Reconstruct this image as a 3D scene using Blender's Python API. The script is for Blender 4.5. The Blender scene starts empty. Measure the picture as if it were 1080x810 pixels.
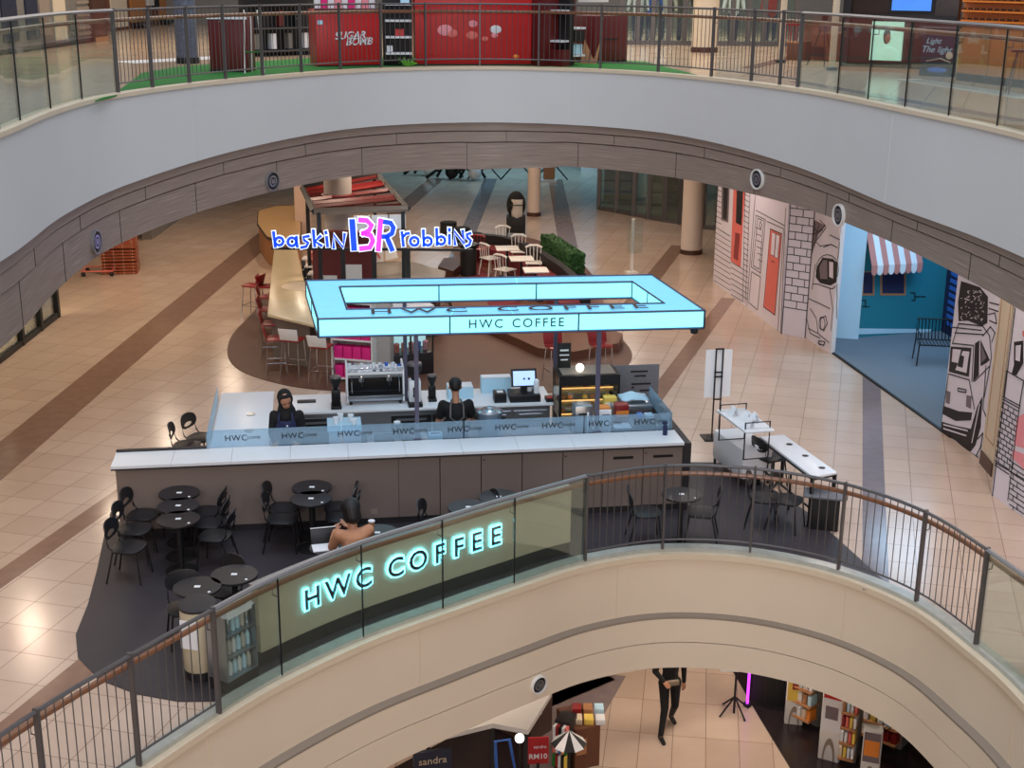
import bpy, bmesh, math, random
from mathutils import Vector, Matrix
random.seed(7)
PI = math.pi
S = bpy.context.scene
COL = S.collection
# ------------------------------------------------------------------ camera, world, lights
CAM_Z, FPX, TH, RO = 7.6, 1400.0, math.radians(17.1), math.radians(0.51)
fwd = Vector((0, math.cos(TH), -math.sin(TH)))
_r0 = Vector((1, 0, 0)); _u0 = _r0.cross(fwd)
rgt = _r0 * math.cos(RO) + _u0 * math.sin(RO)
upv = -_r0 * math.sin(RO) + _u0 * math.cos(RO)
cd = bpy.data.cameras.new('camera'); cam = bpy.data.objects.new('camera', cd); COL.objects.link(cam)
cd.sensor_fit = 'HORIZONTAL'; cd.sensor_width = 36; cd.lens = FPX / 1080 * 36; cd.clip_end = 300
M3 = Matrix((rgt, upv, -fwd)).transposed()
cam.matrix_world = Matrix.Translation((0, 0, CAM_Z)) @ M3.to_4x4()
S.camera = cam

def _ray(px, py): return fwd + rgt * ((px - 540) / FPX) - upv * ((py - 405) / FPX)
def G(px, py, z=0.0):
    r = _ray(px, py); t = (z - CAM_Z) / r.z; return Vector((r.x * t, r.y * t, z))
def GY(px, py, Y):
    r = _ray(px, py); t = Y / r.y; return Vector((r.x * t, Y, CAM_Z + r.z * t))

S.view_settings.view_transform = 'Standard'
S.view_settings.look = 'None'
S.view_settings.gamma = 1
S.view_settings.exposure = 0.0
try: S.view_settings.use_curve_mapping = False
except Exception: pass
w = bpy.data.worlds.new('world'); S.world = w; w.use_nodes = True
w.node_tree.nodes['Background'].inputs[0].default_value = (0.66, 0.70, 0.80, 1)
w.node_tree.nodes['Background'].inputs[1].default_value = 0.42

def area(name, loc, size, power, color, rot=(0, 0, 0), size_y=None, shape=None, spread=None):
    l = bpy.data.lights.new(name, 'AREA'); l.energy = power; l.color = color; l.size = size
    if size_y: l.shape = 'RECTANGLE'; l.size_y = size_y
    if shape: l.shape = shape
    if spread: l.spread = spread
    o = bpy.data.objects.new(name, l); o.location = loc; o.rotation_euler = rot; COL.objects.link(o); return o
area('atrium_skylight', (0, 13, 22), 14, 2800, (0.76, 0.87, 1.0), size_y=20)
area('upper_level_light', (0, 34, 11.5), 26, 1500, (1.0, 0.86, 0.70), size_y=10)
area('added_near_fill', (0, -2.6, 10.5), 16, 1500, (0.93, 0.91, 0.96), rot=(math.radians(65), 0, 0), size_y=3)  # added unseen fill behind the camera, lifts the cladding and upper fascia
area('added_low_fill', (0, -2.8, 2.6), 18, 640, (1.0, 0.80, 0.64), rot=(math.radians(80), 0, 0), size_y=2.4)  # added warm fill out of view, brightens the lower fascia
area('far_blue_light', (0.5, 53, 4.2), 9, 330, (0.35, 0.75, 1.0), size_y=5)
area('event_room_light', (8.9, 26.0, 4.2), 2.0, 150, (0.42, 0.72, 1.0), size_y=3.2)
DOWN = [(-9.2, 18), (-9.2, 23), (-9, 28), (-9, 33), (-8.5, 38.5), (-6.3, 30), (-5.8, 36), (-1.5, 31), (1.5, 31.5), (4.3, 31), (-2, 36), (2.4, 36),
        (-8.2, 13.5), (6.4, 24.5), (6.8, 19.5), (7.0, 15.5), (-1, 41), (3.5, 40), (-5, 43), (0.5, 29.6), (-3.2, 29.3)]
for i, (x, y) in enumerate(DOWN):
    area('downlight', (x, y, 4.56), 0.22, 58 if x < 5 else 46, (1.0, 0.80, 0.61) if x < 3.5 else (1.0, 0.88, 0.80), shape='DISK')
for x, y in ((2.0, 20.0), (3.6, 23.5), (-2.5, 22.0), (0.4, 24.5), (5.6, 22.5), (-1.0, 19.0)):
    area('lower_level_downlight', (x, y, -1.96), 0.22, 34, (1.0, 0.82, 0.66), shape='DISK')

# ------------------------------------------------------------------ materials
def lin(c):
    return tuple(((v / 255) / 12.92 if v / 255 <= 0.04045 else (((v / 255) + 0.055) / 1.055) ** 2.4) for v in c)
_mats = {}
def mat(name, rgb, rough=0.5, metal=0.0, var=0.08, scale=6.0, bump=0.0, emit=0.0, alpha=None, trans=0.0, spec=0.5, stretch=None):
    if name in _mats: return _mats[name]
    m = bpy.data.materials.new(name); m.use_nodes = True; _mats[name] = m
    nt = m.node_tree; b = nt.nodes['Principled BSDF']; c = lin(rgb)
    b.inputs['Roughness'].default_value = rough; b.inputs['Metallic'].default_value = metal
    b.inputs['Specular IOR Level'].default_value = spec
    tc = nt.nodes.new('ShaderNodeTexCoord'); nz = nt.nodes.new('ShaderNodeTexNoise'); nz.inputs['Scale'].default_value = scale
    nz.inputs['Detail'].default_value = 4
    mp = nt.nodes.new('ShaderNodeMapping'); nt.links.new(tc.outputs['Object'], mp.inputs[0]); nt.links.new(mp.outputs[0], nz.inputs['Vector'])
    if stretch: mp.inputs['Scale'].default_value = stretch
    mx = nt.nodes.new('ShaderNodeMix'); mx.data_type = 'RGBA'
    mx.inputs[6].default_value = (*[v * (1 - var) for v in c], 1); mx.inputs[7].default_value = (*[min(1, v * (1 + var)) for v in c], 1)
    nt.links.new(nz.outputs['Fac'], mx.inputs[0]); nt.links.new(mx.outputs[2], b.inputs['Base Color'])
    if bump:
        bp = nt.nodes.new('ShaderNodeBump'); bp.inputs['Strength'].default_value = bump; bp.inputs['Distance'].default_value = 0.01
        nt.links.new(nz.outputs['Fac'], bp.inputs['Height']); nt.links.new(bp.outputs[0], b.inputs['Normal'])
    if emit:
        b.inputs['Emission Color'].default_value = (*c, 1); b.inputs['Emission Strength'].default_value = emit
    if trans: b.inputs['Transmission Weight'].default_value = trans
    return m

def glass_mat(name, tint, refl=0.5, op=0.0, dif=(0.45, 0.55, 0.5)):
    m = bpy.data.materials.new(name); m.use_nodes = True; nt = m.node_tree; nt.nodes.clear()
    out = nt.nodes.new('ShaderNodeOutputMaterial'); t = nt.nodes.new('ShaderNodeBsdfTransparent'); g = nt.nodes.new('ShaderNodeBsdfGlossy')
    t.inputs[0].default_value = (*tint, 1); g.inputs['Roughness'].default_value = 0.03; g.inputs[0].default_value = (0.9, 0.95, 0.93, 1)
    f = nt.nodes.new('ShaderNodeFresnel'); f.inputs[0].default_value = 1.5
    mu = nt.nodes.new('ShaderNodeMath'); mu.operation = 'MULTIPLY'; mu.inputs[1].default_value = refl; nt.links.new(f.outputs[0], mu.inputs[0])
    mx = nt.nodes.new('ShaderNodeMixShader'); nt.links.new(mu.outputs[0], mx.inputs[0]); nt.links.new(t.outputs[0], mx.inputs[1]); nt.links.new(g.outputs[0], mx.inputs[2])
    d = nt.nodes.new('ShaderNodeBsdfDiffuse'); d.inputs[0].default_value = (*dif, 1)
    m2 = nt.nodes.new('ShaderNodeMixShader'); m2.inputs[0].default_value = op
    nt.links.new(mx.outputs[0], m2.inputs[1]); nt.links.new(d.outputs[0], m2.inputs[2]); nt.links.new(m2.outputs[0], out.inputs[0])
    return m

def brick_mat(name, c1, c2, mortar, w_, h_, msize, rough, rot=0.0, offset=0.5, bump=0.2, noise=0.12, plane='XY', spec=0.5):
    """procedural tiles or planks on the object's own coordinates"""
    m = bpy.data.materials.new(name); m.use_nodes = True; nt = m.node_tree; b = nt.nodes['Principled BSDF']
    b.inputs['Roughness'].default_value = rough; b.inputs['Specular IOR Level'].default_value = spec
    tc = nt.nodes.new('ShaderNodeTexCoord'); mp = nt.nodes.new('ShaderNodeMapping'); mp.inputs['Rotation'].default_value[2] = rot
    nt.links.new(tc.outputs['Object'], mp.inputs[0])
    br = nt.nodes.new('ShaderNodeTexBrick'); br.offset = offset; br.inputs['Scale'].default_value = 1
    br.inputs['Brick Width'].default_value = w_; br.inputs['Row Height'].default_value = h_; br.inputs['Mortar Size'].default_value = msize
    br.inputs['Mortar Smooth'].default_value = 0.1
    br.inputs['Color1'].default_value = (*lin(c1), 1); br.inputs['Color2'].default_value = (*lin(c2), 1); br.inputs['Mortar'].default_value = (*lin(mortar), 1)
    nt.links.new(mp.outputs[0], br.inputs['Vector'])
    nz = nt.nodes.new('ShaderNodeTexNoise'); nz.inputs['Scale'].default_value = 1.3; nz.inputs['Detail'].default_value = 6
    nt.links.new(mp.outputs[0], nz.inputs['Vector'])
    mx = nt.nodes.new('ShaderNodeMix'); mx.data_type = 'RGBA'; mx.blend_type = 'MULTIPLY'; mx.inputs[0].default_value = noise * 4
    rp = nt.nodes.new('ShaderNodeValToRGB'); rp.color_ramp.elements[0].color = (0.6, 0.6, 0.6, 1); rp.color_ramp.elements[1].color = (1, 1, 1, 1)
    rp.color_ramp.elements[0].position = 0.3; rp.color_ramp.elements[1].position = 0.65
    nt.links.new(nz.outputs['Fac'], rp.inputs[0]); nt.links.new(br.outputs['Color'], mx.inputs[6]); nt.links.new(rp.outputs[0], mx.inputs[7])
    nt.links.new(mx.outputs[2], b.inputs['Base Color'])
    return m

M = dict(
    tile=brick_mat('beige_floor_tile', (208, 184, 166), (200, 175, 156), (140, 114, 98), 0.6, 0.6, 0.0045, 0.2, rot=math.radians(-14.5) * -1, offset=0.0, noise=0.05),
    tile2=brick_mat('lower_floor_tile', (200, 178, 162), (186, 164, 148), (140, 120, 106), 0.6, 1.2, 0.007, 0.2, rot=math.radians(8), offset=0.0, noise=0.05),
    tile3=brick_mat('upper_floor_tile', (204, 178, 150), (196, 170, 142), (120, 100, 84), 0.6, 0.6, 0.006, 0.18, rot=math.radians(20), offset=0.0, noise=0.05),
    stripe=mat('brown_marble_stripe', (146, 116, 100), 0.16, var=0.22, scale=5),
    grey_stripe=mat('grey_marble_stripe', (132, 118, 118), 0.16, var=0.18, scale=5),
    platform=mat('dark_vinyl', (56, 51, 56), 0.5, var=0.25, scale=2.2),
    brownzone=mat('brown_vinyl', (92, 60, 46), 0.55, var=0.12, scale=3),
    fascia=mat('white_plaster_fascia', (206, 206, 206), 0.6, var=0.03, scale=1.2),
    fascia2=mat('cream_plaster_fascia', (220, 203, 180), 0.6, var=0.04, scale=1.2),
    cream=mat('cream_edging', (214, 196, 170), 0.45, var=0.06),
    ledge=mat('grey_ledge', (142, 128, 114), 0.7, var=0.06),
    ceil=mat('ceiling_paint', (190, 176, 160), 0.8, var=0.02),
    marble=mat('pale_marble_kerb', (172, 174, 166), 0.25, var=0.2, scale=7),
    steel=mat('dark_grey_steel', (98, 94, 94), 0.4, 0.4, var=0.05),
    capsteel=mat('brushed_rail_cap', (150, 148, 150), 0.35, 0.6, var=0.05),
    wood_rail=mat('polished_wood_handrail', (132, 88, 60), 0.28, var=0.22, scale=14, stretch=(1, 1, 6)),
    dark=mat('black_metal', (24, 24, 27), 0.45, 0.2, var=0.1),
    black=mat('matt_black', (18, 18, 20), 0.6, var=0.15),
    tabletop=mat('black_table_laminate', (34, 33, 38), 0.3, var=0.12),
    seatpl=mat('black_plastic', (26, 26, 30), 0.42, var=0.1),
    white=mat('white_laminate', (226, 228, 232), 0.35, var=0.02),
    whitem=mat('white_painted_metal', (225, 222, 218), 0.4, var=0.03),
    counterfront=mat('taupe_laminate', (124, 110, 103), 0.45, var=0.05, scale=2),
    counterdark=mat('charcoal_trim', (38, 36, 40), 0.5),
    chrome=mat('chrome', (205, 205, 210), 0.18, 1.0, var=0.02),
    inox=mat('stainless_steel', (170, 176, 184), 0.28, 0.9, var=0.05),
    canopy=mat('cyan_lit_acrylic', (134, 228, 240), 0.5, var=0.0, emit=1.35),
    canopy_top=mat('translucent_canopy_cover', (112, 190, 226), 0.5, var=0.03, emit=0.72),
    canopy_frame=mat('blue_grey_frame', (62, 70, 92), 0.4, 0.3),
    postm=mat('violet_grey_post', (98, 98, 122), 0.4, 0.4),
    red=mat('red_paint', (190, 24, 26), 0.4, var=0.12, scale=3),
    darkred=mat('dark_red_paint', (96, 22, 24), 0.45, var=0.12),
    redseat=mat('red_plastic', (142, 30, 32), 0.35, var=0.08),
    pink=mat('magenta_carton', (226, 30, 128), 0.5, var=0.1, scale=20),
    green=mat('artificial_turf', (30, 120, 42), 0.9, var=0.35, scale=40, bump=0.5),
    hedge=mat('hedge_leaves', (34, 84, 34), 0.7, var=0.6, scale=30, bump=1.0),
    hedge2=mat('hedge_leaves_dark', (22, 70, 22), 0.8, var=0.5, scale=30),
    woodpanel=mat('oak_panel', (176, 112, 56), 0.4, var=0.2, scale=8, stretch=(6, 1, 0.6)),
    darkwood=mat('dark_wood', (72, 44, 34), 0.4, var=0.2, scale=8, stretch=(5, 1, 0.6)),
    brownwood=mat('walnut_deck', (104, 62, 42), 0.5, var=0.2, scale=6, stretch=(1, 6, 1)),
    concrete=mat('cream_column_paint', (212, 196, 184), 0.55, var=0.03),
    greycol=mat('grey_column_paint', (176, 168, 162), 0.55, var=0.03),
    carpet=mat('blue_grey_carpet', (110, 120, 130), 0.95, var=0.2, scale=60, bump=0.3),
    teal=mat('teal_wall_paint', (38, 128, 146), 0.6, var=0.04),
    paleblue=mat('pale_blue_panel', (186, 222, 240), 0.5, var=0.02),
    muralwhite=mat('mural_white', (226, 218, 228), 0.55, var=0.02),
    ink=mat('mural_ink', (28, 24, 28), 0.6, var=0.05),
    inkgrey=mat('mural_grey', (120, 108, 114), 0.6, var=0.08),
    coral=mat('coral_door_paint', (226, 112, 102), 0.5, var=0.06),
    palepink=mat('pale_pink_paint', (240, 150, 160), 0.5, var=0.05),
    brick=brick_mat('orange_brick', (170, 84, 50), (150, 70, 42), (205, 170, 140), 0.24, 0.08, 0.008, 0.7),
    skin=mat('skin', (176, 124, 96), 0.5, var=0.05),
    hair=mat('black_hair', (14, 12, 12), 0.55, var=0.2, scale=60),
    navy=mat('navy_denim', (34, 40, 78), 0.8, var=0.15, scale=30),
    tan=mat('tan_cotton', (186, 132, 100), 0.85, var=0.08, scale=20),
    blackcloth=mat('black_cloth', (16, 16, 18), 0.85, var=0.2, scale=20),
    bluecloth=mat('blue_cloth', (30, 70, 170), 0.85, var=0.15, scale=20),
    greycloth=mat('pale_cloth', (196, 190, 182), 0.85, var=0.08, scale=20),
    paper=mat('white_paper', (236, 238, 242), 0.7, var=0.02),
    screen=mat('lit_screen', (170, 200, 245), 0.3, var=0.0, emit=0.75),
    bluescreen=mat('blue_lit_screen', (70, 130, 225), 0.3, var=0.25, scale=5, emit=0.8),
    glow=mat('warm_case_light', (255, 190, 110), 0.4, var=0.1, emit=1.3),
    whiteglow=mat('white_lamp', (255, 250, 238), 0.4, var=0.0, emit=2.2),
    freezer=mat('freezer_light', (190, 235, 240), 0.3, var=0.1, scale=14, emit=0.7),
    neonpurple=mat('purple_tube', (200, 60, 240), 0.4, var=0.0, emit=2.5),
    haloc=mat('cyan_letter_glow', (110, 216, 246), 0.4, var=0.0, emit=8.0),
    brblue=mat('blue_sign_face', (18, 70, 226), 0.4, var=0.0, emit=1.0),
    brpink=mat('pink_sign_face', (226, 66, 204), 0.4, var=0.0, emit=1.0),
    brwhite=mat('white_sign_edge', (226, 240, 255), 0.4, var=0.0, emit=1.0),
    orange=mat('orange_goods', (236, 140, 50), 0.5, var=0.15),
    yellow=mat('yellow_goods', (232, 200, 90), 0.5, var=0.1),
    bluegoods=mat('blue_goods', (60, 110, 200), 0.5, var=0.15),
    brownc=mat('cardboard', (176, 124, 84), 0.8, var=0.08),
    terrazzo=mat('speckled_board', (110, 110, 116), 0.6, var=0.7, scale=90),
    poster_dark=mat('dark_poster', (34, 40, 62), 0.4, var=0.2, scale=3),
    mint=mat('mint_poster_glow', (190, 236, 212), 0.4, var=0.06, scale=3, emit=0.55),
    shopdark=mat('dark_shopfront', (34, 30, 32), 0.4, var=0.3, scale=2),
    shopgrey=mat('grey_shopfront', (120, 116, 110), 0.5, var=0.12, scale=2),
    floor_dark=mat('dark_lower_floor', (40, 32, 34), 0.25, var=0.2, scale=3),
    awnred=mat('awning_stripe', (196, 128, 118), 0.7, var=0.03),
    bluestripe=mat('blue_slat', (40, 84, 150), 0.5, var=0.05),
    plum=mat('burgundy_carpet', (112, 30, 40), 0.9, var=0.2, scale=40),
)
GL = glass_mat('railing_glass', (0.91, 0.95, 0.925), 0.3, 0.02)
GLF = glass_mat('frosted_counter_glass', (0.80, 0.9, 0.97), 0.5, 0.32, (0.42, 0.62, 0.78))
GLS = glass_mat('storefront_glass', (0.84, 0.92, 0.90), 0.8, 0.04)
GLC = glass_mat('clear_case_glass', (0.9, 0.94, 0.94), 0.8, 0.0)

def woodband_mat():
    m = bpy.data.materials.new('grey_wood_cladding'); m.use_nodes = True; nt = m.node_tree; b = nt.nodes['Principled BSDF']
    b.inputs['Roughness'].default_value = 0.45
    uv = nt.nodes.new('ShaderNodeUVMap'); uv.uv_map = 'UVMap'
    sep = nt.nodes.new('ShaderNodeSeparateXYZ'); nt.links.new(uv.outputs[0], sep.inputs[0])
    mp = nt.nodes.new('ShaderNodeMapping'); mp.inputs['Scale'].default_value = (0.55, 26, 1); nt.links.new(uv.outputs[0], mp.inputs[0])
    nz = nt.nodes.new('ShaderNodeTexNoise'); nz.inputs['Scale'].default_value = 2.2; nz.inputs['Detail'].default_value = 5; nt.links.new(mp.outputs[0], nz.inputs['Vector'])
    rp = nt.nodes.new('ShaderNodeValToRGB'); e = rp.color_ramp.elements
    e[0].position = 0.3; e[0].color = (*lin((120, 104, 96)), 1); e[1].position = 0.62; e[1].color = (*lin((158, 140, 128)), 1)
    x = e.new(0.74); x.color = (*lin((205, 190, 178)), 1)
    nt.links.new(nz.outputs['Fac'], rp.inputs[0])
    nt.links.new(rp.outputs[0], b.inputs['Base Color'])
    return m
M['woodband'] = woodband_mat()

# ------------------------------------------------------------------ mesh helper
class MB:
    def __init__(s): s.v = []; s.f = []; s.uv = None
    def add(s, vs, fs):
        n = len(s.v); s.v += [tuple(v) for v in vs]; s.f += [tuple(i + n for i in f) for f in fs]; return s
    def box(s, c, d, rz=0.0, rx=0.0, ry=0.0):
        hx, hy, hz = d[0] / 2, d[1] / 2, d[2] / 2; R = Matrix.Rotation(rz, 3, 'Z') @ Matrix.Rotation(ry, 3, 'Y') @ Matrix.Rotation(rx, 3, 'X')
        vs = [Vector(c) + R @ Vector((x, y, z)) for x in (-hx, hx) for y in (-hy, hy) for z in (-hz, hz)]
        return s.add(vs, [(0, 1, 3, 2), (4, 6, 7, 5), (0, 4, 5, 1), (2, 3, 7, 6), (0, 2, 6, 4), (1, 5, 7, 3)])
    def prism(s, poly, z0, z1):
        n = len(poly); vs = [(p[0], p[1], z0) for p in poly] + [(p[0], p[1], z1) for p in poly]
        fs = [tuple(range(n - 1, -1, -1)), tuple(range(n, 2 * n))] + [(i, (i + 1) % n, (i + 1) % n + n, i + n) for i in range(n)]
        return s.add(vs, fs)
    def slab(s, pts, thick, nrm):
        """polygon in any plane given thickness along nrm"""
        n = len(pts); nv = Vector(nrm).normalized() * thick
        vs = [Vector(p) for p in pts] + [Vector(p) + nv for p in pts]
        fs = [tuple(range(n - 1, -1, -1)), tuple(range(n, 2 * n))] + [(i, (i + 1) % n, (i + 1) % n + n, i + n) for i in range(n)]
        return s.add(vs, fs)
    def tube(s, pts, r, n=8, closed=False, cap=True, r2=None, flat=None):
        P = [Vector(p) for p in pts]; m = len(P); rings = []
        rs = r if isinstance(r, (list, tuple)) else [r + ((r2 - r) * i / (m - 1) if r2 is not None else 0) for i in range(m)]
        ref = None
        for i in range(m):
            a = P[(i - 1) % m] if (closed or i > 0) else P[i]; b = P[(i + 1) % m] if (closed or i < m - 1) else P[i]
            t = (b - a).normalized() if (b - a).length > 1e-9 else Vector((0, 0, 1))
            h = Vector((0, 0, 1)) if abs(t.z) < 0.95 else Vector((0, 1, 0))
            u = t.cross(h).normalized(); w_ = u.cross(t).normalized()
            if ref is not None and u.dot(ref) < 0 and abs(t.z) >= 0.95: pass
            ref = u
            rings.append([P[i] + u * (rs[i] * math.cos(2 * PI * k / n)) + w_ * (rs[i] * (flat or 1) * math.sin(2 * PI * k / n)) for k in range(n)])
        vs = [v for ring in rings for v in ring]; fs = []
        for i in range(m if closed else m - 1):
            j = (i + 1) % m
            for k in range(n): fs.append((i * n + k, i * n + (k + 1) % n, j * n + (k + 1) % n, j * n + k))
        if cap and not closed: fs += [tuple(range(n - 1, -1, -1)), tuple((m - 1) * n + k for k in range(n))]
        return s.add(vs, fs)
    def lathe(s, prof, c=(0, 0, 0), n=24, sx=1, sy=1):
        c = Vector(c); m = len(prof)
        vs = [c + Vector((r * sx * math.cos(2 * PI * k / n), r * sy * math.sin(2 * PI * k / n), z)) for r, z in prof for k in range(n)]
        fs = [(i * n + k, i * n + (k + 1) % n, (i + 1) * n + (k + 1) % n, (i + 1) * n + k) for i in range(m - 1) for k in range(n)]
        fs += [tuple(range(n - 1, -1, -1)), tuple((m - 1) * n + k for k in range(n))]
        return s.add(vs, fs)
    def ball(s, c, r, n=12, m=8):
        if not isinstance(r, (tuple, list)): r = (r, r, r)
        prof = [(max(1e-4, math.sin(PI * i / m)), -math.cos(PI * i / m)) for i in range(m + 1)]
        c = Vector(c); nn = n
        vs = [c + Vector((a * r[0] * math.cos(2 * PI * k / nn), a * r[1] * math.sin(2 * PI * k / nn), b * r[2])) for a, b in prof for k in range(nn)]
        fs = [(i * nn + k, i * nn + (k + 1) % nn, (i + 1) * nn + (k + 1) % nn, (i + 1) * nn + k) for i in range(m) for k in range(nn)]
        fs += [tuple(range(nn - 1, -1, -1)), tuple(m * nn + k for k in range(nn))]
        return s.add(vs, fs)
    def build(s, name, m, parent=None, org=None, bevel=0.0, flat=False, kind=None, label=None, mods=()):
        me = bpy.data.meshes.new(name); o_ = Vector(org) if org is not None else Vector((0, 0, 0))
        me.from_pydata([tuple(Vector(v) - o_) for v in s.v], [], s.f); me.validate(); me.update()
        if s.uv is not None:
            ul = me.uv_layers.new(name='UVMap')
            for lp in me.loops: ul.data[lp.index].uv = s.uv[lp.vertex_index]
        bm = bmesh.new(); bm.from_mesh(me); bmesh.ops.recalc_face_normals(bm, faces=bm.faces)
        if bevel: bmesh.ops.bevel(bm, geom=[e for e in bm.edges if len(e.link_faces) == 2 and e.calc_face_angle(0) > 0.6], offset=bevel, segments=2, affect='EDGES', profile=0.5)
        bm.to_mesh(me); bm.free()
        if not flat:
            me.polygons.foreach_set('use_smooth', [True] * len(me.polygons)); me.set_sharp_from_angle(angle=math.radians(38))
        me.materials.append(M[m] if isinstance(m, str) else m)
        o = bpy.data.objects.new(name, me); COL.objects.link(o)
        if parent is not None: o.parent = parent
        elif org is not None: o.location = o_
        if kind: o['kind'] = kind
        if label: o['label'] = label
        return o

def thing(name, label, cat, loc=(0, 0, 0), rz=0.0, group=None):
    o = bpy.data.objects.new(name, None); COL.objects.link(o); o.location = loc; o.rotation_euler = (0, 0, rz); o.empty_display_size = 0.1
    o['label'] = label; o['category'] = cat
    if group: o['group'] = group
    return o
def tag(o, label, cat, group=None):
    o['label'] = label; o['category'] = cat
    if group: o['group'] = group
    return o
def dup(root, loc, rz, label, group=None):
    r = root.copy(); COL.objects.link(r); r.location = loc; r.rotation_euler = (0, 0, rz); r['label'] = label
    if group: r['group'] = group
    for ch in list(root.children):
        c = ch.copy(); COL.objects.link(c); c.parent = r
        for g in ch.children:
            d = g.copy(); COL.objects.link(d); d.parent = c
    return r
def struct(name, mb, m, **k):
    o = mb.build(name, m, **k); o['kind'] = 'structure'; return o
def text_mb(body, size, depth, T, offset=0.0, shear=0.0, space=1.0, center=True):
    """text as a mesh; T maps text-space (x right, y up, z out) to the target frame"""
    cu = bpy.data.curves.new('letters', 'FONT'); cu.body = body; cu.size = size; cu.extrude = depth / 2; cu.offset = offset; cu.shear = shear
    cu.space_character = space; cu.resolution_u = 3
    if center: cu.align_x = 'CENTER'; cu.align_y = 'CENTER'
    ob = bpy.data.objects.new('letters', cu); me = bpy.data.meshes.new_from_object(ob)
    mb = MB(); mb.add([T @ v.co for v in me.vertices], [tuple(p.vertices) for p in me.polygons])
    bpy.data.objects.remove(ob); bpy.data.curves.remove(cu); bpy.data.meshes.remove(me); return mb
def frame(o, x, y):
    """matrix with origin o, x right, y up, z = x cross y"""
    x = Vector(x).normalized(); y = Vector(y).normalized(); z = x.cross(y)
    m = Matrix((x, y, z)).transposed().to_4x4(); m.translation = Vector(o); return m

def spline(P, k=8, closed=True):
    n = len(P); out = []
    for i in range(n if closed else n - 1):
        g = (lambda j: Vector(P[j % n])) if closed else (lambda j: Vector(P[max(0, min(n - 1, j))]))
        p0, p1, p2, p3 = g(i - 1), g(i), g(i + 1), g(i + 2)
        for j in range(k):
            t = j / k
            out.append(0.5 * ((2 * p1) + (p2 - p0) * t + (2 * p0 - 5 * p1 + 4 * p2 - p3) * t * t + (3 * p1 - p0 - 3 * p2 + p3) * t ** 3))
    if not closed: out.append(Vector(P[-1]))
    return out
def offset(P, d, closed=True):
    """shift a 2D polyline to its left by d"""
    n = len(P); out = []
    for i in range(n):
        a = P[(i - 1) % n] if closed or i else P[i]; b = P[(i + 1) % n] if closed or i < n - 1 else P[i]
        t = (Vector(b[:2]) - Vector(a[:2])).normalized(); out.append(Vector((P[i][0] - t.y * d, P[i][1] + t.x * d)))
    return out
def sm(t): t = max(0, min(1, t)); return t * t * (3 - 2 * t)

# ------------------------------------------------------------------ structure: slabs round the void
L2Z, L0Z = 5.8, -5.7
# both curves run from the near left, over the far side, to the near right (void on the right-hand side)
V2 = [(-5.6, 2), (-5.75, 7), (-5.82, 11.5), (-5.92, 15.3), (-6.18, 18.2), (-6.02, 20.7), (-4.87, 23.85), (-2.75, 26.85), (-0.06, 27.75), (2.75, 26.35), (4.74, 22.9), (5.7, 18.8), (6.14, 16.0), (6.3, 12), (6.1, 7), (5.6, 2), (3.5, -0.6), (0, -1.0), (-3.5, -0.6)]
V1 = [(-5.3, 2), (-5.2, 6), (-4.75, 9.0), (-4.2, 10.4), (-3.61, 11.5), (-3.04, 12.5), (-2.5, 13.28), (-1.69, 14.19), (-.79, 14.96), (.1, 15.68), (1.02, 16.36), (2.08, 16.75), (3.25, 16.66), (4.3, 16.12), (5.06, 15.22), (5.44, 14.08), (5.66, 13.0), (5.8, 11), (5.9, 7), (5.6, 2), (3.5, -0.6), (0, -1.0), (-3.5, -0.6)]
C2 = spline(V2, 8); C1 = spline(V1, 8)
def slab_hole(name, C, X, Y0, Y1, ztop, zbot, m, mb_=None):
    """slab outside a closed curve: ruled out to a rectangle"""
    mb = MB(); n = len(C); cx, cy = 0.0, 13.0; out = []
    for p in C:
        d = Vector((p[0] - cx, p[1] - cy)); t = 1e9
        if d.x > 1e-6: t = min(t, (X - cx) / d.x)
        if d.x < -1e-6: t = min(t, (-X - cx) / d.x)
        if d.y > 1e-6: t = min(t, (Y1 - cy) / d.y)
        if d.y < -1e-6: t = min(t, (Y0 - cy) / d.y)
        out.append((cx + d.x * t, cy + d.y * t))
    vs = [(p[0], p[1], ztop) for p in C] + [(q[0], q[1], ztop) for q in out]
    mb.add(vs, [(i, (i + 1) % n, (i + 1) % n + n, i + n) for i in range(n)])
    vs = [(p[0], p[1], zbot) for p in C] + [(q[0], q[1], zbot) for q in out]
    if zbot < ztop: mb.add(vs, [(i, i + n, (i + 1) % n + n, (i + 1) % n) for i in range(n)])
    # corner fills
    cs = [(X, Y1), (-X, Y1), (-X, Y0), (X, Y0)]
    for (x, y) in cs:
        for i in range(n):
            a, b = out[i], out[(i + 1) % n]
            if abs(a[0] - b[0]) > 1e-4 and abs(a[1] - b[1]) > 1e-4 and math.hypot(a[0] - x, a[1] - y) + math.hypot(b[0] - x, b[1] - y) < math.hypot(a[0] - b[0], a[1] - b[1]) * 1.6 and (abs(a[0] - x) < 1e-3 or abs(a[1] - y) < 1e-3) and (abs(b[0] - x) < 1e-3 or abs(b[1] - y) < 1e-3):
                for z in ((ztop, zbot) if zbot < ztop else (ztop,)): mb.add([(a[0], a[1], z), (b[0], b[1], z), (x, y, z)], [(0, 1, 2)])
    return struct(name, mb, m)
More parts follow.
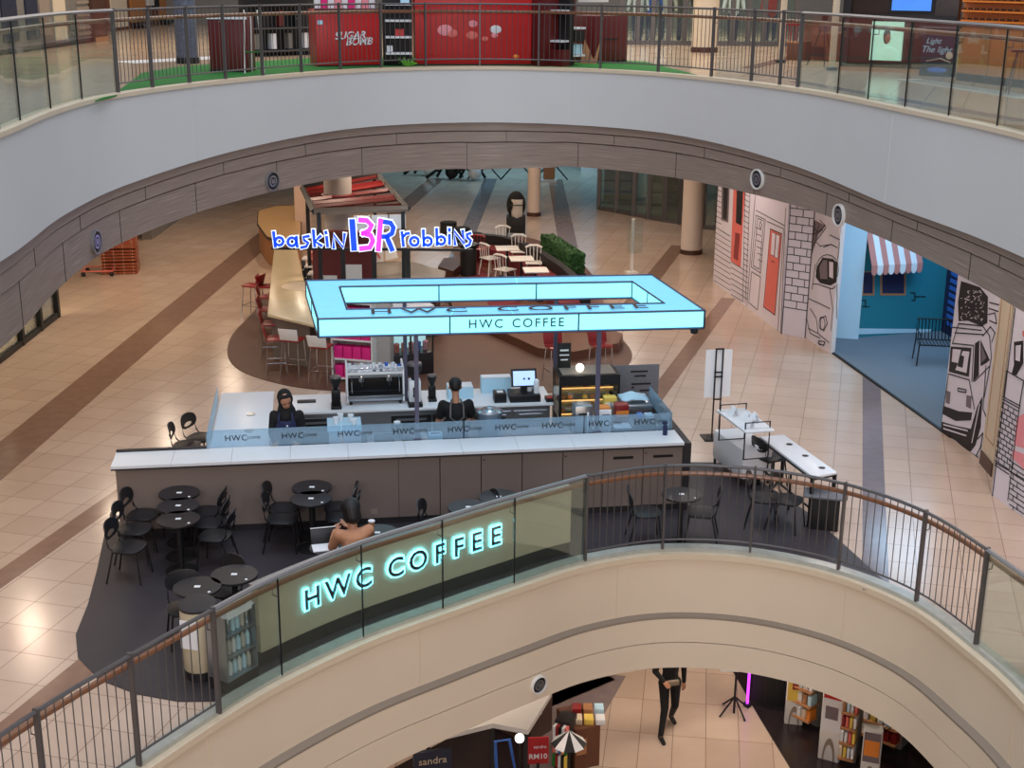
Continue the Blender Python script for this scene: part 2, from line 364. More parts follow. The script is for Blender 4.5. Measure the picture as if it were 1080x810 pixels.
def ribbon(C, zt, zb, thick=0.06, uv=False, ins=0.0):
    """vertical curved panel: front face at C shifted by ins away from the void, thickness behind it"""
    F = offset(C, ins) if ins else [Vector(p) for p in C]; B = offset(C, ins + thick); n = len(C); mb = MB(); vs = []
    for i in range(n):
        t = zt(*F[i]) if callable(zt) else zt; b = zb(*F[i]) if callable(zb) else zb
        vs += [(F[i].x, F[i].y, t), (F[i].x, F[i].y, b), (B[i].x, B[i].y, b), (B[i].x, B[i].y, t)]
    mb.add(vs, [(4 * i + k, 4 * ((i + 1) % n) + k, 4 * ((i + 1) % n) + (k + 1) % 4, 4 * i + (k + 1) % 4) for i in range(n) for k in range(4)])
    if uv:
        mb.uv = []; s = 0
        for i in range(n):
            if i: s += (F[i] - F[i - 1]).length
            mb.uv += [(s, 1), (s, 0), (s, 0), (s, 1)]
    return mb
slab_hole('floor', C1, 34, -4, 66, 0.0, -0.3, 'tile')
slab_hole('floor_upper', C2, 34, -4, 56, L2Z, L2Z - 0.25, 'tile3')
slab_hole('ceiling', offset(C2, 0.35), 34, -4, 66, 4.62, 4.62, 'ceil')
slab_hole('ceiling_lower', offset(C1, 0.35), 34, -4, 66, -1.9, -1.9, 'ceil')
struct('floor_lower', MB().box((0, 30, L0Z - 0.1), (68, 70, 0.2)), 'tile2')
zb2 = lambda x, y: 4.40 + 0.30 * sm((y - 19) / 8)
zc2 = lambda x, y: (3.36 + 0.38 * sm((y - 15) / 12)) if x < -1 else ((3.70 + 0.14 * sm((y - 15) / 5)) if x > 1 else 3.75 + 0.05 * x)
struct('trim_upper_fascia', ribbon(C2, L2Z - 0.02, zb2, 0.3), 'fascia')
struct('trim_upper_edging', ribbon(C2, L2Z + 0.03, L2Z - 0.03, 0.22, ins=-0.03), 'cream')
band = [zb2, lambda x, y: zb2(x, y) - 0.18 * (zb2(x, y) - zc2(x, y)), lambda x, y: zb2(x, y) - 0.42 * (zb2(x, y) - zc2(x, y)), zc2]
for i in range(3):
    g = 0.016
    struct('trim_cladding_%d' % (i + 1), ribbon(C2, (lambda f: lambda x, y: f(x, y) - g)(band[i]), (lambda f: lambda x, y: f(x, y) + (0.004 if f is not zc2 else 0))(band[i + 1]), 0.12, uv=True, ins=0.07 + 0.02 * i), 'woodband')
struct('trim_cladding_backing', ribbon(C2, lambda x, y: zb2(x, y), lambda x, y: zc2(x, y) + 0.02, 0.05, ins=0.2), 'black')
# vertical joints in the cladding and the fascias
def curve_len(C): return sum((Vector(C[i]) - Vector(C[i - 1])).length for i in range(1, len(C)))
def along(C, s):
    for i in range(1, len(C)):
        a, b = Vector(C[i - 1]), Vector(C[i]); l = (b - a).length
        if s <= l: return a + (b - a) * (s / l), (b - a).normalized()
        s -= l
    return Vector(C[-1]), (Vector(C[-1]) - Vector(C[-2])).normalized()
def joints(name, C, step, zt, zb, m, ins, start=0.0, wdt=0.008):
    mb = MB(); s = start; L = curve_len(C)
    while s < L:
        p, t = along(C, s); n = Vector((-t.y, t.x)); q = p + n * ins
        a, b = (zt(*p) if callable(zt) else zt), (zb(*p) if callable(zb) else zb)
        mb.box((q.x, q.y, (a + b) / 2), (wdt, 0.008, a - b), rz=math.atan2(t.y, t.x)); s += step
    return struct(name, mb, m)
joints('trim_cladding_joint_upper', C2, 2.3, band[1], band[2], 'black', 0.088, 1.0)
joints('trim_cladding_joint_lower', C2, 2.3, band[2], zc2, 'black', 0.108, 0.2)
joints('trim_fascia_joint', C2, 9.2, L2Z - 0.05, zb2, 'fascia', -0.002, 2.4, 0.006)
# lower slab edge
zl = lambda x, y: -1.66 - 0.12 * sm((15.5 - y) / 3)
prot = 0.13
struct('trim_lower_fascia', ribbon(C1, -0.02, -0.90, 0.3), 'fascia2')
struct('trim_lower_edging', ribbon(C1, 0.035, -0.05, 0.12, ins=-0.05), 'cream')
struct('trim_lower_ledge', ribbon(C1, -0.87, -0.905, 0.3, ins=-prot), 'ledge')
struct('trim_lower_band_1', ribbon(C1, -0.90, -1.26, 0.4, ins=-prot), 'fascia2')
struct('trim_lower_band_2', ribbon(C1, -1.275, zl, 0.4, ins=-prot), 'fascia2')
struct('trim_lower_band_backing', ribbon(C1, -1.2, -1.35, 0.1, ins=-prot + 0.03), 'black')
joints('trim_lower_joint', C1, 3.2, -0.06, -0.87, 'cream', -0.002, 1.1, 0.005)
struct('trim_kerb', ribbon(C1, 0.09, 0.0, 0.16, ins=0.04), 'marble')

# round wall vents in the cladding
def nearest_on(C, px, py, z, ins=0.1):
    best = None
    for i in range(1, len(C)):
        a, b = Vector(C[i - 1]), Vector(C[i]); t = (b - a).normalized(); n = Vector((-t.y, t.x)); a2 = a + n * ins
        r = _ray(px, py)
        det = r.x * (-(b - a).y) + r.y * (b - a).x
        if abs(det) < 1e-9: continue
        k = (a2.x * (-(b - a).y) + a2.y * (b - a).x) / det; s = (r.x * a2.y - r.y * a2.x) / det
        if k > 6 and -0.01 <= s <= 1.01: best = (a2 + (b - a) * s, t, CAM_Z + r.z * k)
    return best
def vent(px, py, C, R, lab, name='air_nozzle', ins=0.09, m1='whitem'):
    p, t, z = nearest_on(C, px, py, 0, ins); n = Vector((t.y, -t.x))
    o = thing(name, lab, 'air vent', (p.x, p.y, z), math.atan2(n.y, n.x) - PI / 2 + PI, 'round air nozzles in the slab edges')
    # local -y faces the void
    def ring(r0, r1, y0, y1, nn=28):
        mb = MB(); vs = []
        for k in range(nn):
            a = 2 * PI * k / nn
            for r, y in ((r0, y0), (r1, y0), (r1, y1), (r0, y1)): vs.append((r * math.cos(a), y, r * math.sin(a)))
        mb.add(vs, [(4 * i + k, 4 * ((i + 1) % nn) + k, 4 * ((i + 1) % nn) + (k + 1) % 4, 4 * i + (k + 1) % 4) for i in range(nn) for k in range(4)]); return mb
    ring(R * 0.86, R, -0.035, 0.02).build('rim', m1, o)
    ring(R * 0.001, R * 0.82, -0.012, 0.01).build('back_disc', 'black', o)
    ring(R * 0.38, R * 0.58, -0.03, -0.005).build('inner_ring', 'inox', o)
    ring(R * 0.001, R * 0.25, -0.03, -0.005).build('core', 'inox', o)
for px, py, lab in ((101, 255, 'round white-rimmed air nozzle in grey wood band at far left'), (287, 191, 'round white-rimmed air nozzle in wood band above the pink and blue sign'),
                    (799, 189, 'round white-rimmed air nozzle in wood band above the coral door mural'), (885, 227, 'round white-rimmed air nozzle in wood band above the blue-lit panel')):
    vent(px, py, C2, 0.185, lab, m1='capsteel' if px < 400 else 'whitem')
vent(568, 722, C1, 0.13, 'round nozzle in the cream lower slab edge above the red price sign', ins=-0.14)

# ------------------------------------------------------------------ floor inlays
def inlay(name, pts, m, z0=0.0, h=0.004):
    return struct(name, MB().prism([(p[0], p[1]) for p in pts], z0, z0 + h), m)
def strip(name, a, b, w_, m, z0=0.0, h=0.004):
    a = Vector(a); b = Vector(b); t = (b - a).normalized(); n = Vector((-t.y, t.x)) * w_ / 2
    return inlay(name, [a - n, b - n, b + n, a + n], m, z0, h)
strip('floor_stripe_1', (-8.75, 10), (-7.35, 42), 0.75, 'stripe')
strip('floor_stripe_2', (-7.9, 10.8), (-5.72, 19.7), 0.34, 'stripe')
strip('floor_stripe_3', (-6.3, 8.6), (-4.8, 13.75), 0.34, 'stripe')
strip('floor_stripe_4', (4.75, 15.7), (7.3, 25.9), 0.34, 'grey_stripe')
strip('floor_stripe_5', (2.6, 23.6), (5.35, 32.1), 0.34, 'stripe')
strip('floor_stripe_6', (2.3, 29.2), (4.9, 38.8), 0.42, 'stripe')
strip('floor_stripe_7', (1.62, 34), (1.62, 52), 0.55, 'stripe')
strip('floor_stripe_8', (-1.6, 36), (-0.9, 52), 0.5, 'grey_stripe')
strip('floor_stripe_9', (-4.6, 38), (-3.0, 52), 0.6, 'stripe')
# dark cafe flooring
cpl = [(-5.92, 18.3), (-5.72, 17.2), (-5.5, 16.16), (-5.3, 15.1), (-5.2, 14.3), (-5.0, 13.75), (-4.6, 13.25), (-4.1, 12.95), (-3.6, 12.8)]
rim_in = [tuple(p) for p in offset(C1, 0.2) if p[1] > 12.75 and p[0] < 5.3 and p[1] > (12.75 if p[0] < 0 else 15.2)]
inlay('floor_cafe_vinyl', cpl + rim_in + [(4.95, 15.9), (4.65, 17.3), (4.4, 18.35), (3.81, 19.91), (3.4, 20.4), (2.9, 20.4), (2.7, 18.6), (-5.5, 17.4)], 'platform', 0.003, 0.01)
bz = [(-6.1, 29.5), (-6.07, 27.3), (-5.6, 25.7), (-4.7, 24.7), (-3.5, 24.15), (-1.2, 24.0), (1.3, 24.3), (2.1, 25.4), (2.5, 26.6), (2.45, 27.8), (2.1, 28.9), (0.4, 32.3), (-1.0, 34.4), (-5.5, 34.4)]
inlay('floor_kiosk_vinyl', [tuple(p) for p in spline(bz, 5)], 'brownzone', 0.003, 0.012)
carp = [G(877, 372), G(1003, 462), Vector((9.0, 21.2, 0)), Vector((11, 29.6, 0)), Vector((7.0, 28.6, 0))]
inlay('floor_carpet', carp, 'carpet', 0.003, 0.02)
strip('trim_carpet_edge', G(877, 372)[:2], G(1003, 462)[:2], 0.05, 'black', 0.003, 0.03)
# turf on upper floor
tf = [G(100, 108, L2Z), G(125, 97, L2Z), G(150, 78, L2Z), G(190, 71, L2Z), G(330, 62, L2Z), G(560, 60, L2Z), G(680, 66, L2Z), G(735, 80, L2Z)]
tf2 = [tuple(p) for p in offset(C2, 0.3) if p[1] > 20.6 and -6 < p[0] < 3.1][::-1]
inlay('floor_turf', [(p[0], p[1]) for p in tf] + tf2, 'green', L2Z + 0.002, 0.02)
strip('floor_upper_stripe_1', G(790, 72, L2Z)[:2], G(870, 52, L2Z)[:2], 0.35, 'stripe', L2Z)
strip('floor_upper_stripe_2', G(840, 86, L2Z)[:2], G(1080, 128, L2Z)[:2], 0.3, 'grey_stripe', L2Z)
strip('floor_lower_stripe_1', G(560, 745, L0Z)[:2], G(640, 712, L0Z)[:2], 0.5, 'stripe', L0Z)
inlay('floor_lower_stripe_2', [G(660, 713, L0Z), G(604, 812, L0Z), G(520, 830, L0Z), G(560, 735, L0Z), G(600, 708, L0Z)], 'grey_stripe', L0Z)
inlay('floor_lower_shop', [G(768, 700, L0Z), G(800, 756, L0Z), G(836, 815, L0Z), G(1100, 860, L0Z), G(1150, 700, L0Z)], 'floor_dark', L0Z, 0.02)

# ------------------------------------------------------------------ outer walls
W4 = 'shopdark'
struct('wall_back', MB().box((0, 58, 2.2), (66, 0.3, 5.0)), mat('far_wall', (88, 110, 118), 0.6, var=0.4, scale=0.6))
struct('wall_far_left', MB().box((-20, 24, 2.2), (0.3, 66, 4.8)), 'shopgrey')
struct('wall_far_right', MB().box((14, 30, 2.2), (0.3, 56, 4.8)), 'shopgrey')
struct('wall_upper_back', MB().box((0, 50, 8.2), (66, 0.3, 4.8)), 'shopgrey')
struct('wall_lower_back', MB().box((0, 45, -3.8), (66, 0.3, 3.8)), W4)
struct('wall_near', MB().box((0, -3.6, 3), (66, 0.3, 18)), 'shopgrey')

# ------------------------------------------------------------------ railings
def on_curve(C, pts, ins):
    """the piece of curve C between the first and last point, shifted by ins"""
    def idx(p): return min(range(len(C)), key=lambda i: (Vector(C[i][:2]) - Vector(p[:2])).length)
    a, b = idx(pts[0]), idx(pts[-1]); seg = [Vector(C[i][:2]) for i in range(a + 1, b)]
    return seg
def railing(label, posts, z0, metal, C, over_a=None, over_b=None, post_r=0.022, balusters_per_m=9.2, cap=True, name='balustrade', glass_mat_=None):
    """posts: list of (x, y) along the slab edge; metal bays have balusters, glass bays have panes"""
    o = thing(name, label, 'railing', (posts[0][0], posts[0][1], z0), 0, 'balustrades round the atrium'); org = o.location.copy()
    P = [Vector((p[0], p[1])) for p in posts]
    # dense path through the posts that follows the curve
    path = spline([tuple(p) for p in P], 6, closed=False)
    side = offset(path, 0.09, closed=False)
    def z3(q, z): return (q[0], q[1], z)
    if cap:
        MB().tube([z3(q, z0 + 1.25) for q in path], 0.026 if metal else 0.034, 6, flat=0.8).build('top_rail', 'steel' if metal else 'capsteel', o, org)
    MB().tube([z3(q, z0 + 1.10) for q in side], 0.032, 8).build('handrail', 'wood_rail', o, org)
    if metal:
        MB().tube([z3(q, z0 + 0.17) for q in path], 0.014, 5).build('bottom_rail', 'steel', o, org)
    cnt = 0; extra = MB(); ex = 0; bal = []
    for i, p in enumerate(P):
        t = (P[min(i + 1, len(P) - 1)] - P[max(i - 1, 0)]).normalized(); a = math.atan2(t.y, t.x); n = Vector((-t.y, t.x))
        if metal:
            m = MB().box((p.x, p.y, z0 + 0.66), (0.03, 0.06, 1.24), rz=a); m.build('post', 'steel', o, org)
        MB().tube([z3(p, z0 + 1.0), z3(p + n * 0.09, z0 + 1.0), z3(p + n * 0.09, z0 + 1.08)], 0.008, 5).build('bracket', 'steel', o, org)
    if metal:
        for i in range(len(P) - 1):
            a = i * 6; seg = path[a:a + 7]; L = curve_len(seg); k = max(1, round(L * balusters_per_m))
            for j in range(1, k):
                q, t = along(seg, L * j / k); bal.append(q)
        vis = sorted(range(len(bal)), key=lambda i: (bal[i] - Vector((0, 0))).length)
        keep = set(vis[:100])
        for i, q in enumerate(bal):
            if i in keep: MB().tube([z3(q, z0 + 0.17), z3(q, z0 + 1.25)], 0.0062, 4, cap=False).build('baluster', 'steel', o, org)
            else: extra.tube([z3(q, z0 + 0.17), z3(q, z0 + 1.25)], 0.0062, 4, cap=False); ex += 1
        if ex: extra.build('balusters', 'steel', o, org, kind='stuff')
    else:
        for i in range(len(P) - 1):
            a, b = P[i], P[i + 1]; t = (b - a).normalized(); seg = path[i * 6:i * 6 + 7]
            seg = [q.copy() for q in seg]; seg[0] += t * 0.012; seg[-1] -= t * 0.012
            n2 = offset(seg, 0.012, closed=False); mb = MB(); vs = []
            for q, r in zip(seg, n2): vs += [z3(q, z0 + 0.05), z3(q, z0 + 1.23), z3(r, z0 + 1.23), z3(r, z0 + 0.05)]
            K = len(seg)
            mb.add(vs, [(4 * u + v, 4 * (u + 1) + v, 4 * (u + 1) + (v + 1) % 4, 4 * u + (v + 1) % 4) for u in range(K - 1) for v in range(4)] + [(0, 1, 2, 3), (4 * K - 4, 4 * K - 1, 4 * K - 2, 4 * K - 3)])
            mb.build('glass_pane', glass_mat_ or GL, o, org)
            if i: MB().box((a.x, a.y, z0 + 0.63), (0.010, 0.022, 1.18), rz=math.atan2(t.y, t.x)).build('joint_strip', 'dark', o, org)
    return o
rL = [(-4.66, 9.3), (-4.2, 10.4), (-3.65, 11.42), (-3.07, 12.4)]
rG = [(-3.07, 12.4), (-2.54, 13.21), (-1.73, 14.12), (-.83, 14.88), (.05, 15.61), (1.0, 16.33)]
rR = [(1.0, 16.33), (2.08, 16.74), (3.27, 16.66), (4.35, 16.12), (5.12, 15.2), (5.5, 14.08)]
rG2 = [(5.5, 14.08), (5.73, 13.1), (5.85, 12.1), (5.9, 11.0)]
sh = lambda L: [tuple(p) for p in offset(L, 0.0, closed=False)]
railing('dark metal baluster railing with wooden handrail beside the dark cafe floor, lower left', rL, 0.07, True, C1)
railing('glass balustrade with a grey cap in front of the glowing cyan cafe lettering', rG, 0.07, False, C1)
railing('dark metal baluster railing curving in front of the single small table and long white table', rR, 0.07, True, C1)
railing('glass balustrade panes at the end of the railing below the kitchen mural', rG2, 0.07, False, C1)
RIMPX = [(0, 142), (22, 133), (54, 119), (87, 109), (125, 101), (161, 94), (200, 89), (238, 84), (277, 80), (318, 77), (359, 74), (402, 72.5), (449, 71.5), (506, 71), (568, 72), (633, 74.5), (694, 78), (750, 83), (792, 87.5), (822, 91), (841, 94), (883, 101), (915, 107), (954, 115), (1000, 124.5), (1051, 137), (1100, 148)]
def rimpt(px):
    y = next((a[1] + (b[1] - a[1]) * (px - a[0]) / (b[0] - a[0])) for a, b in zip(RIMPX, RIMPX[1:]) if a[0] <= px <= b[0])
    p, t, z = nearest_on(C2, px, y, 0, 0.06); return (p.x, p.y)
uG = [(-5.86, 12.5), (-5.92, 14.0)] + [rimpt(x) for x in (0, 22, 54, 87, 125)]
uM = [rimpt(x) for x in (125, 161, 200, 238, 277, 318, 359, 402, 449, 506, 568, 633, 694, 750, 792, 822, 841)]
uG2 = [rimpt(x) for x in (841, 883, 915, 954, 1000, 1051)] + [(6.2, 14.6), (6.25, 13.2)]
railing('upper floor glass balustrade in front of the grey shopfront with sketched posters', uG, L2Z, False, C2)
railing('upper floor dark metal railing in front of the red stall and green turf', uM, L2Z, True, C2)
railing('upper floor glass balustrade in front of the sunglasses shop', uG2, L2Z, False, C2)

# ------------------------------------------------------------------ backlit sign on the low cafe wall
SW = offset(C1, 0.42)
def sign_wall():
    seg = [p for p in SW if p.y > 13.45 and p.y < 16.75 and p.x < 0.95]
    o = thing('sign_wall', 'cream low cafe wall with dark base behind the glass balustrade, carrying the glowing letters', 'wall', (seg[0].x, seg[0].y, 0)); org = o.location.copy()
    def curved(z0, z1, th, ins=0.0):
        F = offset(seg, ins, closed=False); B = offset(seg, ins + th, closed=False); vs = []
        for f, b in zip(F, B): vs += [(f.x, f.y, z0), (f.x, f.y, z1), (b.x, b.y, z1), (b.x, b.y, z0)]
        K = len(F); mb = MB(); mb.add(vs, [(4 * u + v, 4 * (u + 1) + v, 4 * (u + 1) + (v + 1) % 4, 4 * u + (v + 1) % 4) for u in range(K - 1) for v in range(4)] + [(0, 1, 2, 3), (4 * K - 4, 4 * K - 1, 4 * K - 2, 4 * K - 3)]); return mb
    curved(0.2, 1.0, 0.14).build('panel', mat('sign_wall_laminate', (198, 186, 160), 0.35, var=0.06), o, org)
    curved(0.012, 0.2, 0.1, 0.03).build('base', 'counterdark', o, org)
    curved(1.0, 1.02, 0.18, -0.02).build('coping', 'capsteel', o, org)
    return seg
sign_wall()
lt = thing('letter_sign', 'dark letters with a cyan glow on the low cafe wall behind glass', 'sign', (-1.2, 14.9, 0.6))
for ch, px, py in (('H', 330, 637), ('W', 357, 626), ('C', 384, 615.6), ('C', 417.8, 605), ('O', 441.4, 597.5), ('F', 464, 590.5), ('F', 484, 585), ('E', 503, 578.6), ('E', 523, 572.5)):
    p, t, z = nearest_on(C1, px, py, 0, 0.42 - 0.032); z = 0.61
    T = frame((p.x, p.y, z), (t.x, t.y, 0), (0, 0, 1))
    l = text_mb(ch, 0.36, 0.006, T, offset=0.006).build('letter', 'dark', lt, lt.location, flat=True)
    n = Vector((-t.y, t.x)); T2 = frame((p.x + n.x * 0.007, p.y + n.y * 0.007, z), (t.x, t.y, 0), (0, 0, 1))
    text_mb(ch, 0.36, 0.006, T2, offset=0.024).build('glow_edge', 'haloc', l, lt.location, flat=True)

# ------------------------------------------------------------------ the coffee kiosk
KA = math.radians(8.5); KO = Vector((-5.47, 17.17, 0)); KU = Vector((math.cos(KA), math.sin(KA), 0)); KV = Vector((-math.sin(KA), math.cos(KA), 0))
def K(u, v, z=0.0): return KO + KU * u + KV * v + Vector((0, 0, z))
KL = 8.2
class KB(MB):
    """boxes in kiosk axes"""
    def b(s, u0, u1, v0, v1, z0, z1): c = K((u0 + u1) / 2, (v0 + v1) / 2, (z0 + z1) / 2); return s.box(c, (u1 - u0, v1 - v0, z1 - z0), rz=KA)
o = thing('service_counter', 'long taupe service counter with pale top ledge in front of the baristas', 'counter', K(0, 0)); org = K(0, 0)
KB().b(0.0, KL - .1, 0.04, 0.14, 0.0, 0.12).build('plinth', 'counterdark', o, org)
KB().b(0.0, 3.9, 0.0, 0.5, 0.12, 1.04).build('front_panel', 'counterfront', o, org)
u = 3.9
for k in range(7):
    e = 3.9 + (k + 1) * (KL - 0.12 - 3.9) / 7
    d = KB().b(u + 0.006, e - 0.006, 0.0, 0.5, 0.12, 1.04).build('door', 'counterfront', o, org); 
    if k in (5, 6): KB().b(u + 0.15, e - 0.15, -0.008, 0.0, 0.86, 0.90).build('vent_grille', 'dark', d, org)
    if k in (2, 4, 6): KB().b(u + 0.03, u + 0.05, -0.008, 0.0, 0.93, 0.95).build('lock', 'dark', d, org)
    u = e
KB().b(KL - .12, KL, -0.02, 1.9, 0.0, 1.07).build('end_panel', 'counterdark', o, org)
KB().b(-0.05, KL - .12, -0.08, 0.52, 1.04, 1.06).build('ledge_edge', 'counterdark', o, org)
for k in range(10):
    a = -0.05 + k * (KL - .07) / 10; e = a + (KL - .07) / 10 - 0.004
    KB().b(a, e, -0.07, 0.5, 1.06, 1.10).build('ledge_panel', 'white', o, org)
KB().b(-0.05, 1.2, 0.5, 0.56, 1.04, 1.13).build('rear_lip', 'counterdark', o, org)
KB().b(4.0 - .5, 4.0 - .41, -0.006, 0, 0.18, 0.26).build('socket_plate', 'ledge', o, org)
# glass screen with repeated print
o = thing('glass_screen', 'low frosted glass screen printed with repeated small coffee shop lettering', 'glass screen', K(1.2, .54, 1.1)); org = K(1.2, .54, 1.1)
gx = [1.22, 3.12, 4.9, 6.7, 8.02]
for a, e in zip(gx, gx[1:]): KB().b(a + .01, e - .01, .53, .545, 1.10, 1.36).build('glass_pane', GLF, o, org)
KB().b(8.03, 8.045, .53, 1.9, 1.10, 1.36).build('side_pane', GLF, o, org)
KB().b(1.2, 1.215, .53, 2.9, 1.02, 1.28).build('side_pane', GLF, o, org)
for k, uu in enumerate([1.62, 2.42, 3.22, 4.02, 4.82, 5.52, 6.22, 6.92, 7.62]):
    T = frame(K(uu, .522, 1.235), KU, (0, 0, 1))
    text_mb('HWC', 0.125, 0.002, T, space=1.1).build('print', 'ink', o, org, flat=True)
    T = frame(K(uu + .25, .522, 1.235), KU, (0, 0, 1)); text_mb('COFFEE', 0.055, 0.002, T).build('print', 'ink', o, org, flat=True)
# left worktop
o = thing('side_worktop', 'pale glossy worktop at the left end of the coffee kiosk', 'worktop', K(1.25, 1.7)); org = K(1.25, 1.7)
KB().b(1.25, 2.0, .56, 3.45, 0.0, 0.96).build('body', 'white', o, org)
KB().b(1.22, 2.08, .56, 3.5, 0.96, 1.0).build('top', 'white', o, org, bevel=.006)
for v_ in (1.5, 2.3): MB().lathe([(0.07, 0), (0.07, .012), (.03, .014)], K(1.75, v_, 1.0), 20).build('reflection_disc', 'inox', o, org)  # steel discs stand in for round light reflections on the glossy top
# back counter
o = thing('back_counter', 'steel fronted back counter carrying the coffee machines', 'counter', K(2.35, 2.6)); org = K(2.35, 2.6)
BV = 2.55
KB().b(2.35, 6.55, BV + .04, 3.45, 0.0, 0.88).build('carcass', 'inox', o, org)
KB().b(2.35, 6.6, BV, 3.5, 0.88, 0.92).build('top', 'white', o, org, bevel=.006)
for a, e, m_ in ((2.5, 3.2, 'dark'), (3.95, 4.6, 'dark'), (4.62, 5.25, 'dark'), (5.35, 5.9, 'inox'), (5.95, 6.5, 'inox')):
    d = KB().b(a, e, BV + .01, BV + .04, 0.12, 0.80).build('fridge_door', m_, o, org); KB().b(a + .08, e - .08, BV - .02, BV + .01, .72, .75).build('handle', 'inox', d, org)
KB().b(6.9, 8.0, 1.1, 2.2, 0.0, 0.94).build('return_unit', 'inox', o, org)
KB().b(6.88, 8.0, 1.08, 2.25, 0.94, 0.97).build('return_top', 'inox', o, org, bevel=.006)
# items near glass: service shelf behind the glass screen
o = thing('under_shelf', 'low steel working shelf just behind the glass screen', 'shelf', K(4.5, .8)); org = K(4.5, .8)
KB().b(5.0, 6.55, .56, 1.06, 1.0, 1.04).build('top', 'inox', o, org)
for a in (5.05, 5.8, 6.5): KB().b(a - .02, a + .02, .6, 1.0, 0.0, 1.0).build('leg', 'inox', o, org)

# canopy
c_out = [Vector((-2.72, 17.98, 0)), Vector((2.78, 18.68, 0)), Vector((2.25, 21.04, 0)), Vector((-3.25, 20.4, 0))]
c_in = [Vector((-2.38, 18.55, 0)), Vector((2.24, 19.1, 0)), Vector((1.89, 20.53, 0)), Vector((-2.67, 19.99, 0))]
o = thing('canopy', 'cyan lit rectangular ring canopy on slim posts above the coffee kiosk', 'canopy', (0, 19.5, 2.72)); org = o.location.copy()
ZT, ZB = 3.0, 2.73
up = Vector((0, 0, 1))
for i in range(4):
    a, b, c, d = c_out[i], c_out[(i + 1) % 4], c_in[(i + 1) % 4], c_in[i]
    ctr = (c_out[0] + c_out[2]) / 2; L = (b - a); nrm = Vector((L.y, -L.x, 0)).normalized()
    k = {0: 3, 1: 2, 2: 3, 3: 2}[i]
    for j in range(k):
        p, q = a + L * (j / k), a + L * ((j + 1) / k); e = L.normalized() * .012
        MB().slab([p + e + up * (ZB + .02), q - e + up * (ZB + .02), q - e + up * (ZT - .02), p + e + up * (ZT - .02)], -.02, nrm).build('outer_panel', 'canopy', o, org)
        p, q = d + (c - d) * (j / k), d + (c - d) * ((j + 1) / k)
        MB().slab([p + e + up * (ZB + .02), q - e + up * (ZB + .02), q - e + up * (ZT - .02), p + e + up * (ZT - .02)], .02, nrm).build('inner_panel', 'canopy', o, org)
    kk = {0: 6, 1: 4, 2: 5, 3: 4}[i]
    for j in range(kk):
        f = lambda s: (a + (b - a) * s, d + (c - d) * s)
        (p, r), (q, s_) = f(j / kk + .0015), f((j + 1) / kk - .0015)
        MB().slab([p + up * (ZT - .025), q + up * (ZT - .025), s_ + up * (ZT - .025), r + up * (ZT - .025)], .012, up).build('cover_panel', 'canopy_top', o, org)
    for z_ in (ZT - .008, ZB):
        for p, q in ((a, b), (d, c)): MB().tube([p + up * z_, q + up * z_], .016, 4).build('frame_rail', 'canopy_frame', o, org)
    for p in (a, d): MB().tube([p + up * ZB, p + up * ZT], .016, 4).build('frame_corner', 'canopy_frame', o, org)
    if i in (0, 1, 2, 3):
        for j in range(1, k):
            for p, q in ((a, b), (d, c)):
                w_ = p + (q - p) * (j / k); MB().tube([w_ + up * ZB, w_ + up * ZT], .011, 4).build('frame_divider', 'canopy_frame', o, org)
    MB().slab([a + up * (ZB - .01), b + up * (ZB - .01), c + up * (ZB - .01), d + up * (ZB - .01)], .012, up).build('soffit_panel', 'canopy_top', o, org)
L = (c_out[1] - c_out[0]).normalized(); nf = Vector((L.y, -L.x, 0))
T = frame(c_out[0] + L * 2.82 + nf * .012 + up * 2.865, L, up)
for wd, dx in (('HWC', -.58), ('COFFEE', .36)): text_mb(wd, 0.185, 0.012, T @ Matrix.Translation((dx * .8, 0, 0)), space=1.25).build('front_lettering', 'dark', o, org, flat=True)
Lb = L; T = frame(c_out[0] + L * 2.85 - nf * .27 + up * (ZT + .012), Lb, -nf)
for wd, dx in (('HWC', -1.32), ('COFFEE', .74)): text_mb(wd, 0.36, 0.006, T @ Matrix.Diagonal((1.35, 1, 1, 1)) @ Matrix.Translation((dx * .8, 0, 0)), space=1.45).build('top_lettering', 'dark', o, org, flat=True)
for p, z_ in ((K(4.22, .58, 1.1), 1.1), (K(6.9, .58, 1.1), 1.1), (K(4.22, 3.0, .92), .92), (K(6.72, 3.12, .0), .0)):
    q = Vector((p.x, p.y, 0)); MB().box((q.x, q.y, (z_ + ZB) / 2), (.06, .06, ZB - z_), rz=KA).build('post', 'postm', o, org)
    MB().box((q.x, q.y, z_ + .01), (.12, .12, .02), rz=KA).build('foot_plate', 'postm', o, org)
MB().lathe([(.05, 2.62), (.06, 2.66), (.03, 2.72)], (c_out[1].x - .12, c_out[1].y + .12, 0), 16).build('spotlight', 'dark', o, org)

# ---- coffee machines and goods on the back counter (z .92)
def at_k(px, py, z):
    g = G(px, py, z) - KO; return g.dot(KU), g.dot(KV)
o = thing('espresso_machine', 'wide silver two-group espresso machine with cups stacked on its top', 'coffee machine', K(3.72, 2.75, .92), KA); 
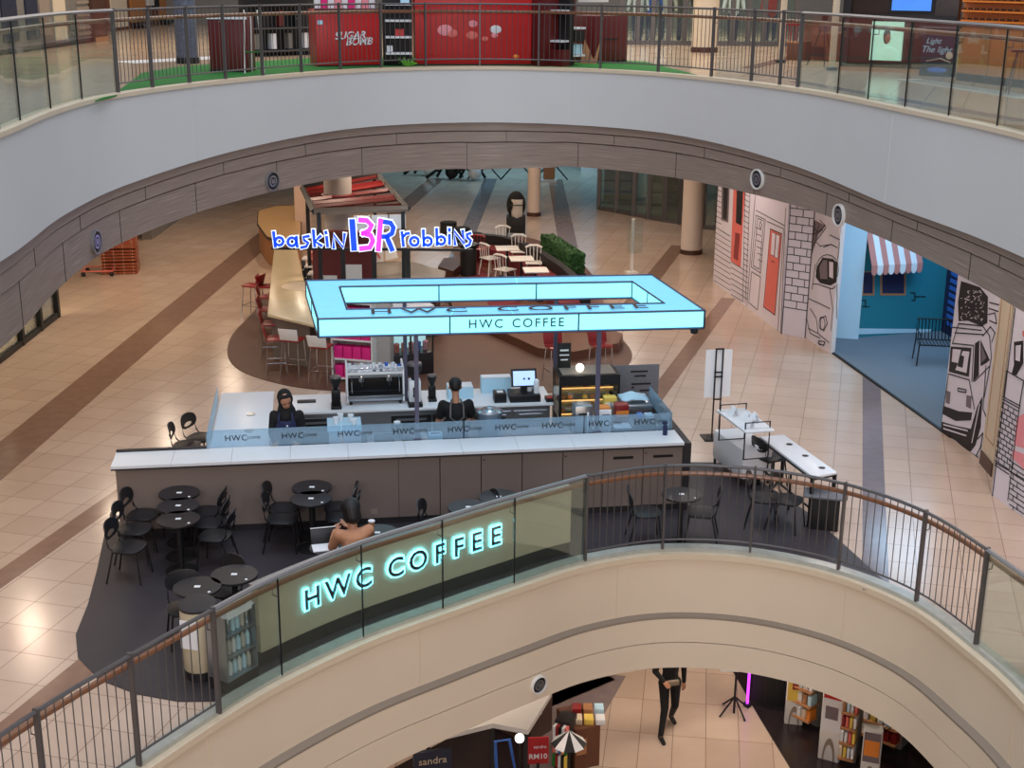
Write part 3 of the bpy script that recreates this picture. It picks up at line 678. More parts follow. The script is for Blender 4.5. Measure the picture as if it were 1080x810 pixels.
# local axes: x along counter, y back
mb = MB().box((.0, .3, .12), (.95, .5, .1)); mb.build('drip_base', 'inox', o, bevel=.01)
MB().box((0, .42, .32), (.92, .28, .34)).build('body', 'dark', o, bevel=.015)
for sx in (-1, 1): MB().slab([(sx * .47, .04, .05), (sx * .47, .56, .05), (sx * .47, .6, .62), (sx * .47, .1, .6)], .03 * -sx, (1, 0, 0)).build('side_panel', 'white', o, bevel=.006)
MB().box((0, .33, .52), (.92, .46, .05)).build('cup_tray', 'white', o, bevel=.008)
MB().tube([(-.46, .1, .6), (.46, .1, .6)], .012, 6).build('cup_rail', 'chrome', o)
MB().box((0, .12, .5), (.9, .03, .1)).build('control_panel', 'inox', o)
for x in (-.22, .22):
    MB().lathe([(.05, .38), (.05, .46), (.045, .48)], (x, .14, 0), 16).build('group_head', 'chrome', o)
    MB().tube([(x, .14, .37), (x, -.05, .35)], [.018, .013], 8).build('portafilter', 'black', o)
for x in (-.38, .38): MB().tube([(x, .1, .5), (x, .04, .4), (x, .02, .22)], .008, 6).build('steam_wand', 'chrome', o)
MB().box((0, .12, .175), (.86, .2, .012)).build('drip_grid', 'black', o)
for x in (-.4, .4):
    for y in (.1, .5): MB().lathe([(.02, 0), (.025, .07)], (x, y, 0), 10).build('foot', 'black', o)
cnt = 0
for i in range(9):
    for j in range(3):
        if random.random() < .2: continue
        loc = K(0, 0) ; base = o.location
        p = Vector(base) + KU * (-.4 + i * .1 + random.uniform(-.01, .01)) + KV * (.17 + j * .13)
        p.z = .92 + .545
        c = MB().lathe([(.024, 0), (.036, .05), (.038, .055), (.034, .055), (.022, .006)], (0, 0, 0), 10).build('coffee_cup', random.choice(['white', 'white', 'bluegoods', 'dark', 'inox']))
        c.location = p; tag(c, 'small cup standing in the crowd on top of the espresso machine', 'cup', 'cups on top of the espresso machine')
def grinder(loc, lab, s=1.0, body='white'):
    o = thing('coffee_grinder', lab, 'coffee grinder', loc, KA)
    MB().box((0, 0, .03 * s), (.2 * s, .3 * s, .06 * s)).build('base', 'dark', o, bevel=.01)
    MB().box((0, .04, .2 * s), (.17 * s, .2 * s, .32 * s)).build('body', body, o, bevel=.02)
    MB().tube([(0, -.08 * s, .22 * s), (0, -.14 * s, .21 * s)], .03 * s, 8).build('fork', 'dark', o)
    MB().lathe([(.04 * s, .36 * s), (.1 * s, .5 * s), (.11 * s, .58 * s)], (0, .03, 0), 18).build('hopper', 'black', o)
    MB().lathe([(.112 * s, .58 * s), (.1 * s, .61 * s), (.02, .62 * s)], (0, .03, 0), 18).build('hopper_lid', 'steel', o)
    for z_ in (.15, .25): MB().lathe([(.03 * s, 0), (.03 * s, .012)], (0, 0, 0), 12).build('dial', 'dark', o).matrix_local = Matrix.Translation((0, -.062 * s, z_ * s)) @ Matrix.Rotation(PI / 2, 4, 'X')
    return o
u_, v_ = at_k(437, 424, .92); grinder(K(u_, 2.75, .92), 'white coffee grinder with black bean hopper beside the tall post', 1.15)
grinder(K(u_ + .30, 2.95, .92), 'small dark coffee grinder with blue hopper right of the white grinder', .7, 'dark')
grinder(K(3.08, 2.75, .92), 'tall thin black grinder with silver domes left of the espresso machine', .85, 'dark')
u_, v_ = at_k(331, 421, 1.0)
MB().box((0, 0, .01), (.3, .13, .02)).build('tray', 'dark', org=None, bevel=.004).location = K(u_ - .12, 3.1, .92)
t_ = bpy.data.objects['tray']; t_.rotation_euler.z = KA; t_.location.z = .921; tag(t_, 'small black tray lying on the worktop beside the hijab wearing barista', 'tray')
def boxy(name, lab, cat, u, v, z, d, m, rz=0.0, parts=(), bevel=.006, group=None):
    o = thing(name, lab, cat, K(u, v, z), KA + rz, group)
    MB().box((0, 0, d[2] / 2), d).build('body', m, o, bevel=bevel)
    for nm, c, dd, mm in parts: MB().box(c, dd).build(nm, mm, o, bevel=.002)
    return o
boxy('cabinet_unit', 'white box unit with cups on top at the glass screen left of the steel drawers', 'cabinet', 3.17, .95, 0, (.46, .6, 1.22), 'white', parts=[('top_tray', (0, 0, 1.23), (.5, .62, .03), 'paleblue')])
for i, (du, dv) in enumerate(((-.12, 0), (.1, .1), (.14, -.12), (-.05, .15))):
    c = MB().lathe([(.03, 0), (.045, .1), (.047, .11), (.02, .112)], (0, 0, 0), 12).build('takeaway_cup', 'paper'); c.location = K(3.17 + du, .95 + dv, 1.245)
    tag(c, 'white takeaway cup on the box unit behind the glass screen', 'cup', 'takeaway cups on the box unit')
# blender jar, steel round pot, boxes
o = thing('blender_jar', 'clear ribbed measuring jar on the steel drawers', 'jar', K(3.95, .95, 1.0)); org = K(3.95, .95, 1.0)
MB().lathe([(.06, 0), (.075, .2), (.078, .22), (.06, .22), (.05, .02)], (0, 0, 0), 18).build('jar', GLC, o); MB().lathe([(.05, .22), (.05, .25), (.02, .26)], (0, 0, 0), 18).build('lid', 'paper', o)
boxy('ingredient_station', 'dark steel ingredient station with trays behind the glass screen', 'counter', 3.95, .95, 0, (.9, .5, 1.0), 'inox', parts=[('tray', (-.2, 0, 1.0), (.3, .36, .02), 'dark'), ('tray', (.2, 0, 1.0), (.3, .36, .02), 'dark'), ('door', (0, -.255, .6), (.8, .012, .6), 'dark')])
o = thing('round_warmer', 'round silver pot with concentric lid rings on the steel shelf', 'pot', K(5.32, .84, 1.04))
MB().lathe([(.17, 0), (.19, .05), (.19, .32), (.2, .33), (.2, .36)], (0, 0, 0), 28).build('body', 'inox', o)
MB().lathe([(.195, .36), (.15, .385), (.13, .38), (.11, .4), (.07, .4), (.06, .42), (.02, .43)], (0, 0, 0), 28).build('lid', 'chrome', o)
for sx in (-1, 1): MB().tube([(sx * .19, -.05, .25), (sx * .24, 0, .25), (sx * .19, .05, .25)], .012, 6).build('handle', 'dark', o)
boxy('napkin_box', 'small pale blue box left of the bending barista', 'box', 4.5, .72, .0, (.2, .2, 1.12), 'paleblue', parts=[('slot', (0, 0, 1.122), (.14, .04, .006), 'navy')])
for uu, vv, dd, lab in ((5.12, 3.1, (.42, .3, .2), 'low blue box on the back counter behind the bending barista'), (5.75, 3.33, (.5, .2, .26), 'wide pale box beside the till screen on the back counter')):
    boxy('carton', lab, 'box', uu, vv, .92, dd, 'paleblue', parts=[('flap', (0, -.02, dd[2] + .006), (dd[0] * .96, dd[1] * .9, .012), 'white')])
# stacked cups and till
for k, (uu, vv) in enumerate(((5.62 + .63, 2.9), (5.75 + .6, 2.76), (6.34, 3.05))):
    mb = MB()
    prof = []
    for q in range(9): prof += [(.042, .02 + q * .035), (.048, .045 + q * .035)]
    c = mb.lathe([(.03, 0)] + prof + [(.02, .36)], (0, 0, 0), 14).build('cup_stack', 'paper'); c.location = K(uu, vv, .92)
    tag(c, 'stack of white paper cups leaning beside the till screen', 'cup stack', 'paper cup stacks beside the till')
uu, _ = at_k(567, 425, 1.0)
o = thing('till', 'black point of sale till with bright tilted screen', 'till', K(uu - .15, 2.85, .92), KA)
MB().box((0, 0, .06), (.5, .42, .12)).build('cash_drawer', 'dark', o, bevel=.008)
MB().box((0, .02, .2), (.1, .1, .18)).build('stand', 'dark', o)
sc_ = MB().box((0, 0, .36), (.42, .03, .3), rx=math.radians(-18)).build('screen_case', 'black', o, bevel=.006)
MB().box((0, -.0185, .357), (.36, .008, .24), rx=math.radians(-18)).build('display', 'screen', sc_)
MB().box((.08, -.03, .35), (.035, .006, .035), rx=math.radians(-18)).build('icon', 'navy', sc_)
MB().box((.0, -.03, .352), (.03, .006, .03), rx=math.radians(-18)).build('icon', 'navy', sc_)
boxy('receipt_printer', 'black receipt printer with keys left of the till', 'printer', uu - .56, 2.78, .92, (.2, .24, .16), 'dark', parts=[('paper_roll', (0, -.02, .165), (.1, .1, .012), 'paper')])
boxy('card_terminal', 'black card terminal on the counter right of the till', 'card terminal', uu + .25, 2.7, .92, (.12, .2, .06), 'dark', parts=[('keypad', (0, -.03, .065), (.09, .1, .008), 'red')])
# cake display
o = thing('cake_display', 'black framed lit glass cake display with pastries', 'display case', K(7.15, 2.62, .0), KA)
W_, D_, H_ = 1.0, .62, 1.42
MB().box((0, 0, .35), (W_, D_, .7)).build('base', 'dark', o, bevel=.01)
for sx in (-1, 1):
    for sy in (-1, 1): MB().box((sx * (W_ / 2 - .02), sy * (D_ / 2 - .02), .7 + (H_ - .7) / 2), (.04, .04, H_ - .7)).build('corner_post', 'dark', o)
MB().box((0, 0, H_), (W_, D_, .05)).build('top_frame', 'dark', o); MB().box((0, 0, H_ + .03), (W_ - .12, D_ - .12, .012)).build('top_panel', 'ledge', o)
MB().box((0, -D_ / 2 + .005, H_ - .08), (W_ - .02, .012, .12)).build('header', 'dark', o)
MB().box((0, D_ / 2 - .03, 1.05), (W_ - .1, .012, .66)).build('rear_panel', 'cream', o)
MB().box((0, .1, H_ - .05), (W_ - .16, .05, .02)).build('case_lamp', 'glow', o)
for z_ in (.72, .95, 1.16): MB().box((0, 0, z_), (W_ - .08, D_ - .1, .012)).build('shelf', GLC, o)
for z_ in (.72, .95, 1.16):
    MB().box((0, -.1, z_ + .012), (W_ - .14, .05, .008)).build('lamp_strip', 'glow', o)
    for k in range(7):
        if random.random() < .15: continue
        x = -.38 + k * .125
        c = MB().lathe([(.045, 0), (.05, .03), (.035, .06), (.005, .065)], (0, 0, 0), 12).build('pastry', random.choice(['orange', 'yellow', 'orange', 'brownc', 'redseat'])); c.location = K(7.15, 2.62, 0) + KU * x + KV * (.04) + up * (z_ + .008)
        tag(c, 'small round pastry on a lit shelf of the cake display', 'pastry', 'pastries in the cake display')
for sx in (-1, 1): MB().box((sx * (W_ / 2 - .006), 0, 1.05), (.008, D_ - .08, .66)).build('side_glass', GLC, o)
MB().box((0, -D_ / 2 + .006, 1.02), (W_ - .08, .008, .58)).build('front_glass', GLC, o)
# black leaflet holder + white lamp on the case
o = boxy('menu_stand', 'small black menu stand with white lettering on the cake display', 'menu stand', 6.8, 2.75, 1.46, (.22, .03, .42), 'black', parts=[('text_line', (0, -.018, .3), (.14, .006, .03), 'paper'), ('text_line', (0, -.018, .22), (.16, .006, .02), 'paper'), ('text_line', (0, -.018, .14), (.12, .006, .02), 'paper')])
c = MB().ball((0, 0, .07), .07, 16, 10).build('globe_lamp', 'whiteglow'); c.location = K(7.02, 2.52, 1.45); tag(c, 'small white glowing globe on the cake display top', 'lamp')
# right end: label stand, box, register, blue cloth
boxy('ticket_printer', 'grey order ticket machine with white stick at the screen', 'printer', 6.72, .8, .97, (.26, .28, .5), 'inox', parts=[('slot', (0, -.145, .38), (.16, .01, .03), 'dark'), ('pen', (.06, -.15, .22), (.03, .012, .38), 'paper')])
boxy('price_card', 'white upright card with green logo beside the ticket machine', 'card', 7.08 - .05, .72, .97, (.24, .02, .42), 'paper', parts=[('green_mark', (-.05, -.012, .2), (.06, .004, .12), 'green'), ('text_line', (.04, -.012, .34), (.12, .004, .02), 'inkgrey')])
boxy('laptop_stand', 'dark box with a white sheet on it beside the right post', 'box', 7.35, .85, .97, (.34, .3, .1), 'dark', parts=[('sheet', (0, 0, .107), (.26, .24, .012), 'paper')])
boxy('snack_box', 'orange snack carton behind the white card', 'box', 7.15, 1.25, .97, (.18, .2, .3), 'orange', parts=[('label_band', (0, -.102, .16), (.18, .006, .08), 'yellow')])
boxy('snack_box', 'red and orange snack carton in front of the cake display', 'box', 7.45, 1.35, .97, (.2, .2, .3), 'redseat', parts=[('label_band', (0, -.102, .16), (.2, .006, .1), 'orange')])
boxy('syrup_rack', 'dark rack of small blue packets right of the orange cartons', 'rack', 7.72, .9, .97, (.3, .24, .22), 'dark', parts=[('packet', (-.08, 0, .24), (.08, .16, .06), 'bluegoods'), ('packet', (.06, 0, .24), (.12, .16, .04), 'paleblue')])
o = boxy('cash_register', 'grey box register topped with a folded white cloth at kiosk right end', 'register', 7.68, 1.75, .97, (.62, .5, .2), 'inox', parts=[('drawer', (0, -.255, .09), (.5, .012, .12), 'steel'), ('knob', (-.12, -.27, .09), (.03, .02, .03), 'dark')])
cl = MB()
mbv = []
for i in range(9):
    for j in range(7): x = -.22 + i * .055; y = -.17 + j * .055; mbv.append((x, y, .02 + .10 * math.exp(-((x + .02) ** 2 + (y - .02) ** 2) / .02) + random.uniform(0, .025)))
cl.add(mbv, [(i * 7 + j, (i + 1) * 7 + j, (i + 1) * 7 + j + 1, i * 7 + j + 1) for i in range(8) for j in range(6)])
c = cl.build('cloth', 'paleblue'); c.location = K(7.75, 1.8, 1.17); c.rotation_euler.z = KA; md = c.modifiers.new('s', 'SOLIDIFY'); md.thickness = .012; tag(c, 'crumpled pale blue cloth lying on the grey register', 'cloth')
boxy('snack_bag', 'yellow and white packet beside the crumpled cloth', 'packet', 7.38, 1.85, 1.17 - .2, (.2, .16, .26), 'yellow', parts=[('band', (0, -.082, .14), (.2, .006, .08), 'paper')])
o = thing('bottle', 'small dark blue spray bottle on the ledge at the right end', 'bottle', K(7.88, .3, 1.1))
MB().lathe([(.035, 0), (.037, .13), (.015, .16)], (0, 0, 0), 14).build('body', 'navy', o)
MB().box((-.01, 0, .19), (.08, .03, .045)).build('trigger_head', 'navy', o, bevel=.008)
# speckled board standing behind the kiosk
o = thing('display_board', 'grey speckled rectangular board with dark writing standing behind the kiosk end', 'board', K(8.1, 3.2, 0), KA)
MB().box((0, 0, .86), (.86, .03, .95)).build('panel', 'terrazzo', o, bevel=.01)
for z_, x, l in ((1.22, .08, .3), (1.14, .1, .2), (1.0, .12, .34), (.94, -.02, .04), (.88, .2, .2)): MB().box((x, -.018, z_), (l, .005, .03)).build('writing', 'ink', o)
for sx in (-1, 1): MB().box((sx * .3, 0, .2), (.04, .04, .4)).build('leg', 'dark', o)

# ------------------------------------------------------------------ cafe tables and chairs
def round_table(lab, x, y, mtop='tabletop', r=0.28):
    o = thing('round_table', lab, 'table', (x, y, 0.01), 0, 'small round cafe tables')
    MB().lathe([(r * .98, .715), (r, .722), (r, .738), (r * .99, .745)], (0, 0, 0), 36).build('tabletop', mtop, o)
    MB().lathe([(.035, .02), (.035, .7), (.09, .712)], (0, 0, 0), 14).build('pedestal', 'black', o)
    MB().lathe([(.215, 0), (.215, .012), (.19, .02), (.04, .03)], (0, 0, 0), 28).build('base', 'black', o)
    MB().box((0, .0, .7465), (.07, .05, .003)).build('sticker', 'paper', o)
    MB().lathe([(.018, .745), (.018, .749)], (.17, -.14, 0), 10).build('table_number', 'paper', o)
    return o
TB = [(189, 520, 'black round table touching the taupe counter front, rearmost of three joined tables at left'), (188, 533.5, 'black round table in the middle of three joined tables at left'),
      (188, 547.5, 'black round table, front one of three joined tables at left'), (329, 514, 'round table against counter front behind the blue-lit table'),
      (328, 526, 'blue-lit round table in front of another near the counter middle'), (208, 619, 'black round table nearest the railing at lower left'),
      (247, 606, 'black round table overlapping the lowest left table, slightly behind it'), (494, 535, 'blue-lit round table half hidden by the glass balustrade rail'),
      (526, 524, 'blue-lit round table by the counter doors, behind a table at the rail'), (719, 521.5, 'single round table with two chairs behind the metal railing'),
      (398, 562, 'round table with a drink behind the seated customer in tan'), (350, 577, 'round table holding the open laptop beside the customer in tan')]
for px, py, lab in TB:
    p = G(px, py, .75); round_table(lab, p.x, p.y)
def mk_chair(lab, grp):
    """front of the seat looks along -y"""
    o = thing('cafe_chair', lab, 'chair', (0, 0, 0.01), 0, grp)
    s = MB(); pts = []
    for k in range(24):
        a = 2 * PI * k / 24; rr = .215 * (abs(math.cos(a)) ** 3.2 + abs(math.sin(a)) ** 3.2) ** (-1 / 3.2); pts.append((rr * math.cos(a), rr * math.sin(a) * .98))
    s.prism(pts, .43, .455); s.build('seat', 'seatpl', o, bevel=.008)
    # rounded backrest with a slot, slightly reclined and curved
    b = MB(); n = 28; out = []; inn = []
    def bp(x, z, d): return Vector((x, .2 + d + (z - .45) * .18 - x * x * .9, z))
    for k in range(n):
        a = 2 * PI * k / n
        ex = 2.6; q = (abs(math.cos(a)) ** ex + abs(math.sin(a)) ** ex) ** (-1 / ex)
        out.append((.205 * q * math.cos(a), .69 + .12 * q * math.sin(a))); inn.append((.11 * math.cos(a), .635 + .035 * math.sin(a)))
    vs = []
    for (x, z), (x2, z2) in zip(out, inn): vs += [bp(x, z, 0), bp(x2, z2, 0), bp(x2, z2, .016), bp(x, z, .016)]
    b.add(vs, [(4 * k + j, 4 * ((k + 1) % n) + j, 4 * ((k + 1) % n) + (j + 1) % 4, 4 * k + (j + 1) % 4) for k in range(n) for j in range(4)])
    b.build('backrest', 'seatpl', o)
    for sx in (-1, 1):
        MB().tube([(sx * .17, -.16, .44), (sx * .21, -.21, 0)], .012, 8).build('leg', 'dark', o)
        MB().tube([(sx * .17, .15, .44), (sx * .215, .25, 0)], .012, 8).build('leg', 'dark', o)
        MB().tube([(sx * .17, .13, .43), (sx * .18, .2, .5), (sx * .17, .235, .68)], .011, 8).build('back_support', 'dark', o)
    MB().tube([(-.17, -.16, .42), (.17, -.16, .42), (.17, .15, .42), (-.17, .15, .42)], .01, 6, closed=True).build('seat_frame', 'dark', o)
    return o
CG = 'black cafe chairs'
# foot point of the seat centre, facing direction in degrees (0 faces the camera, 90 faces right)
def pc(px, py, z=.45): return G(px, py, z)
CH = [((151, 543), 84, 'black cafe chair at the counter, rearmost of three chairs left of the joined tables'), ((143, 558), 88, 'black cafe chair, middle one left of the joined tables'),
      ((136, 577), 84, 'black cafe chair nearest the tan floor, front one left of the joined tables'), ((219, 540), -94, 'black cafe chair at the counter right of the rear joined table'),
      ((222, 551), -92, 'black cafe chair right of the middle joined table'), ((227, 565), -96, 'black cafe chair right of the front joined table'),
      ((299, 536), 86, 'black cafe chair left of the table against the counter middle'), ((298, 547), 90, 'black cafe chair left of the blue-lit middle table'),
      ((358, 535), -88, 'black cafe chair right of the table against the counter middle'), ((360, 545), -92, 'black cafe chair right of the blue-lit middle table, behind the customer'),
      ((196, 641), 20, 'black cafe chair tucked under the table nearest the lower left railing'), ((234, 622), -30, 'black cafe chair between the two lowest left tables'),
      ((462, 556), 80, 'black cafe chair left of the table at the glass rail'), ((505, 546), -70, 'black cafe chair mostly hidden between two tables at the glass rail'),
      ((681, 540), 92, 'black cafe chair with blue-lit seat left of the single table'), ((740, 540), -100, 'black cafe chair right of the single table behind the railing'),
      ((812, 482), 115, 'black cafe chair tucked at the white long table end'), ((806, 525), 75, 'black chair behind the railing near the white long table middle'), ((831, 527), 60, 'black chair behind the railing under the white long table'),
      ((212, 461), 70, 'black chair standing on tan floor at the left end of the kiosk')]
first = mk_chair(CH[0][2], CG); used = False
for (px, py), deg, lab in CH:
    p = pc(px, py)
    rz = math.radians(deg)
    if not used: first.location = (p.x, p.y, .01); first.rotation_euler = (0, 0, rz); used = True
    else: dup(first, (p.x, p.y, .01), rz, lab, CG)
# second chair behind the one by the kiosk end
p = pc(203, 466); dup(first, (p.x - .05, p.y - .15, .01), math.radians(95), 'second black chair leaning close to the kiosk left end, partly hidden', CG)

# white long table
o = thing('long_table', 'long narrow white table with black legs and three round cable holes', 'table', (0, 0, 0))
tz = .80; a, b, c, d = G(801, 460, tz), G(827, 458.5, tz), G(883, 498, tz), G(858, 503, tz); org = (a + b + c + d) / 4; org.z = 0; o.location = org
MB().slab([a, b, c, d], -.035, up).build('tabletop', 'white', o, org, bevel=.004)
cor = [a, d, c, b]; ins_ = lambda p: p + (Vector((org.x, org.y, p.z)) - p) * .05
for p in (a, b, c, d): q = ins_(p); MB().box((q.x, q.y, (tz - .035) / 2 + .005), (.045, .045, tz - .045), rz=.9).build('leg', 'dark', o, org)
for p, q in ((a, b), (b, c), (c, d), (d, a)): MB().tube([ins_(p) - up * .06, ins_(q) - up * .06], .02, 4).build('rail', 'dark', o, org)
for s in (.25, .55, .85):
    q = (a + b) / 2 + ((c + d) / 2 - (a + b) / 2) * s + (b - a).normalized() * .08; MB().lathe([(.045, tz), (.05, tz + .004), (.03, tz + .006)], (q.x, q.y, 0), 18).build('cable_hole', 'dark', o, org)
for s in (.3, .62):
    q = a + (d - a) * s; MB().box((q.x, q.y, .3), (.03, .03, .56)).build('inner_leg', 'dark', o, org)
MB().tube([ins_(a) + up * (-.5), ins_(d) + up * (-.5)], .016, 6).build('foot_rail', 'dark', o, org)
# flat black bench with patterned bag-like box
p = G(868, 556, .0); o = thing('planter_box', 'low black box with speckled flat top behind the railing, right of the chairs', 'box', (p.x, p.y, .01), math.radians(-14))
MB().box((0, 0, .24), (.42, .3, .48)).build('body', 'black', o, bevel=.01); MB().box((-.02, 0, .5), (.56, .36, .03)).build('lid', 'terrazzo', o, bevel=.006)
# two tier display unit
o = thing('display_unit', 'two-tier white display unit with black frame, holding small folded cards', 'display unit', (0, 0, 0))
lo = [G(752, 452, .62), G(784, 475, .62), G(816, 472, .62), G(785, 450, .62)]; org = sum(lo, Vector()) / 4; org.z = 0.01; o.location = org
MB().slab([v for v in lo], -.5, up).build('lower_cabinet', 'white', o, org, bevel=.05)
for v in lo: q = v + (Vector((org.x, org.y, v.z)) - v) * .12; MB().box((q.x, q.y, .07), (.04, .04, .12)).build('leg', 'dark', o, org)
hi = [G(755, 432, 1.12), G(787, 456, 1.12), G(817, 453.5, 1.12), G(786, 430, 1.12)]
MB().slab(hi, -.03, up).build('upper_shelf', 'white', o, org, bevel=.005)
for (p, q) in ((hi[0], hi[3]), (hi[1], hi[2])):
    p2 = p + (q - p) * .08; q2 = p + (q - p) * .95; 
    sh_ = (hi[2] - hi[3]).normalized() * (.09 if p is hi[0] else -.12)
    p2 += sh_; q2 += sh_
    lowp, lowq = Vector((p2.x, p2.y, .64)), Vector((q2.x, q2.y, .64)); P2, Q2 = Vector((p2.x, p2.y, 1.22)), Vector((q2.x, q2.y, 1.22))
    MB().tube([lowp, lowq, Q2, P2], .016, 4, closed=True).build('frame', 'dark', o, org)
for s, t_ in ((.3, .3), (.55, .45), (.6, .7), (.8, .3)):
    q = hi[0] + (hi[1] - hi[0]) * s + (hi[3] - hi[0]) * t_
    c = thing('tent_card', 'small folded white card standing on the upper display shelf', 'card', (q.x, q.y, 1.12), random.uniform(.2, .9), 'folded cards on the display shelf')
    for sx in (-1, 1): MB().box((sx * .03, 0, .075), (.004, .12, .155), ry=-sx * .38).build('leaf', 'paper', c)
# board stand
p = G(754, 463, 0); o = thing('board_stand', 'white poster board clamped on a slim black two-pole stand', 'poster stand', (p.x, p.y, .0), math.radians(8))
MB().box((0, .05, .01), (.42, .36, .02)).build('base', 'dark', o, bevel=.004)
for sx in (-1, 1): MB().box((sx * .06, 0, .82), (.022, .022, 1.6)).build('pole', 'dark', o)
for z_ in (.72, 1.12, 1.2, 1.61): MB().box((0, 0, z_), (.15, .024, .022)).build('crossbar', 'dark', o)
MB().box((0, .03, 1.17), (.46, .012, .84)).build('board', 'paper', o)
# rounded cabinet and shelf behind the glass at left of sign wall
p = G(213, 711, .01); o = thing('rounded_cabinet', 'cream rounded cabinet with a white poster, behind the railing left of the glass balustrade', 'cabinet', p)
MB().lathe([(.21, .12), (.22, .14), (.22, .84), (.21, .86)], (0, 0, 0), 28, sx=.9).build('body', mat('sign_wall_laminate', (198, 186, 160)), o); MB().lathe([(.19, 0), (.19, .12)], (0, 0, 0), 24, sx=.9).build('base', 'counterdark', o)
MB().lathe([(.23, .86), (.23, .885), (.2, .89)], (0, 0, 0), 28, sx=.9).build('top', 'counterdark', o)
MB().box((-.06, -.215, .6), (.2, .012, .34), rz=-.25).build('poster', 'paper', o)
c0, t0 = along(offset([p for p in C1 if p.y > 12.3 and p.x < 1], .45, closed=False), .35)
o = thing('goods_fridge', 'small glass fronted shelf of pale bottles and cartons with a white notice on top', 'display case', (G(250, 722, 0).x, G(250, 722, 0).y, .01), math.atan2(t0.y, t0.x))
MB().box((0, .04, .08), (.46, .3, .14)).build('base', 'counterdark', o)
for z_ in (.16, .42, .68, .92): MB().box((0, .04, z_), (.46, .3, .016)).build('shelf', 'inox', o)
for sx in (-1, 1): MB().box((sx * .23, .04, .54), (.014, .3, .78)).build('side', 'inox', o)
MB().box((0, .18, .54), (.46, .012, .78)).build('back', 'greycol', o)
MB().box((-.02, -.12, 1.02), (.38, .01, .24)).build('notice', 'paper', o)
MB().box((-.1, -.127, 1.06), (.12, .004, .02)).build('notice_line', 'pink', o); MB().box((.0, -.127, 1.0), (.2, .004, .012)).build('notice_line', 'inkgrey', o)
R_ = Matrix.Rotation(o.rotation_euler.z, 3, 'Z')
for zi, z_ in enumerate((.17, .43, .69)):
    for k in range(6):
        m_ = random.choice(['paper', 'paleblue', 'white', 'inox', 'greycloth'])
        c = MB().lathe([(.026, 0), (.029, .02), (.029, .13), (.012, .16), (.012, .18)], (0, 0, 0), 10).build('bottle', m_)
        c.location = o.location + R_ @ Vector((-.18 + k * .072, -.02, z_)); tag(c, 'small pale bottle on a shelf of the low display behind the glass', 'bottle', 'bottles in the low display')

# ------------------------------------------------------------------ items with the customer
p = G(345, 577, .76); o = thing('laptop', 'open laptop on the round table left of the customer in tan', 'laptop', (p.x - .02, p.y - .02, .757), math.radians(15))
MB().box((0, 0, .008), (.32, .22, .014)).build('keyboard_deck', 'paper', o, bevel=.003)
MB().box((-.0, .15, .1), (.32, .01, .21), rx=math.radians(-20)).build('lid', 'dark', o, bevel=.003)
MB().box((0, .185, .2), (.32, .012, .008)).build('lid_edge', 'white', o)
p = G(392, 560, .75); c = MB().lathe([(.032, 0), (.042, .12), (.045, .125), (.03, .14)], (0, 0, 0), 14).build('iced_drink', 'brownc'); c.location = (p.x, p.y, .757); tag(c, 'plastic cup of iced drink on the table beside the customer in tan', 'drink')
MB().lathe([(.045, .125), (.044, .14), (.02, .15)], (0, 0, 0), 14).build('lid', 'paper', c)

# ------------------------------------------------------------------ people
def cap(mb, a, b, ra, rb, n=10):
    a = Vector(a); b = Vector(b); mb.ball(a, ra, 10, 6); mb.ball(b, rb, 10, 6); mb.tube([a, b], [ra, rb], n)
def hand(mb, w_, d, sidev, size=.17, curl=.5):
    """palm with four unequal bent fingers and a side thumb; d = pointing direction, sidev = towards the thumb"""
    d = Vector(d).normalized(); s_ = Vector(sidev); s_ = (s_ - d * s_.dot(d)).normalized(); nrm = d.cross(s_)
    k = size / .17; w_ = Vector(w_); c = w_ + d * .045 * k
    for q in (-1, 0, 1): cap(mb, w_ + s_ * q * .018 * k, w_ + d * .085 * k + s_ * q * .028 * k, .014 * k, .013 * k, 8)
    for i, L in enumerate((.068, .078, .072, .055)):
        st = w_ + d * .085 * k + s_ * (.033 - i * .022) * k; m_ = st + d * L * .5 * k + nrm * curl * .01 * k; e = m_ + (d * .85 + nrm * curl * .9).normalized() * L * .5 * k
        cap(mb, st, m_, .0095 * k, .0085 * k, 6); cap(mb, m_, e, .0085 * k, .007 * k, 6)
    st = w_ + d * .025 * k + s_ * .03 * k; m_ = st + (d * .6 + s_ * .8).normalized() * .035 * k; e = m_ + (d * .9 + s_ * .2).normalized() * .03 * k
    cap(mb, st, m_, .012 * k, .0105 * k, 6); cap(mb, m_, e, .0105 * k, .008 * k, 6)
def remesh(o, vs):
    m = o.modifiers.new('union', 'REMESH'); m.mode = 'VOXEL'; m.voxel_size = vs; m.use_smooth_shade = True
    s = o.modifiers.new('smooth', 'SMOOTH'); s.iterations = 3; s.factor = .5
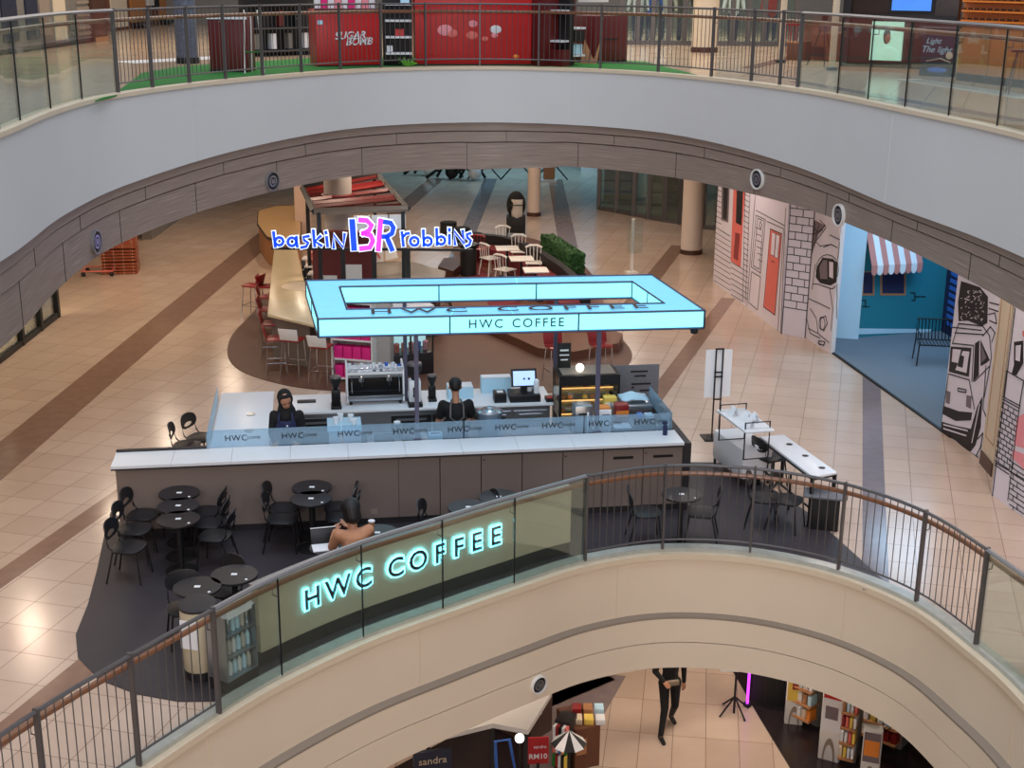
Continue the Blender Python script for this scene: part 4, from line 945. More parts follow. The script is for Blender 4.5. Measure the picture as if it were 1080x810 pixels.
def person(lab, loc, rz, J, clothes, hairkind='short', skin='skin', shoes='black'):
    """J: joints in metres, the figure faces -y. clothes: list of (name, material, kind)"""
    o = thing('person', lab, 'person', loc, rz)
    V = {k: Vector(v) for k, v in J.items()}
    b = MB()
    H = V['head']; fz = Vector(J.get('face', (0, -1, 0))).normalized(); upd = (H - V['neck']).normalized(); sd = fz.cross(upd).normalized(); fz = upd.cross(sd) * 1.0
    if fz.dot(Vector(J.get('face', (0, -1, 0)))) < 0: fz = -fz
    def hp(f, s, u): return H + fz * f + sd * s + upd * u
    # torso
    cap(b, V['hip'], V['waist'], .135, .115); cap(b, V['waist'], V['chest'], .115, .135)
    for s in 'LR':
        cap(b, V['chest'], V['sh' + s] * .8 + V['chest'] * .2, .11, .06); cap(b, V['hip'], V['hp' + s], .11, .09)
        cap(b, V['sh' + s], V['el' + s], .048, .038); cap(b, V['el' + s], V['wr' + s], .036, .024)
        cap(b, V['hp' + s], V['kn' + s], .083, .055); cap(b, V['kn' + s], V['an' + s], .05, .034)
        cap(b, V['an' + s], V['an' + s] + Vector((0, -.02, -.05)), .034, .03); cap(b, V['an' + s] + Vector((0, .03, -.055)), V['an' + s] + Vector((0, -.15, -.065)), .03, .028)
        d = (V['wr' + s] - V['el' + s]).normalized(); side = V['chest'] - V['wr' + s] if 'thumb' not in J else Vector(J['thumb'])
        hand(b, V['wr' + s], d, side, .17, .6)
    cap(b, V['neck'] - upd * .08, V['neck'] + upd * .04, .055, .05)
    b.ball(hp(0, 0, .03), (.078, .09, .095), 16, 10); b.ball(hp(.02, 0, -.045), (.058, .07, .065), 14, 8)
    cap(b, hp(.085, 0, .0), hp(.098, 0, -.03), .010, .014, 6)      # nose
    cap(b, hp(.078, -.02, -.06), hp(.078, .02, -.06), .009, .009, 6)  # lips
    for q in (-1, 1): b.ball(hp(-.005, q * .08, -.005), (.014, .022, .03), 8, 6)
    bo = b.build('body', skin, o); remesh(bo, .009)
    for q in (-1, 1): MB().ball(hp(.078, q * .032, .012), .0115, 8, 6).build('eye', 'hair', o)
    h = MB()
    if hairkind == 'hijab':
        h.ball(hp(-.02, 0, .04), (.105, .115, .12), 18, 12)
        ring = [(hp(.055 - .05 * abs(math.cos(a)) , .078 * math.cos(a), .01 + .095 * math.sin(a))) for a in [2 * PI * k / 18 for k in range(18)]]
        h = MB(); h.ball(hp(-.035, 0, .035), (.1, .085, .115), 18, 12); h.tube(ring, .026, 8, closed=True)
        cap(h, hp(-.03, 0, -.06), V['neck'] + Vector((0, 0, -.04)), .085, .13); cap(h, hp(.04, 0, -.13), V['chest'] + Vector((0, -.07, .09)), .06, .08)
    elif hairkind == 'cap':
        h.ball(hp(-.015, 0, .05), (.095, .1, .09), 18, 12); h.ball(hp(-.04, 0, .0), (.085, .07, .09), 14, 8)
    elif hairkind == 'long':
        h.ball(hp(-.02, 0, .045), (.108, .105, .1), 18, 12); cap(h, hp(-.045, 0, .02), hp(-.05, 0, -.07), .092, .085); cap(h, hp(-.03, .05, 0), hp(-.04, .06, -.09), .05, .04); cap(h, hp(-.03, -.05, 0), hp(-.04, -.06, -.09), .05, .04)
    else:
        h.ball(hp(-.02, 0, .05), (.09, .095, .085), 18, 12); h.ball(hp(-.04, 0, .01), (.08, .065, .08), 14, 8)
    ho = h.build('headscarf' if hairkind == 'hijab' else 'hair', 'hair' if hairkind != 'hijab' else 'blackcloth', o); remesh(ho, .01)
    for nm, m_, kind in clothes:
        c = MB(); e = .014
        if kind in ('long', 'tee'):
            cap(c, V['hip'] + Vector((0, 0, .0)), V['waist'], .15, .13); cap(c, V['waist'], V['chest'], .13, .15)
            for s in 'LR':
                cap(c, V['chest'], V['sh' + s] * .82 + V['chest'] * .18, .122, .07)
                if kind == 'long': cap(c, V['sh' + s], V['el' + s], .064, .052); cap(c, V['el' + s], V['wr' + s] * .97 + V['el' + s] * .03, .05, .036)
                else: cap(c, V['sh' + s], V['sh' + s] * .35 + V['el' + s] * .65, .068, .058)
        if kind == 'trousers':
            for s in 'LR':
                cap(c, V['hip'], V['hp' + s], .135, .105); cap(c, V['hp' + s], V['kn' + s], .1, .066); cap(c, V['kn' + s], V['an' + s] + Vector((0, 0, .01)), .064, .046)
        if kind == 'shoes':
            for s in 'LR':
                c = MB(); cap(c, V['an' + s] + Vector((0, .035, -.05)), V['an' + s] + Vector((0, -.165, -.06)), .042, .038)
                co = c.build('shoe', m_, o); remesh(co, .011)
            continue
        co = c.build(nm, m_, o); remesh(co, .011)
        if kind == 'apron': pass
    return o, V
def apron(o, V, back=False):
    a = MB(); ch, wa, hi_ = V['chest'], V['waist'], V['hip']; sgn = 1 if back else -1
    if not back:
        n = 9; vs = []
        for j, (c, w_, off) in enumerate(((ch + Vector((0, 0, .06)), .11, .158), (ch, .13, .165), (wa, .15, .15), (hi_, .19, .17), (hi_ + Vector((0, 0, -.28)), .2, .17))):
            for i in range(n): t = -1 + 2 * i / (n - 1); vs.append(c + Vector((w_ * t, -off * math.cos(t * .9), 0)))
        a.add(vs, [(j * n + i, j * n + i + 1, (j + 1) * n + i + 1, (j + 1) * n + i) for j in range(4) for i in range(n - 1)])
        ap = a.build('apron', 'navy', o); m = ap.modifiers.new('s', 'SOLIDIFY'); m.thickness = .012
        MB().ball(ch + Vector((.02, -.17, .0)), .013, 10, 6).build('badge', 'white', o)
    for sx in (-1, 1):
        MB().tube([ch + Vector((sx * .09, sgn * .155, -.02 if back else .06)), ch + Vector((sx * .085, sgn * .12, .13)), ch + Vector((sx * .06, 0, .185))], .014, 6).build('apron_strap', 'steel' if back else 'navy', o)
    if back:
        MB().tube([ch + Vector((-.09, .155, -.02)), wa + Vector((.1, .14, 0))], .013, 6).build('apron_strap', 'steel', o); MB().tube([ch + Vector((.09, .155, -.02)), wa + Vector((-.1, .14, 0))], .013, 6).build('apron_strap', 'steel', o)
        n = 9; vs = []
        for j, (c, w_) in enumerate(((V['waist'] + Vector((0, 0, .02)), .165), (V['hip'] + Vector((0, 0, -.3)), .2))):
            for i in range(n): t = PI * i / (n - 1); vs.append(c + Vector((w_ * math.cos(t), w_ * math.sin(t) * .95, 0)))
        a.add(vs, [(i, i + 1, n + i + 1, n + i) for i in range(n - 1)])
        ap = a.build('apron_skirt', 'navy', o); m = ap.modifiers.new('s', 'SOLIDIFY'); m.thickness = .012
# standing barista looking down, hands at the counter
J = dict(head=(0, -.07, 1.46), neck=(0, -.0, 1.31), chest=(0, 0, 1.14), waist=(0, 0, .96), hip=(0, 0, .84), shL=(.165, 0, 1.24), shR=(-.165, 0, 1.24), elL=(.2, -.02, .99), elR=(-.2, -.02, .99), wrL=(.15, -.2, .93), wrR=(-.15, -.2, .93),
         hpL=(.085, 0, .79), hpR=(-.085, 0, .79), knL=(.09, 0, .44), knR=(-.09, 0, .44), anL=(.09, .01, .085), anR=(-.09, .01, .085), face=(.35, -.8, -.42))
pp = GY(302, 430, 18.55); o, V = person('person in black headscarf, black top and navy apron, looking down behind the counter', (pp.x, 18.55, .0), math.radians(4), J, [('top', 'blackcloth', 'long'), ('trousers', 'blackcloth', 'trousers'), ('shoes', 'black', 'shoes')], 'hijab')
apron(o, V); o.scale = (1.12, 1.12, 1.12)
# barista with back to the camera, bending forward
J = dict(head=(0, -.10, 1.47), neck=(0, -.045, 1.33), chest=(0, -.0, 1.14), waist=(0, 0, .95), hip=(0, .03, .83), shL=(.175, -.02, 1.25), shR=(-.175, -.02, 1.25), elL=(.24, -.06, 1.0), elR=(-.24, -.06, 1.0), wrL=(.2, -.27, .93), wrR=(-.2, -.27, .93),
         hpL=(.085, .02, .78), hpR=(-.085, .02, .78), knL=(.1, 0, .43), knR=(-.1, 0, .43), anL=(.1, .03, .085), anR=(-.1, .03, .085), face=(0, -.75, -.65))
pp = GY(481, 430, 19.0); o, V = person('person in black shirt and apron straps, back turned, bending over the kiosk counter', (pp.x, 19.0, .02), math.radians(188), J, [('top', 'blackcloth', 'tee'), ('trousers', 'blackcloth', 'trousers'), ('shoes', 'black', 'shoes')], 'short')
apron(o, V, True); o.scale = (1.12, 1.12, 1.12)
# seated customer in tan with black hair, back turned
J = dict(head=(.0, -.1, 1.14), neck=(0, -.05, 1.0), chest=(0, -.0, .82), waist=(0, .04, .63), hip=(0, .05, .52), shL=(.165, 0, .92), shR=(-.165, 0, .92), elL=(.2, -.15, .72), elR=(-.2, -.15, .72), wrL=(.1, -.36, .80), wrR=(-.08, -.38, .80),
         hpL=(.09, .02, .5), hpR=(-.09, .02, .5), knL=(.11, -.4, .5), knR=(-.11, -.4, .5), anL=(.11, -.38, .085), anR=(-.11, -.38, .085), face=(0, -.9, -.35))
q = G(374, 584, .75); cz_ = math.radians(205)
o, V = person('person with black hair in a tan top, seated with back turned at the laptop table', (q.x, q.y, .01), cz_, J, [('top', 'tan', 'long'), ('trousers', 'blackcloth', 'trousers'), ('shoes', 'black', 'shoes')], 'long'); o.scale = (1.15, 1.15, 1.12)
dup(first, (q.x + .0, q.y - .03, .01), cz_, 'black cafe chair under the seated customer in tan', CG)
# walking man on the lower floor
J = dict(head=(0, -.03, 1.66), neck=(0, 0, 1.5), chest=(0, 0, 1.31), waist=(0, 0, 1.1), hip=(0, 0, .97), shL=(.2, 0, 1.42), shR=(-.2, 0, 1.42), elL=(.25, .06, 1.14), elR=(-.26, 0, 1.15), wrL=(.25, .02, .89), wrR=(-.17, -.2, 1.06),
         hpL=(.095, 0, .92), hpR=(-.095, 0, .92), knL=(.1, -.02, .49), knR=(-.11, -.12, .5), anL=(.15, .26, .14), anR=(-.19, -.22, .085), face=(0, -1, -.1))
q = G(704, 771, L0Z); o, V = person('person in black clothes with a belt bag, walking on the lower floor', (q.x, q.y, L0Z), math.radians(12), J, [('shirt', 'blackcloth', 'long'), ('trousers', 'blackcloth', 'trousers'), ('shoes', 'black', 'shoes')], 'short'); o.scale = (1.12, 1.12, 1.1)
MB().box((0, -.16, 1.0), (.2, .07, .09)).build('belt_bag', 'ledge', o, bevel=.02)

# ------------------------------------------------------------------ columns
def column(px, py, r, lab, m='concrete', z1=4.62, z0=0.0, name='column'):
    p = G(px, py, z0); y = p.y + r * .9; x = p.x * y / p.y
    o = thing(name, lab, 'column', (x, y, z0), 0)
    MB().lathe([(r + .02, 0), (r + .02, .12), (r, .13)], (0, 0, 0), 36).build('base_ring', 'darkwood', o)
    MB().lathe([(r, .12), (r, z1 - z0)], (0, 0, 0), 40).build('shaft', m, o)
    return o
column(563, 228.5, .215, 'slim cream round column at the back, beside the black covered stroller')
column(728.5, 269, .30, 'cream round column in front of the dark glass shopfront')
q = GY(357, 226, 29.6); o = thing('column', 'grey round column rising through the red-slatted pergola', 'column', (q.x, 29.6, 0))
MB().lathe([(.31, 0.0), (.31, 4.62)], (0, 0, 0), 40).build('shaft', 'greycol', o); MB().lathe([(.36, 2.62), (.38, 2.66), (.38, 2.9), (.33, 2.92)], (0, 0, 0), 40).build('collar', 'darkred', o)
q = G(742.5, 55, L2Z); column(742.5, 55.5, .32, 'cream column on the upper floor by the glass shopfronts', 'cream', L2Z + 3, L2Z)

# ------------------------------------------------------------------ ice cream kiosk
zc = 1.1
a, b, c, d = G(289, 263, zc), G(282, 331, zc), G(331, 342.5, zc), G(313, 261, zc)
org = (a + b + c + d) / 4; org.z = 0.015
o = thing('bar_counter', 'long cream topped bar counter lined with red stools', 'counter', org)
MB().slab([a, b, c, d], -.06, up).build('countertop', mat('cream_solid_surface', (214, 196, 160), .25, var=.05), o, org, bevel=.01)
cc = (a + b + c + d) / 4; inn = [p + (cc - p) * .16 for p in (a, b, c, d)]
MB().slab([Vector((p.x, p.y, 1.04)) for p in inn], -1.02, up).build('body', mat('grey_panelling', (118, 106, 100), .5, var=.1), o, org)
p = (b * .6 + c * .4 + d * .0 + Vector((0, 0, 0))) ; q = G(322, 302, zc); MB().lathe([(.42, 1.1), (.42, 1.104)], (q.x - .1, q.y, 0), 28).build('round_inlay', 'cream', o, org)
# small rear counter pieces to the left
o = thing('rear_counter', 'curved cream low counter with dark edge left of the pink and blue sign', 'counter', G(296, 250, 0))
pl = [G(271, 236, .8), G(272, 222, .8), G(290, 217, .8), G(318, 216, .8), G(318, 250, .8), G(300, 257, .8), G(281, 250, .8)]
org = o.location.copy()
MB().slab(pl, -.05, up).build('countertop', 'counterdark', o, org); MB().slab([p + (sum(pl, Vector()) / 7 - p) * .04 + up * .012 for p in pl], -.02, up).build('top_inset', mat('tan_surface', (176, 142, 100), .4), o, org)
MB().slab([p + (sum(pl, Vector()) / 7 - p) * .08 - up * .05 for p in pl], -.73, up).build('body', 'brownc', o, org)
q = G(321, 262, 0); o = thing('screen_panel', 'tall pale pink panel at the left end of the pergola', 'panel', (q.x, q.y, .015)); MB().box((0, 0, 1.3), (.42, .3, 2.6)).build('panel', mat('pale_rose_panel', (206, 178, 162), .6), o); MB().box((0, 0, .06), (.46, .34, .12)).build('base', 'darkwood', o)
# pergola
zp = 2.9
P4 = [G(331, 223, zp), G(430, 220, zp), G(399, 184, zp), G(319, 198, zp)]; org = Vector((sum(p.x for p in P4) / 4, sum(p.y for p in P4) / 4, 0.015))
o = thing('pergola', 'dark framed pergola roof with red slats over the ice cream kiosk', 'pergola', org)
for i in range(4): MB().tube([P4[i], P4[(i + 1) % 4]], .07, 4).build('frame_beam', 'dark' if i else 'ledge', o, org)
for i in range(7):
    s0, s1 = (i + .4) / 7, min(.98, (i + .8 + .25 * math.sin(i * 2.1)) / 7)
    p = P4[0] + (P4[3] - P4[0]) * s0; q = P4[1] + (P4[2] - P4[1]) * s1; MB().tube([p - up * .03, q - up * .03], .055, 4).build('slat', 'redseat' if i > 3 else 'darkred', o, org)
for i in (0, 1, 2, 3): MB().box((P4[i].x + (.1 if i in (0, 3) else -.1), P4[i].y, zp / 2), (.08, .08, zp - .03)).build('post', 'dark', o, org)
f0, f1 = P4[0] - up * .12, P4[1] - up * .12
for k in range(3):
    p = f0 + (f1 - f0) * (.42 + k * .19); q = f0 + (f1 - f0) * (.42 + k * .19 + .175)
    MB().slab([p - up * .3, q - up * .3, q, p], .04, (0, 1, 0)).build('fascia_panel', 'whitem', o, org)
# back store wall with goods
q = G(360, 297, 0); o = thing('back_unit', 'dark red back unit with pale pictures under the pergola', 'cabinet', (-3.72, 28.75, .015))
MB().box((0, 0, 1.1), (1.35, .3, 2.2)).build('body', 'darkred', o)
for x, z_, d_ in ((-.3, 1.0, .3), (.2, 1.25, .4)): MB().box((x, -.16, z_), (d_, .02, .5)).build('picture', 'whitem', o)
q = G(400, 282, 1.1); o = thing('poster_stand', 'white folded posters leaning under the pink and blue sign', 'poster stand', (q.x, q.y + .5, 1.11), .2)
MB().slab([(-.35, 0, 0), (.05, 0, .02), (.08, .1, .6), (-.3, .1, .62)], .02, (0, 1, 0)).build('sheet', 'whitem', o); MB().slab([(.1, 0, .05), (.4, 0, .1), (.3, .1, .5), (.12, .1, .6)], .02, (0, 1, 0)).build('sheet', 'whitem', o)
MB().slab([(-.25, -.01, .1), (-.15, -.01, .1), (-.02, -.0, .5), (-.1, 0, .5)], .01, (0, -1, 0)).build('print', 'ink', o); MB().slab([(-.05, -.01, .1), (-.0, -.01, .1), (-.15, -.0, .35), (-.2, 0, .35)], .01, (0, -1, 0)).build('print', 'coral', o)
pl = [G(338, 302, 1.1), G(345, 293, 1.1), G(392, 277, 1.1), G(432, 275, 1.1), G(470, 286, 1.1), G(466, 306, 1.1)]; org = sum(pl, Vector()) / 6; org.z = .015
o = thing('island_counter', 'grey topped island counter beneath the pink and blue sign', 'counter', org)
MB().slab(pl, -.05, up).build('countertop', mat('grey_laminate', (128, 120, 112), .3, var=.1), o, org)
MB().slab([p + (Vector((org.x, org.y, 1.05)) - p) * .1 - up * .0 for p in pl], -1.03, up).build('body', 'darkwood', o, org)
# things on the counters: stacked bowls behind bar counter
for k, (px, py) in enumerate(((322, 275), (325, 283), (328, 291))):
    q = G(px + 2, py, 1.0); o = thing('tub_rack', ('white wire rack of tubs behind the bar counter, rear one', 'white wire rack of tubs behind the bar counter, middle one', 'white wire rack of tubs behind the bar counter, front one')[k], 'rack', (q.x + .15, q.y, .015))
    for z_ in (.5, .8, 1.05): MB().box((0, 0, z_), (.5, .4, .03)).build('shelf', 'whitem', o)
    for sx in (-1, 1): MB().box((sx * .24, 0, .53), (.03, .38, 1.06)).build('side', 'dark', o)
    MB().lathe([(.1, 1.07), (.13, 1.2), (.1, 1.21)], (0, 0, 0), 14).build('tub', 'coral', o)
# white shelf with pink cartons
q = G(372, 404, 0.0); o = thing('carton_shelf', 'white shelf unit stacked with magenta cartons behind the espresso machine', 'shelf', (q.x, q.y, .015), math.radians(-14)); so = o
W_ = .82
for x in (-W_ / 2, W_ / 2): MB().box((x, .2, .8), (.03, .42, 1.6)).build('side', 'whitem', o)
MB().box((0, .4, .8), (W_, .02, 1.6)).build('back', 'whitem', o)
for z_ in (.06, .45, .84, 1.23, 1.58): MB().box((0, .2, z_), (W_, .42, .03)).build('shelf_board', 'whitem', o)
Rr = Matrix.Rotation(o.rotation_euler.z, 3, 'Z')
for z_ in (.06, .45, .84, 1.23):
    for k in range(4 if z_ > .3 else 2):
        c = MB().box((0, 0, .12), (.17, .2, .24)).build('carton', 'pink', bevel=.004); c.location = Vector(so.location) + Rr @ Vector((-.29 + k * .19, .12, z_ + .016)); c.rotation_euler.z = so.rotation_euler.z; tag(c, 'magenta carton in a row on the white shelf unit', 'carton', 'magenta cartons on the white shelf')
q = G(401, 404, 0); o = thing('freezer_partition', 'plain grey panel between the magenta carton shelf and lit freezer', 'panel', (q.x, q.y + .1, .015), math.radians(-10)); MB().box((0, .15, .8), (.4, .3, 1.6)).build('panel', 'greycol', o, bevel=.004); MB().box((0, .15, .04), (.42, .32, .08)).build('kick', 'dark', o)
q = G(434, 397, 0); o = thing('display_freezer', 'lit glass display freezer with dark base behind the posts', 'freezer', (q.x, q.y, .015), math.radians(24))
MB().box((0, .3, .22), (.95, .6, .44)).build('base', 'shopdark', o, bevel=.01); MB().box((0, .5, .9), (.95, .06, .9)).build('lit_back', 'freezer', o)
for x in (-.46, 0, .46): MB().box((x, .02, .9), (.03, .03, .92)).build('frame', 'dark', o)
MB().box((0, .25, 1.38), (.95, .6, .04)).build('top', 'whitem', o); MB().box((0, .0, .9), (.9, .01, .88)).build('front_glass', GLC, o)
for k in range(6): MB().lathe([(.05, .45), (.06, .62), (.03, .64)], (-.38 + k * .15, .2, 0), 10).build('tub', random.choice(['coral', 'whitem', 'palepink', 'bluegoods']), o)
# sign
SY = 26.5
def SP(px, py): return GY(px, py, SY)
o = thing('lit_sign', 'glowing blue and pink ice cream shop sign letters on a thin beam', 'sign', (SP(392, 262).x, SY, 2.25)); org = o.location.copy()
x0, x1 = SP(286, 262).x, SP(499, 262).x
MB().box(((x0 + x1) / 2, SY + .05, 2.27), (x1 - x0, .05, .05)).build('beam', 'dark', o, org)
for px in (361, 394, 430): q = SP(px, 262); MB().box((q.x, SY + .06, 1.13), (.09, .07, 2.24)).build('post', 'dark', o, org)
def stroke(segs, r, y, m, nm, par, jn=True):
    """sign strokes given as pixel polylines; the tube is flattened into a face"""
    mb = MB()
    for s_ in segs:
        P = [SP(*p) for p in s_]; P = [Vector((p.x, 0, p.z)) for p in P]
        n = len(P); vs = []
        for i, p in enumerate(P):
            t = (P[min(i + 1, n - 1)] - P[max(i - 1, 0)]).normalized(); nn = Vector((-t.z, 0, t.x)) * r; e = t * (r * .8 if i == n - 1 else (-r * .8 if i == 0 else 0))
            for q in (p + nn + e, p - nn + e): vs += [Vector((q.x, y, q.z)), Vector((q.x, y + .04, q.z))]
        fs = []
        for i in range(n - 1):
            k = 4 * i; fs += [(k, k + 2, k + 6, k + 4), (k + 1, k + 5, k + 7, k + 3), (k, k + 4, k + 5, k + 1), (k + 2, k + 3, k + 7, k + 6)]
        fs += [(0, 1, 3, 2), (4 * n - 4, 4 * n - 2, 4 * n - 1, 4 * n - 3)]
        mb.add(vs, fs)
    return mb.build(nm, m, par, org, flat=True)
def circ(cx, cy, r, a0=0, a1=360, n=12, ry=None): return [(cx + r * math.cos(math.radians(a0 + (a1 - a0) * i / n)), cy - (ry or r) * math.sin(math.radians(a0 + (a1 - a0) * i / n))) for i in range(n + 1)]
LET = {
 'b': [[(288.5, 245), (290.5, 260)], circ(294.5, 254.5, 4.2)],
 'a': [circ(308, 255, 4.4), [(312.6, 250), (313.5, 260)]],
 's': [[(325.5, 249), (320, 250), (321, 253.5), (325, 256), (323, 260), (318, 261)]],
 'k': [[(330.5, 243), (332, 259.5)], [(338, 249), (332.2, 254.5), (339, 259)]],
 'i': [[(344.5, 250), (345.5, 259.5)], [(343.6, 244.6), (344, 246)]],
 'n': [[(352, 261), (352, 247.5), (362, 261), (363.5, 247)]],
 'r': [[(424, 245), (425.5, 259)], [(425, 250), (428, 246.5), (431, 246)]],
 'o': [circ(437, 254.5, 4.4)],
 'b2': [[(446.5, 243), (447, 259)], circ(451, 254.5, 4.2)],
 'b3': [[(460.5, 241.5), (461, 258)], circ(465.2, 253.5, 4.2)],
 'i2': [[(474, 248), (474, 257)], [(474, 241.5), (474, 243)]],
 'n2': [[(480, 257.5), (479, 243.5), (490, 257.5), (488, 243.5)]],
 's2': [[(496, 246), (492.5, 247), (493, 250.5), (496.5, 253.5), (495, 258), (491.5, 259.5)]],
}
for k, segs in LET.items():
    l = stroke(segs, .048, SY, 'brwhite', 'letter', o); stroke(segs, .029, SY - .012, 'brblue', 'letter_face', l)
BIG = [('brblue', [[(371.5, 233.5), (373.5, 262)]], .058), ('brpink', [[(380, 232), (387, 232.5), (392, 237.5), (389, 243.5), (383, 246)], [(383, 246), (391, 248), (393.5, 254), (390, 261), (381, 262)]], .052),
       ('brpink', [[(401.5, 232.5), (399, 263)]], .05), ('brblue', [[(406, 234), (412, 235), (415, 240), (413.5, 246), (408, 249.5), (404.5, 249.5)], [(408, 250), (413.5, 263)]], .05)]
for m_, segs, r_ in BIG:
    l = stroke(segs, r_ + .022, SY, 'brwhite', 'letter', o); stroke(segs, r_, SY - .014, m_, 'letter_face', l)

# bar stools
def mk_stool(lab):
    o = thing('bar_stool', lab, 'stool', (0, 0, .015), 0, 'red bar stools at the bar counter')
    MB().box((0, 0, .74), (.38, .36, .035)).build('seat', 'redseat', o, bevel=.012)
    MB().slab([(-.19, .17, .76), (.19, .17, .76), (.2, .24, 1.0), (-.2, .24, 1.0)], .02, (0, 1, 0)).build('backrest', 'redseat', o, bevel=.006)
    for sx in (-1, 1):
        MB().tube([(sx * .16, -.14, .73), (sx * .2, -.2, 0)], .011, 6).build('leg', 'chrome', o); MB().tube([(sx * .16, .15, .73), (sx * .2, .22, 0)], .011, 6).build('leg', 'chrome', o)
    f = .28; MB().tube([(-.185, -.18, f), (.185, -.18, f), (.185, .2, f), (-.185, .2, f)], .009, 5, closed=True).build('footrest', 'chrome', o)
    return o
ST = [((291, 357), 100, 'red bar stool nearest on the left side of the bar counter'), ((286.5, 341), 95, 'red bar stool second from the front on the bar counter left side'), ((284, 326), 92, 'red bar stool in the middle of the row left of the bar counter'),
      ((282.5, 313), 96, 'red bar stool fourth from the front left of the bar counter'), ((282.5, 302), 90, 'red bar stool furthest back in the row left of the bar counter'), ((266, 301), 250, 'red bar stool standing apart from the row on the tan floor')]
s0 = None
for (px, py), deg, lab in ST:
    p = G(px, py, .75)
    if s0 is None: s0 = mk_stool(lab); s0.location = (p.x, p.y, .015); s0.rotation_euler.z = math.radians(deg)
    else: dup(s0, (p.x, p.y, .015), math.radians(deg), lab, 'red bar stools at the bar counter')
for (px, py), lab in (((309, 358), 'bar stool with white back and red seat facing the bar counter front'), ((339, 365), 'bar stool with white back and red seat closest to the carton shelf')):
    p = G(px, py, .75); o = dup(s0, (p.x, p.y, .015), math.radians(165), lab, 'white-backed bar stools')
    for ch in o.children:
        if ch.name.startswith('backrest'): 
            ch.data = ch.data.copy(); ch.data.materials[0] = M['whitem']; ch['label'] = 'white backrest'
p0 = p
for (px, py), lab in (((587, 366), 'tall pale bar stool visible under the canopy, left of the tall posts'), ((634, 364), 'tall pale bar stool visible under the canopy between the post and deck edge')):
    p = G(px, py, .75); o = dup(s0, (p.x, p.y, .015), math.radians(20), lab, 'bar stools behind the canopy')

# ------------------------------------------------------------------ lounge deck
dk = [G(462, 283, .2), G(466, 276, .2), G(490, 272, .2), G(492, 252, .2), G(520, 250, .2), G(556, 250, .2), G(600, 262, .2), G(634, 300, .2), G(640, 345, .2), G(657, 352, .2), G(652, 362, .2), G(605, 371, .2), G(568, 367, .2), G(530, 350, .2), G(480, 330, .2)]
o = thing('lounge_deck', 'low brown wooden seating deck with curved edge behind the lit canopy', 'deck', (1.0, 30, 0)); org = o.location.copy()
MB().prism([(p.x, p.y) for p in dk], .015, .2).build('deck', 'brownwood', o, org); 
cp = [G(484, 280, .2), G(500, 275, .2), G(515, 290, .2), G(560, 330, .2), G(530, 340, .2), G(500, 300, .2)]
MB().prism([(p.x, p.y) for p in cp], .2, .212).build('carpet', 'plum', o, org)
MB().prism([(p.x, p.y) for p in (G(462, 285, .32), G(468, 276, .32), G(480, 275, .32), G(486, 283, .32), G(478, 290, .32))], .2, .42).build('step', 'darkwood', o, org)
bq = spline([G(x_, y_, .85)[:2] for x_, y_ in ((494, 247), (515, 246.5), (540, 250), (566, 260), (590, 274), (610, 290), (624, 308))], 5, closed=False)
def wallrib(seg, z0, z1, i0, i1):
    F = offset([Vector(p) for p in seg], i0, closed=False); B = offset([Vector(p) for p in seg], i1, closed=False); vs = []
    for f, b in zip(F, B): vs += [(f.x, f.y, z0), (f.x, f.y, z1), (b.x, b.y, z1), (b.x, b.y, z0)]
    Kn = len(F); mb = MB(); mb.add(vs, [(4 * u + v, 4 * (u + 1) + v, 4 * (u + 1) + (v + 1) % 4, 4 * u + (v + 1) % 4) for u in range(Kn - 1) for v in range(4)] + [(0, 1, 2, 3), (4 * Kn - 4, 4 * Kn - 1, 4 * Kn - 2, 4 * Kn - 3)]); return mb
o = thing('banquette', 'curved black backed banquette with burgundy seat around the white tables', 'bench', (bq[0].x, bq[0].y, .2)); org = o.location.copy()
wallrib(bq, .2, .85, -.02, -.22).build('back', 'black', o, org); wallrib(bq, .2, .6, -.24, -.72).build('seat', 'plum', o, org)
# white tables and spindle chairs
for (px, py), lab in (((535, 261), 'white square cafe table, rearmost of three on the lounge deck'), ((550, 272), 'white square cafe table, middle of three on the lounge deck'), ((565, 284), 'white square cafe table, nearest of three by the hedge')):
    p = G(px, py, .95); o = thing('square_table', lab, 'table', (p.x, p.y, .2), .1, 'white square tables on the deck')
    MB().box((0, 0, .73), (.58, .58, .03)).build('tabletop', 'whitem', o, bevel=.006); MB().lathe([(.03, .02), (.03, .72)], (0, 0, 0), 12).build('pedestal', 'dark', o); MB().lathe([(.22, 0), (.2, .02), (.03, .03)], (0, 0, 0), 20).build('base', 'dark', o)
def mk_spindle(lab, m_):
    o = thing('spindle_chair', lab, 'chair', (0, 0, .2), 0, 'spindle back chairs on the deck')
    MB().box((0, 0, .45), (.42, .4, .03)).build('seat', m_, o, bevel=.012)
    for sx in (-1, 1):
        MB().tube([(sx * .16, -.15, .44), (sx * .2, -.2, 0)], .015, 6).build('leg', m_, o); MB().tube([(sx * .16, .15, .44), (sx * .2, .22, 0)], .015, 6).build('leg', m_, o)
    MB().tube([(-.21, .19, .8), (-.1, .23, .85), (.1, .23, .85), (.21, .19, .8)], .03, 6).build('top_rail', m_, o)
    for x in (-.17, -.085, 0, .085, .17): MB().tube([(x, .17, .46), (x * 1.1, .215, .82)], .010, 5).build('spindle', m_, o)
    return o
sp = None
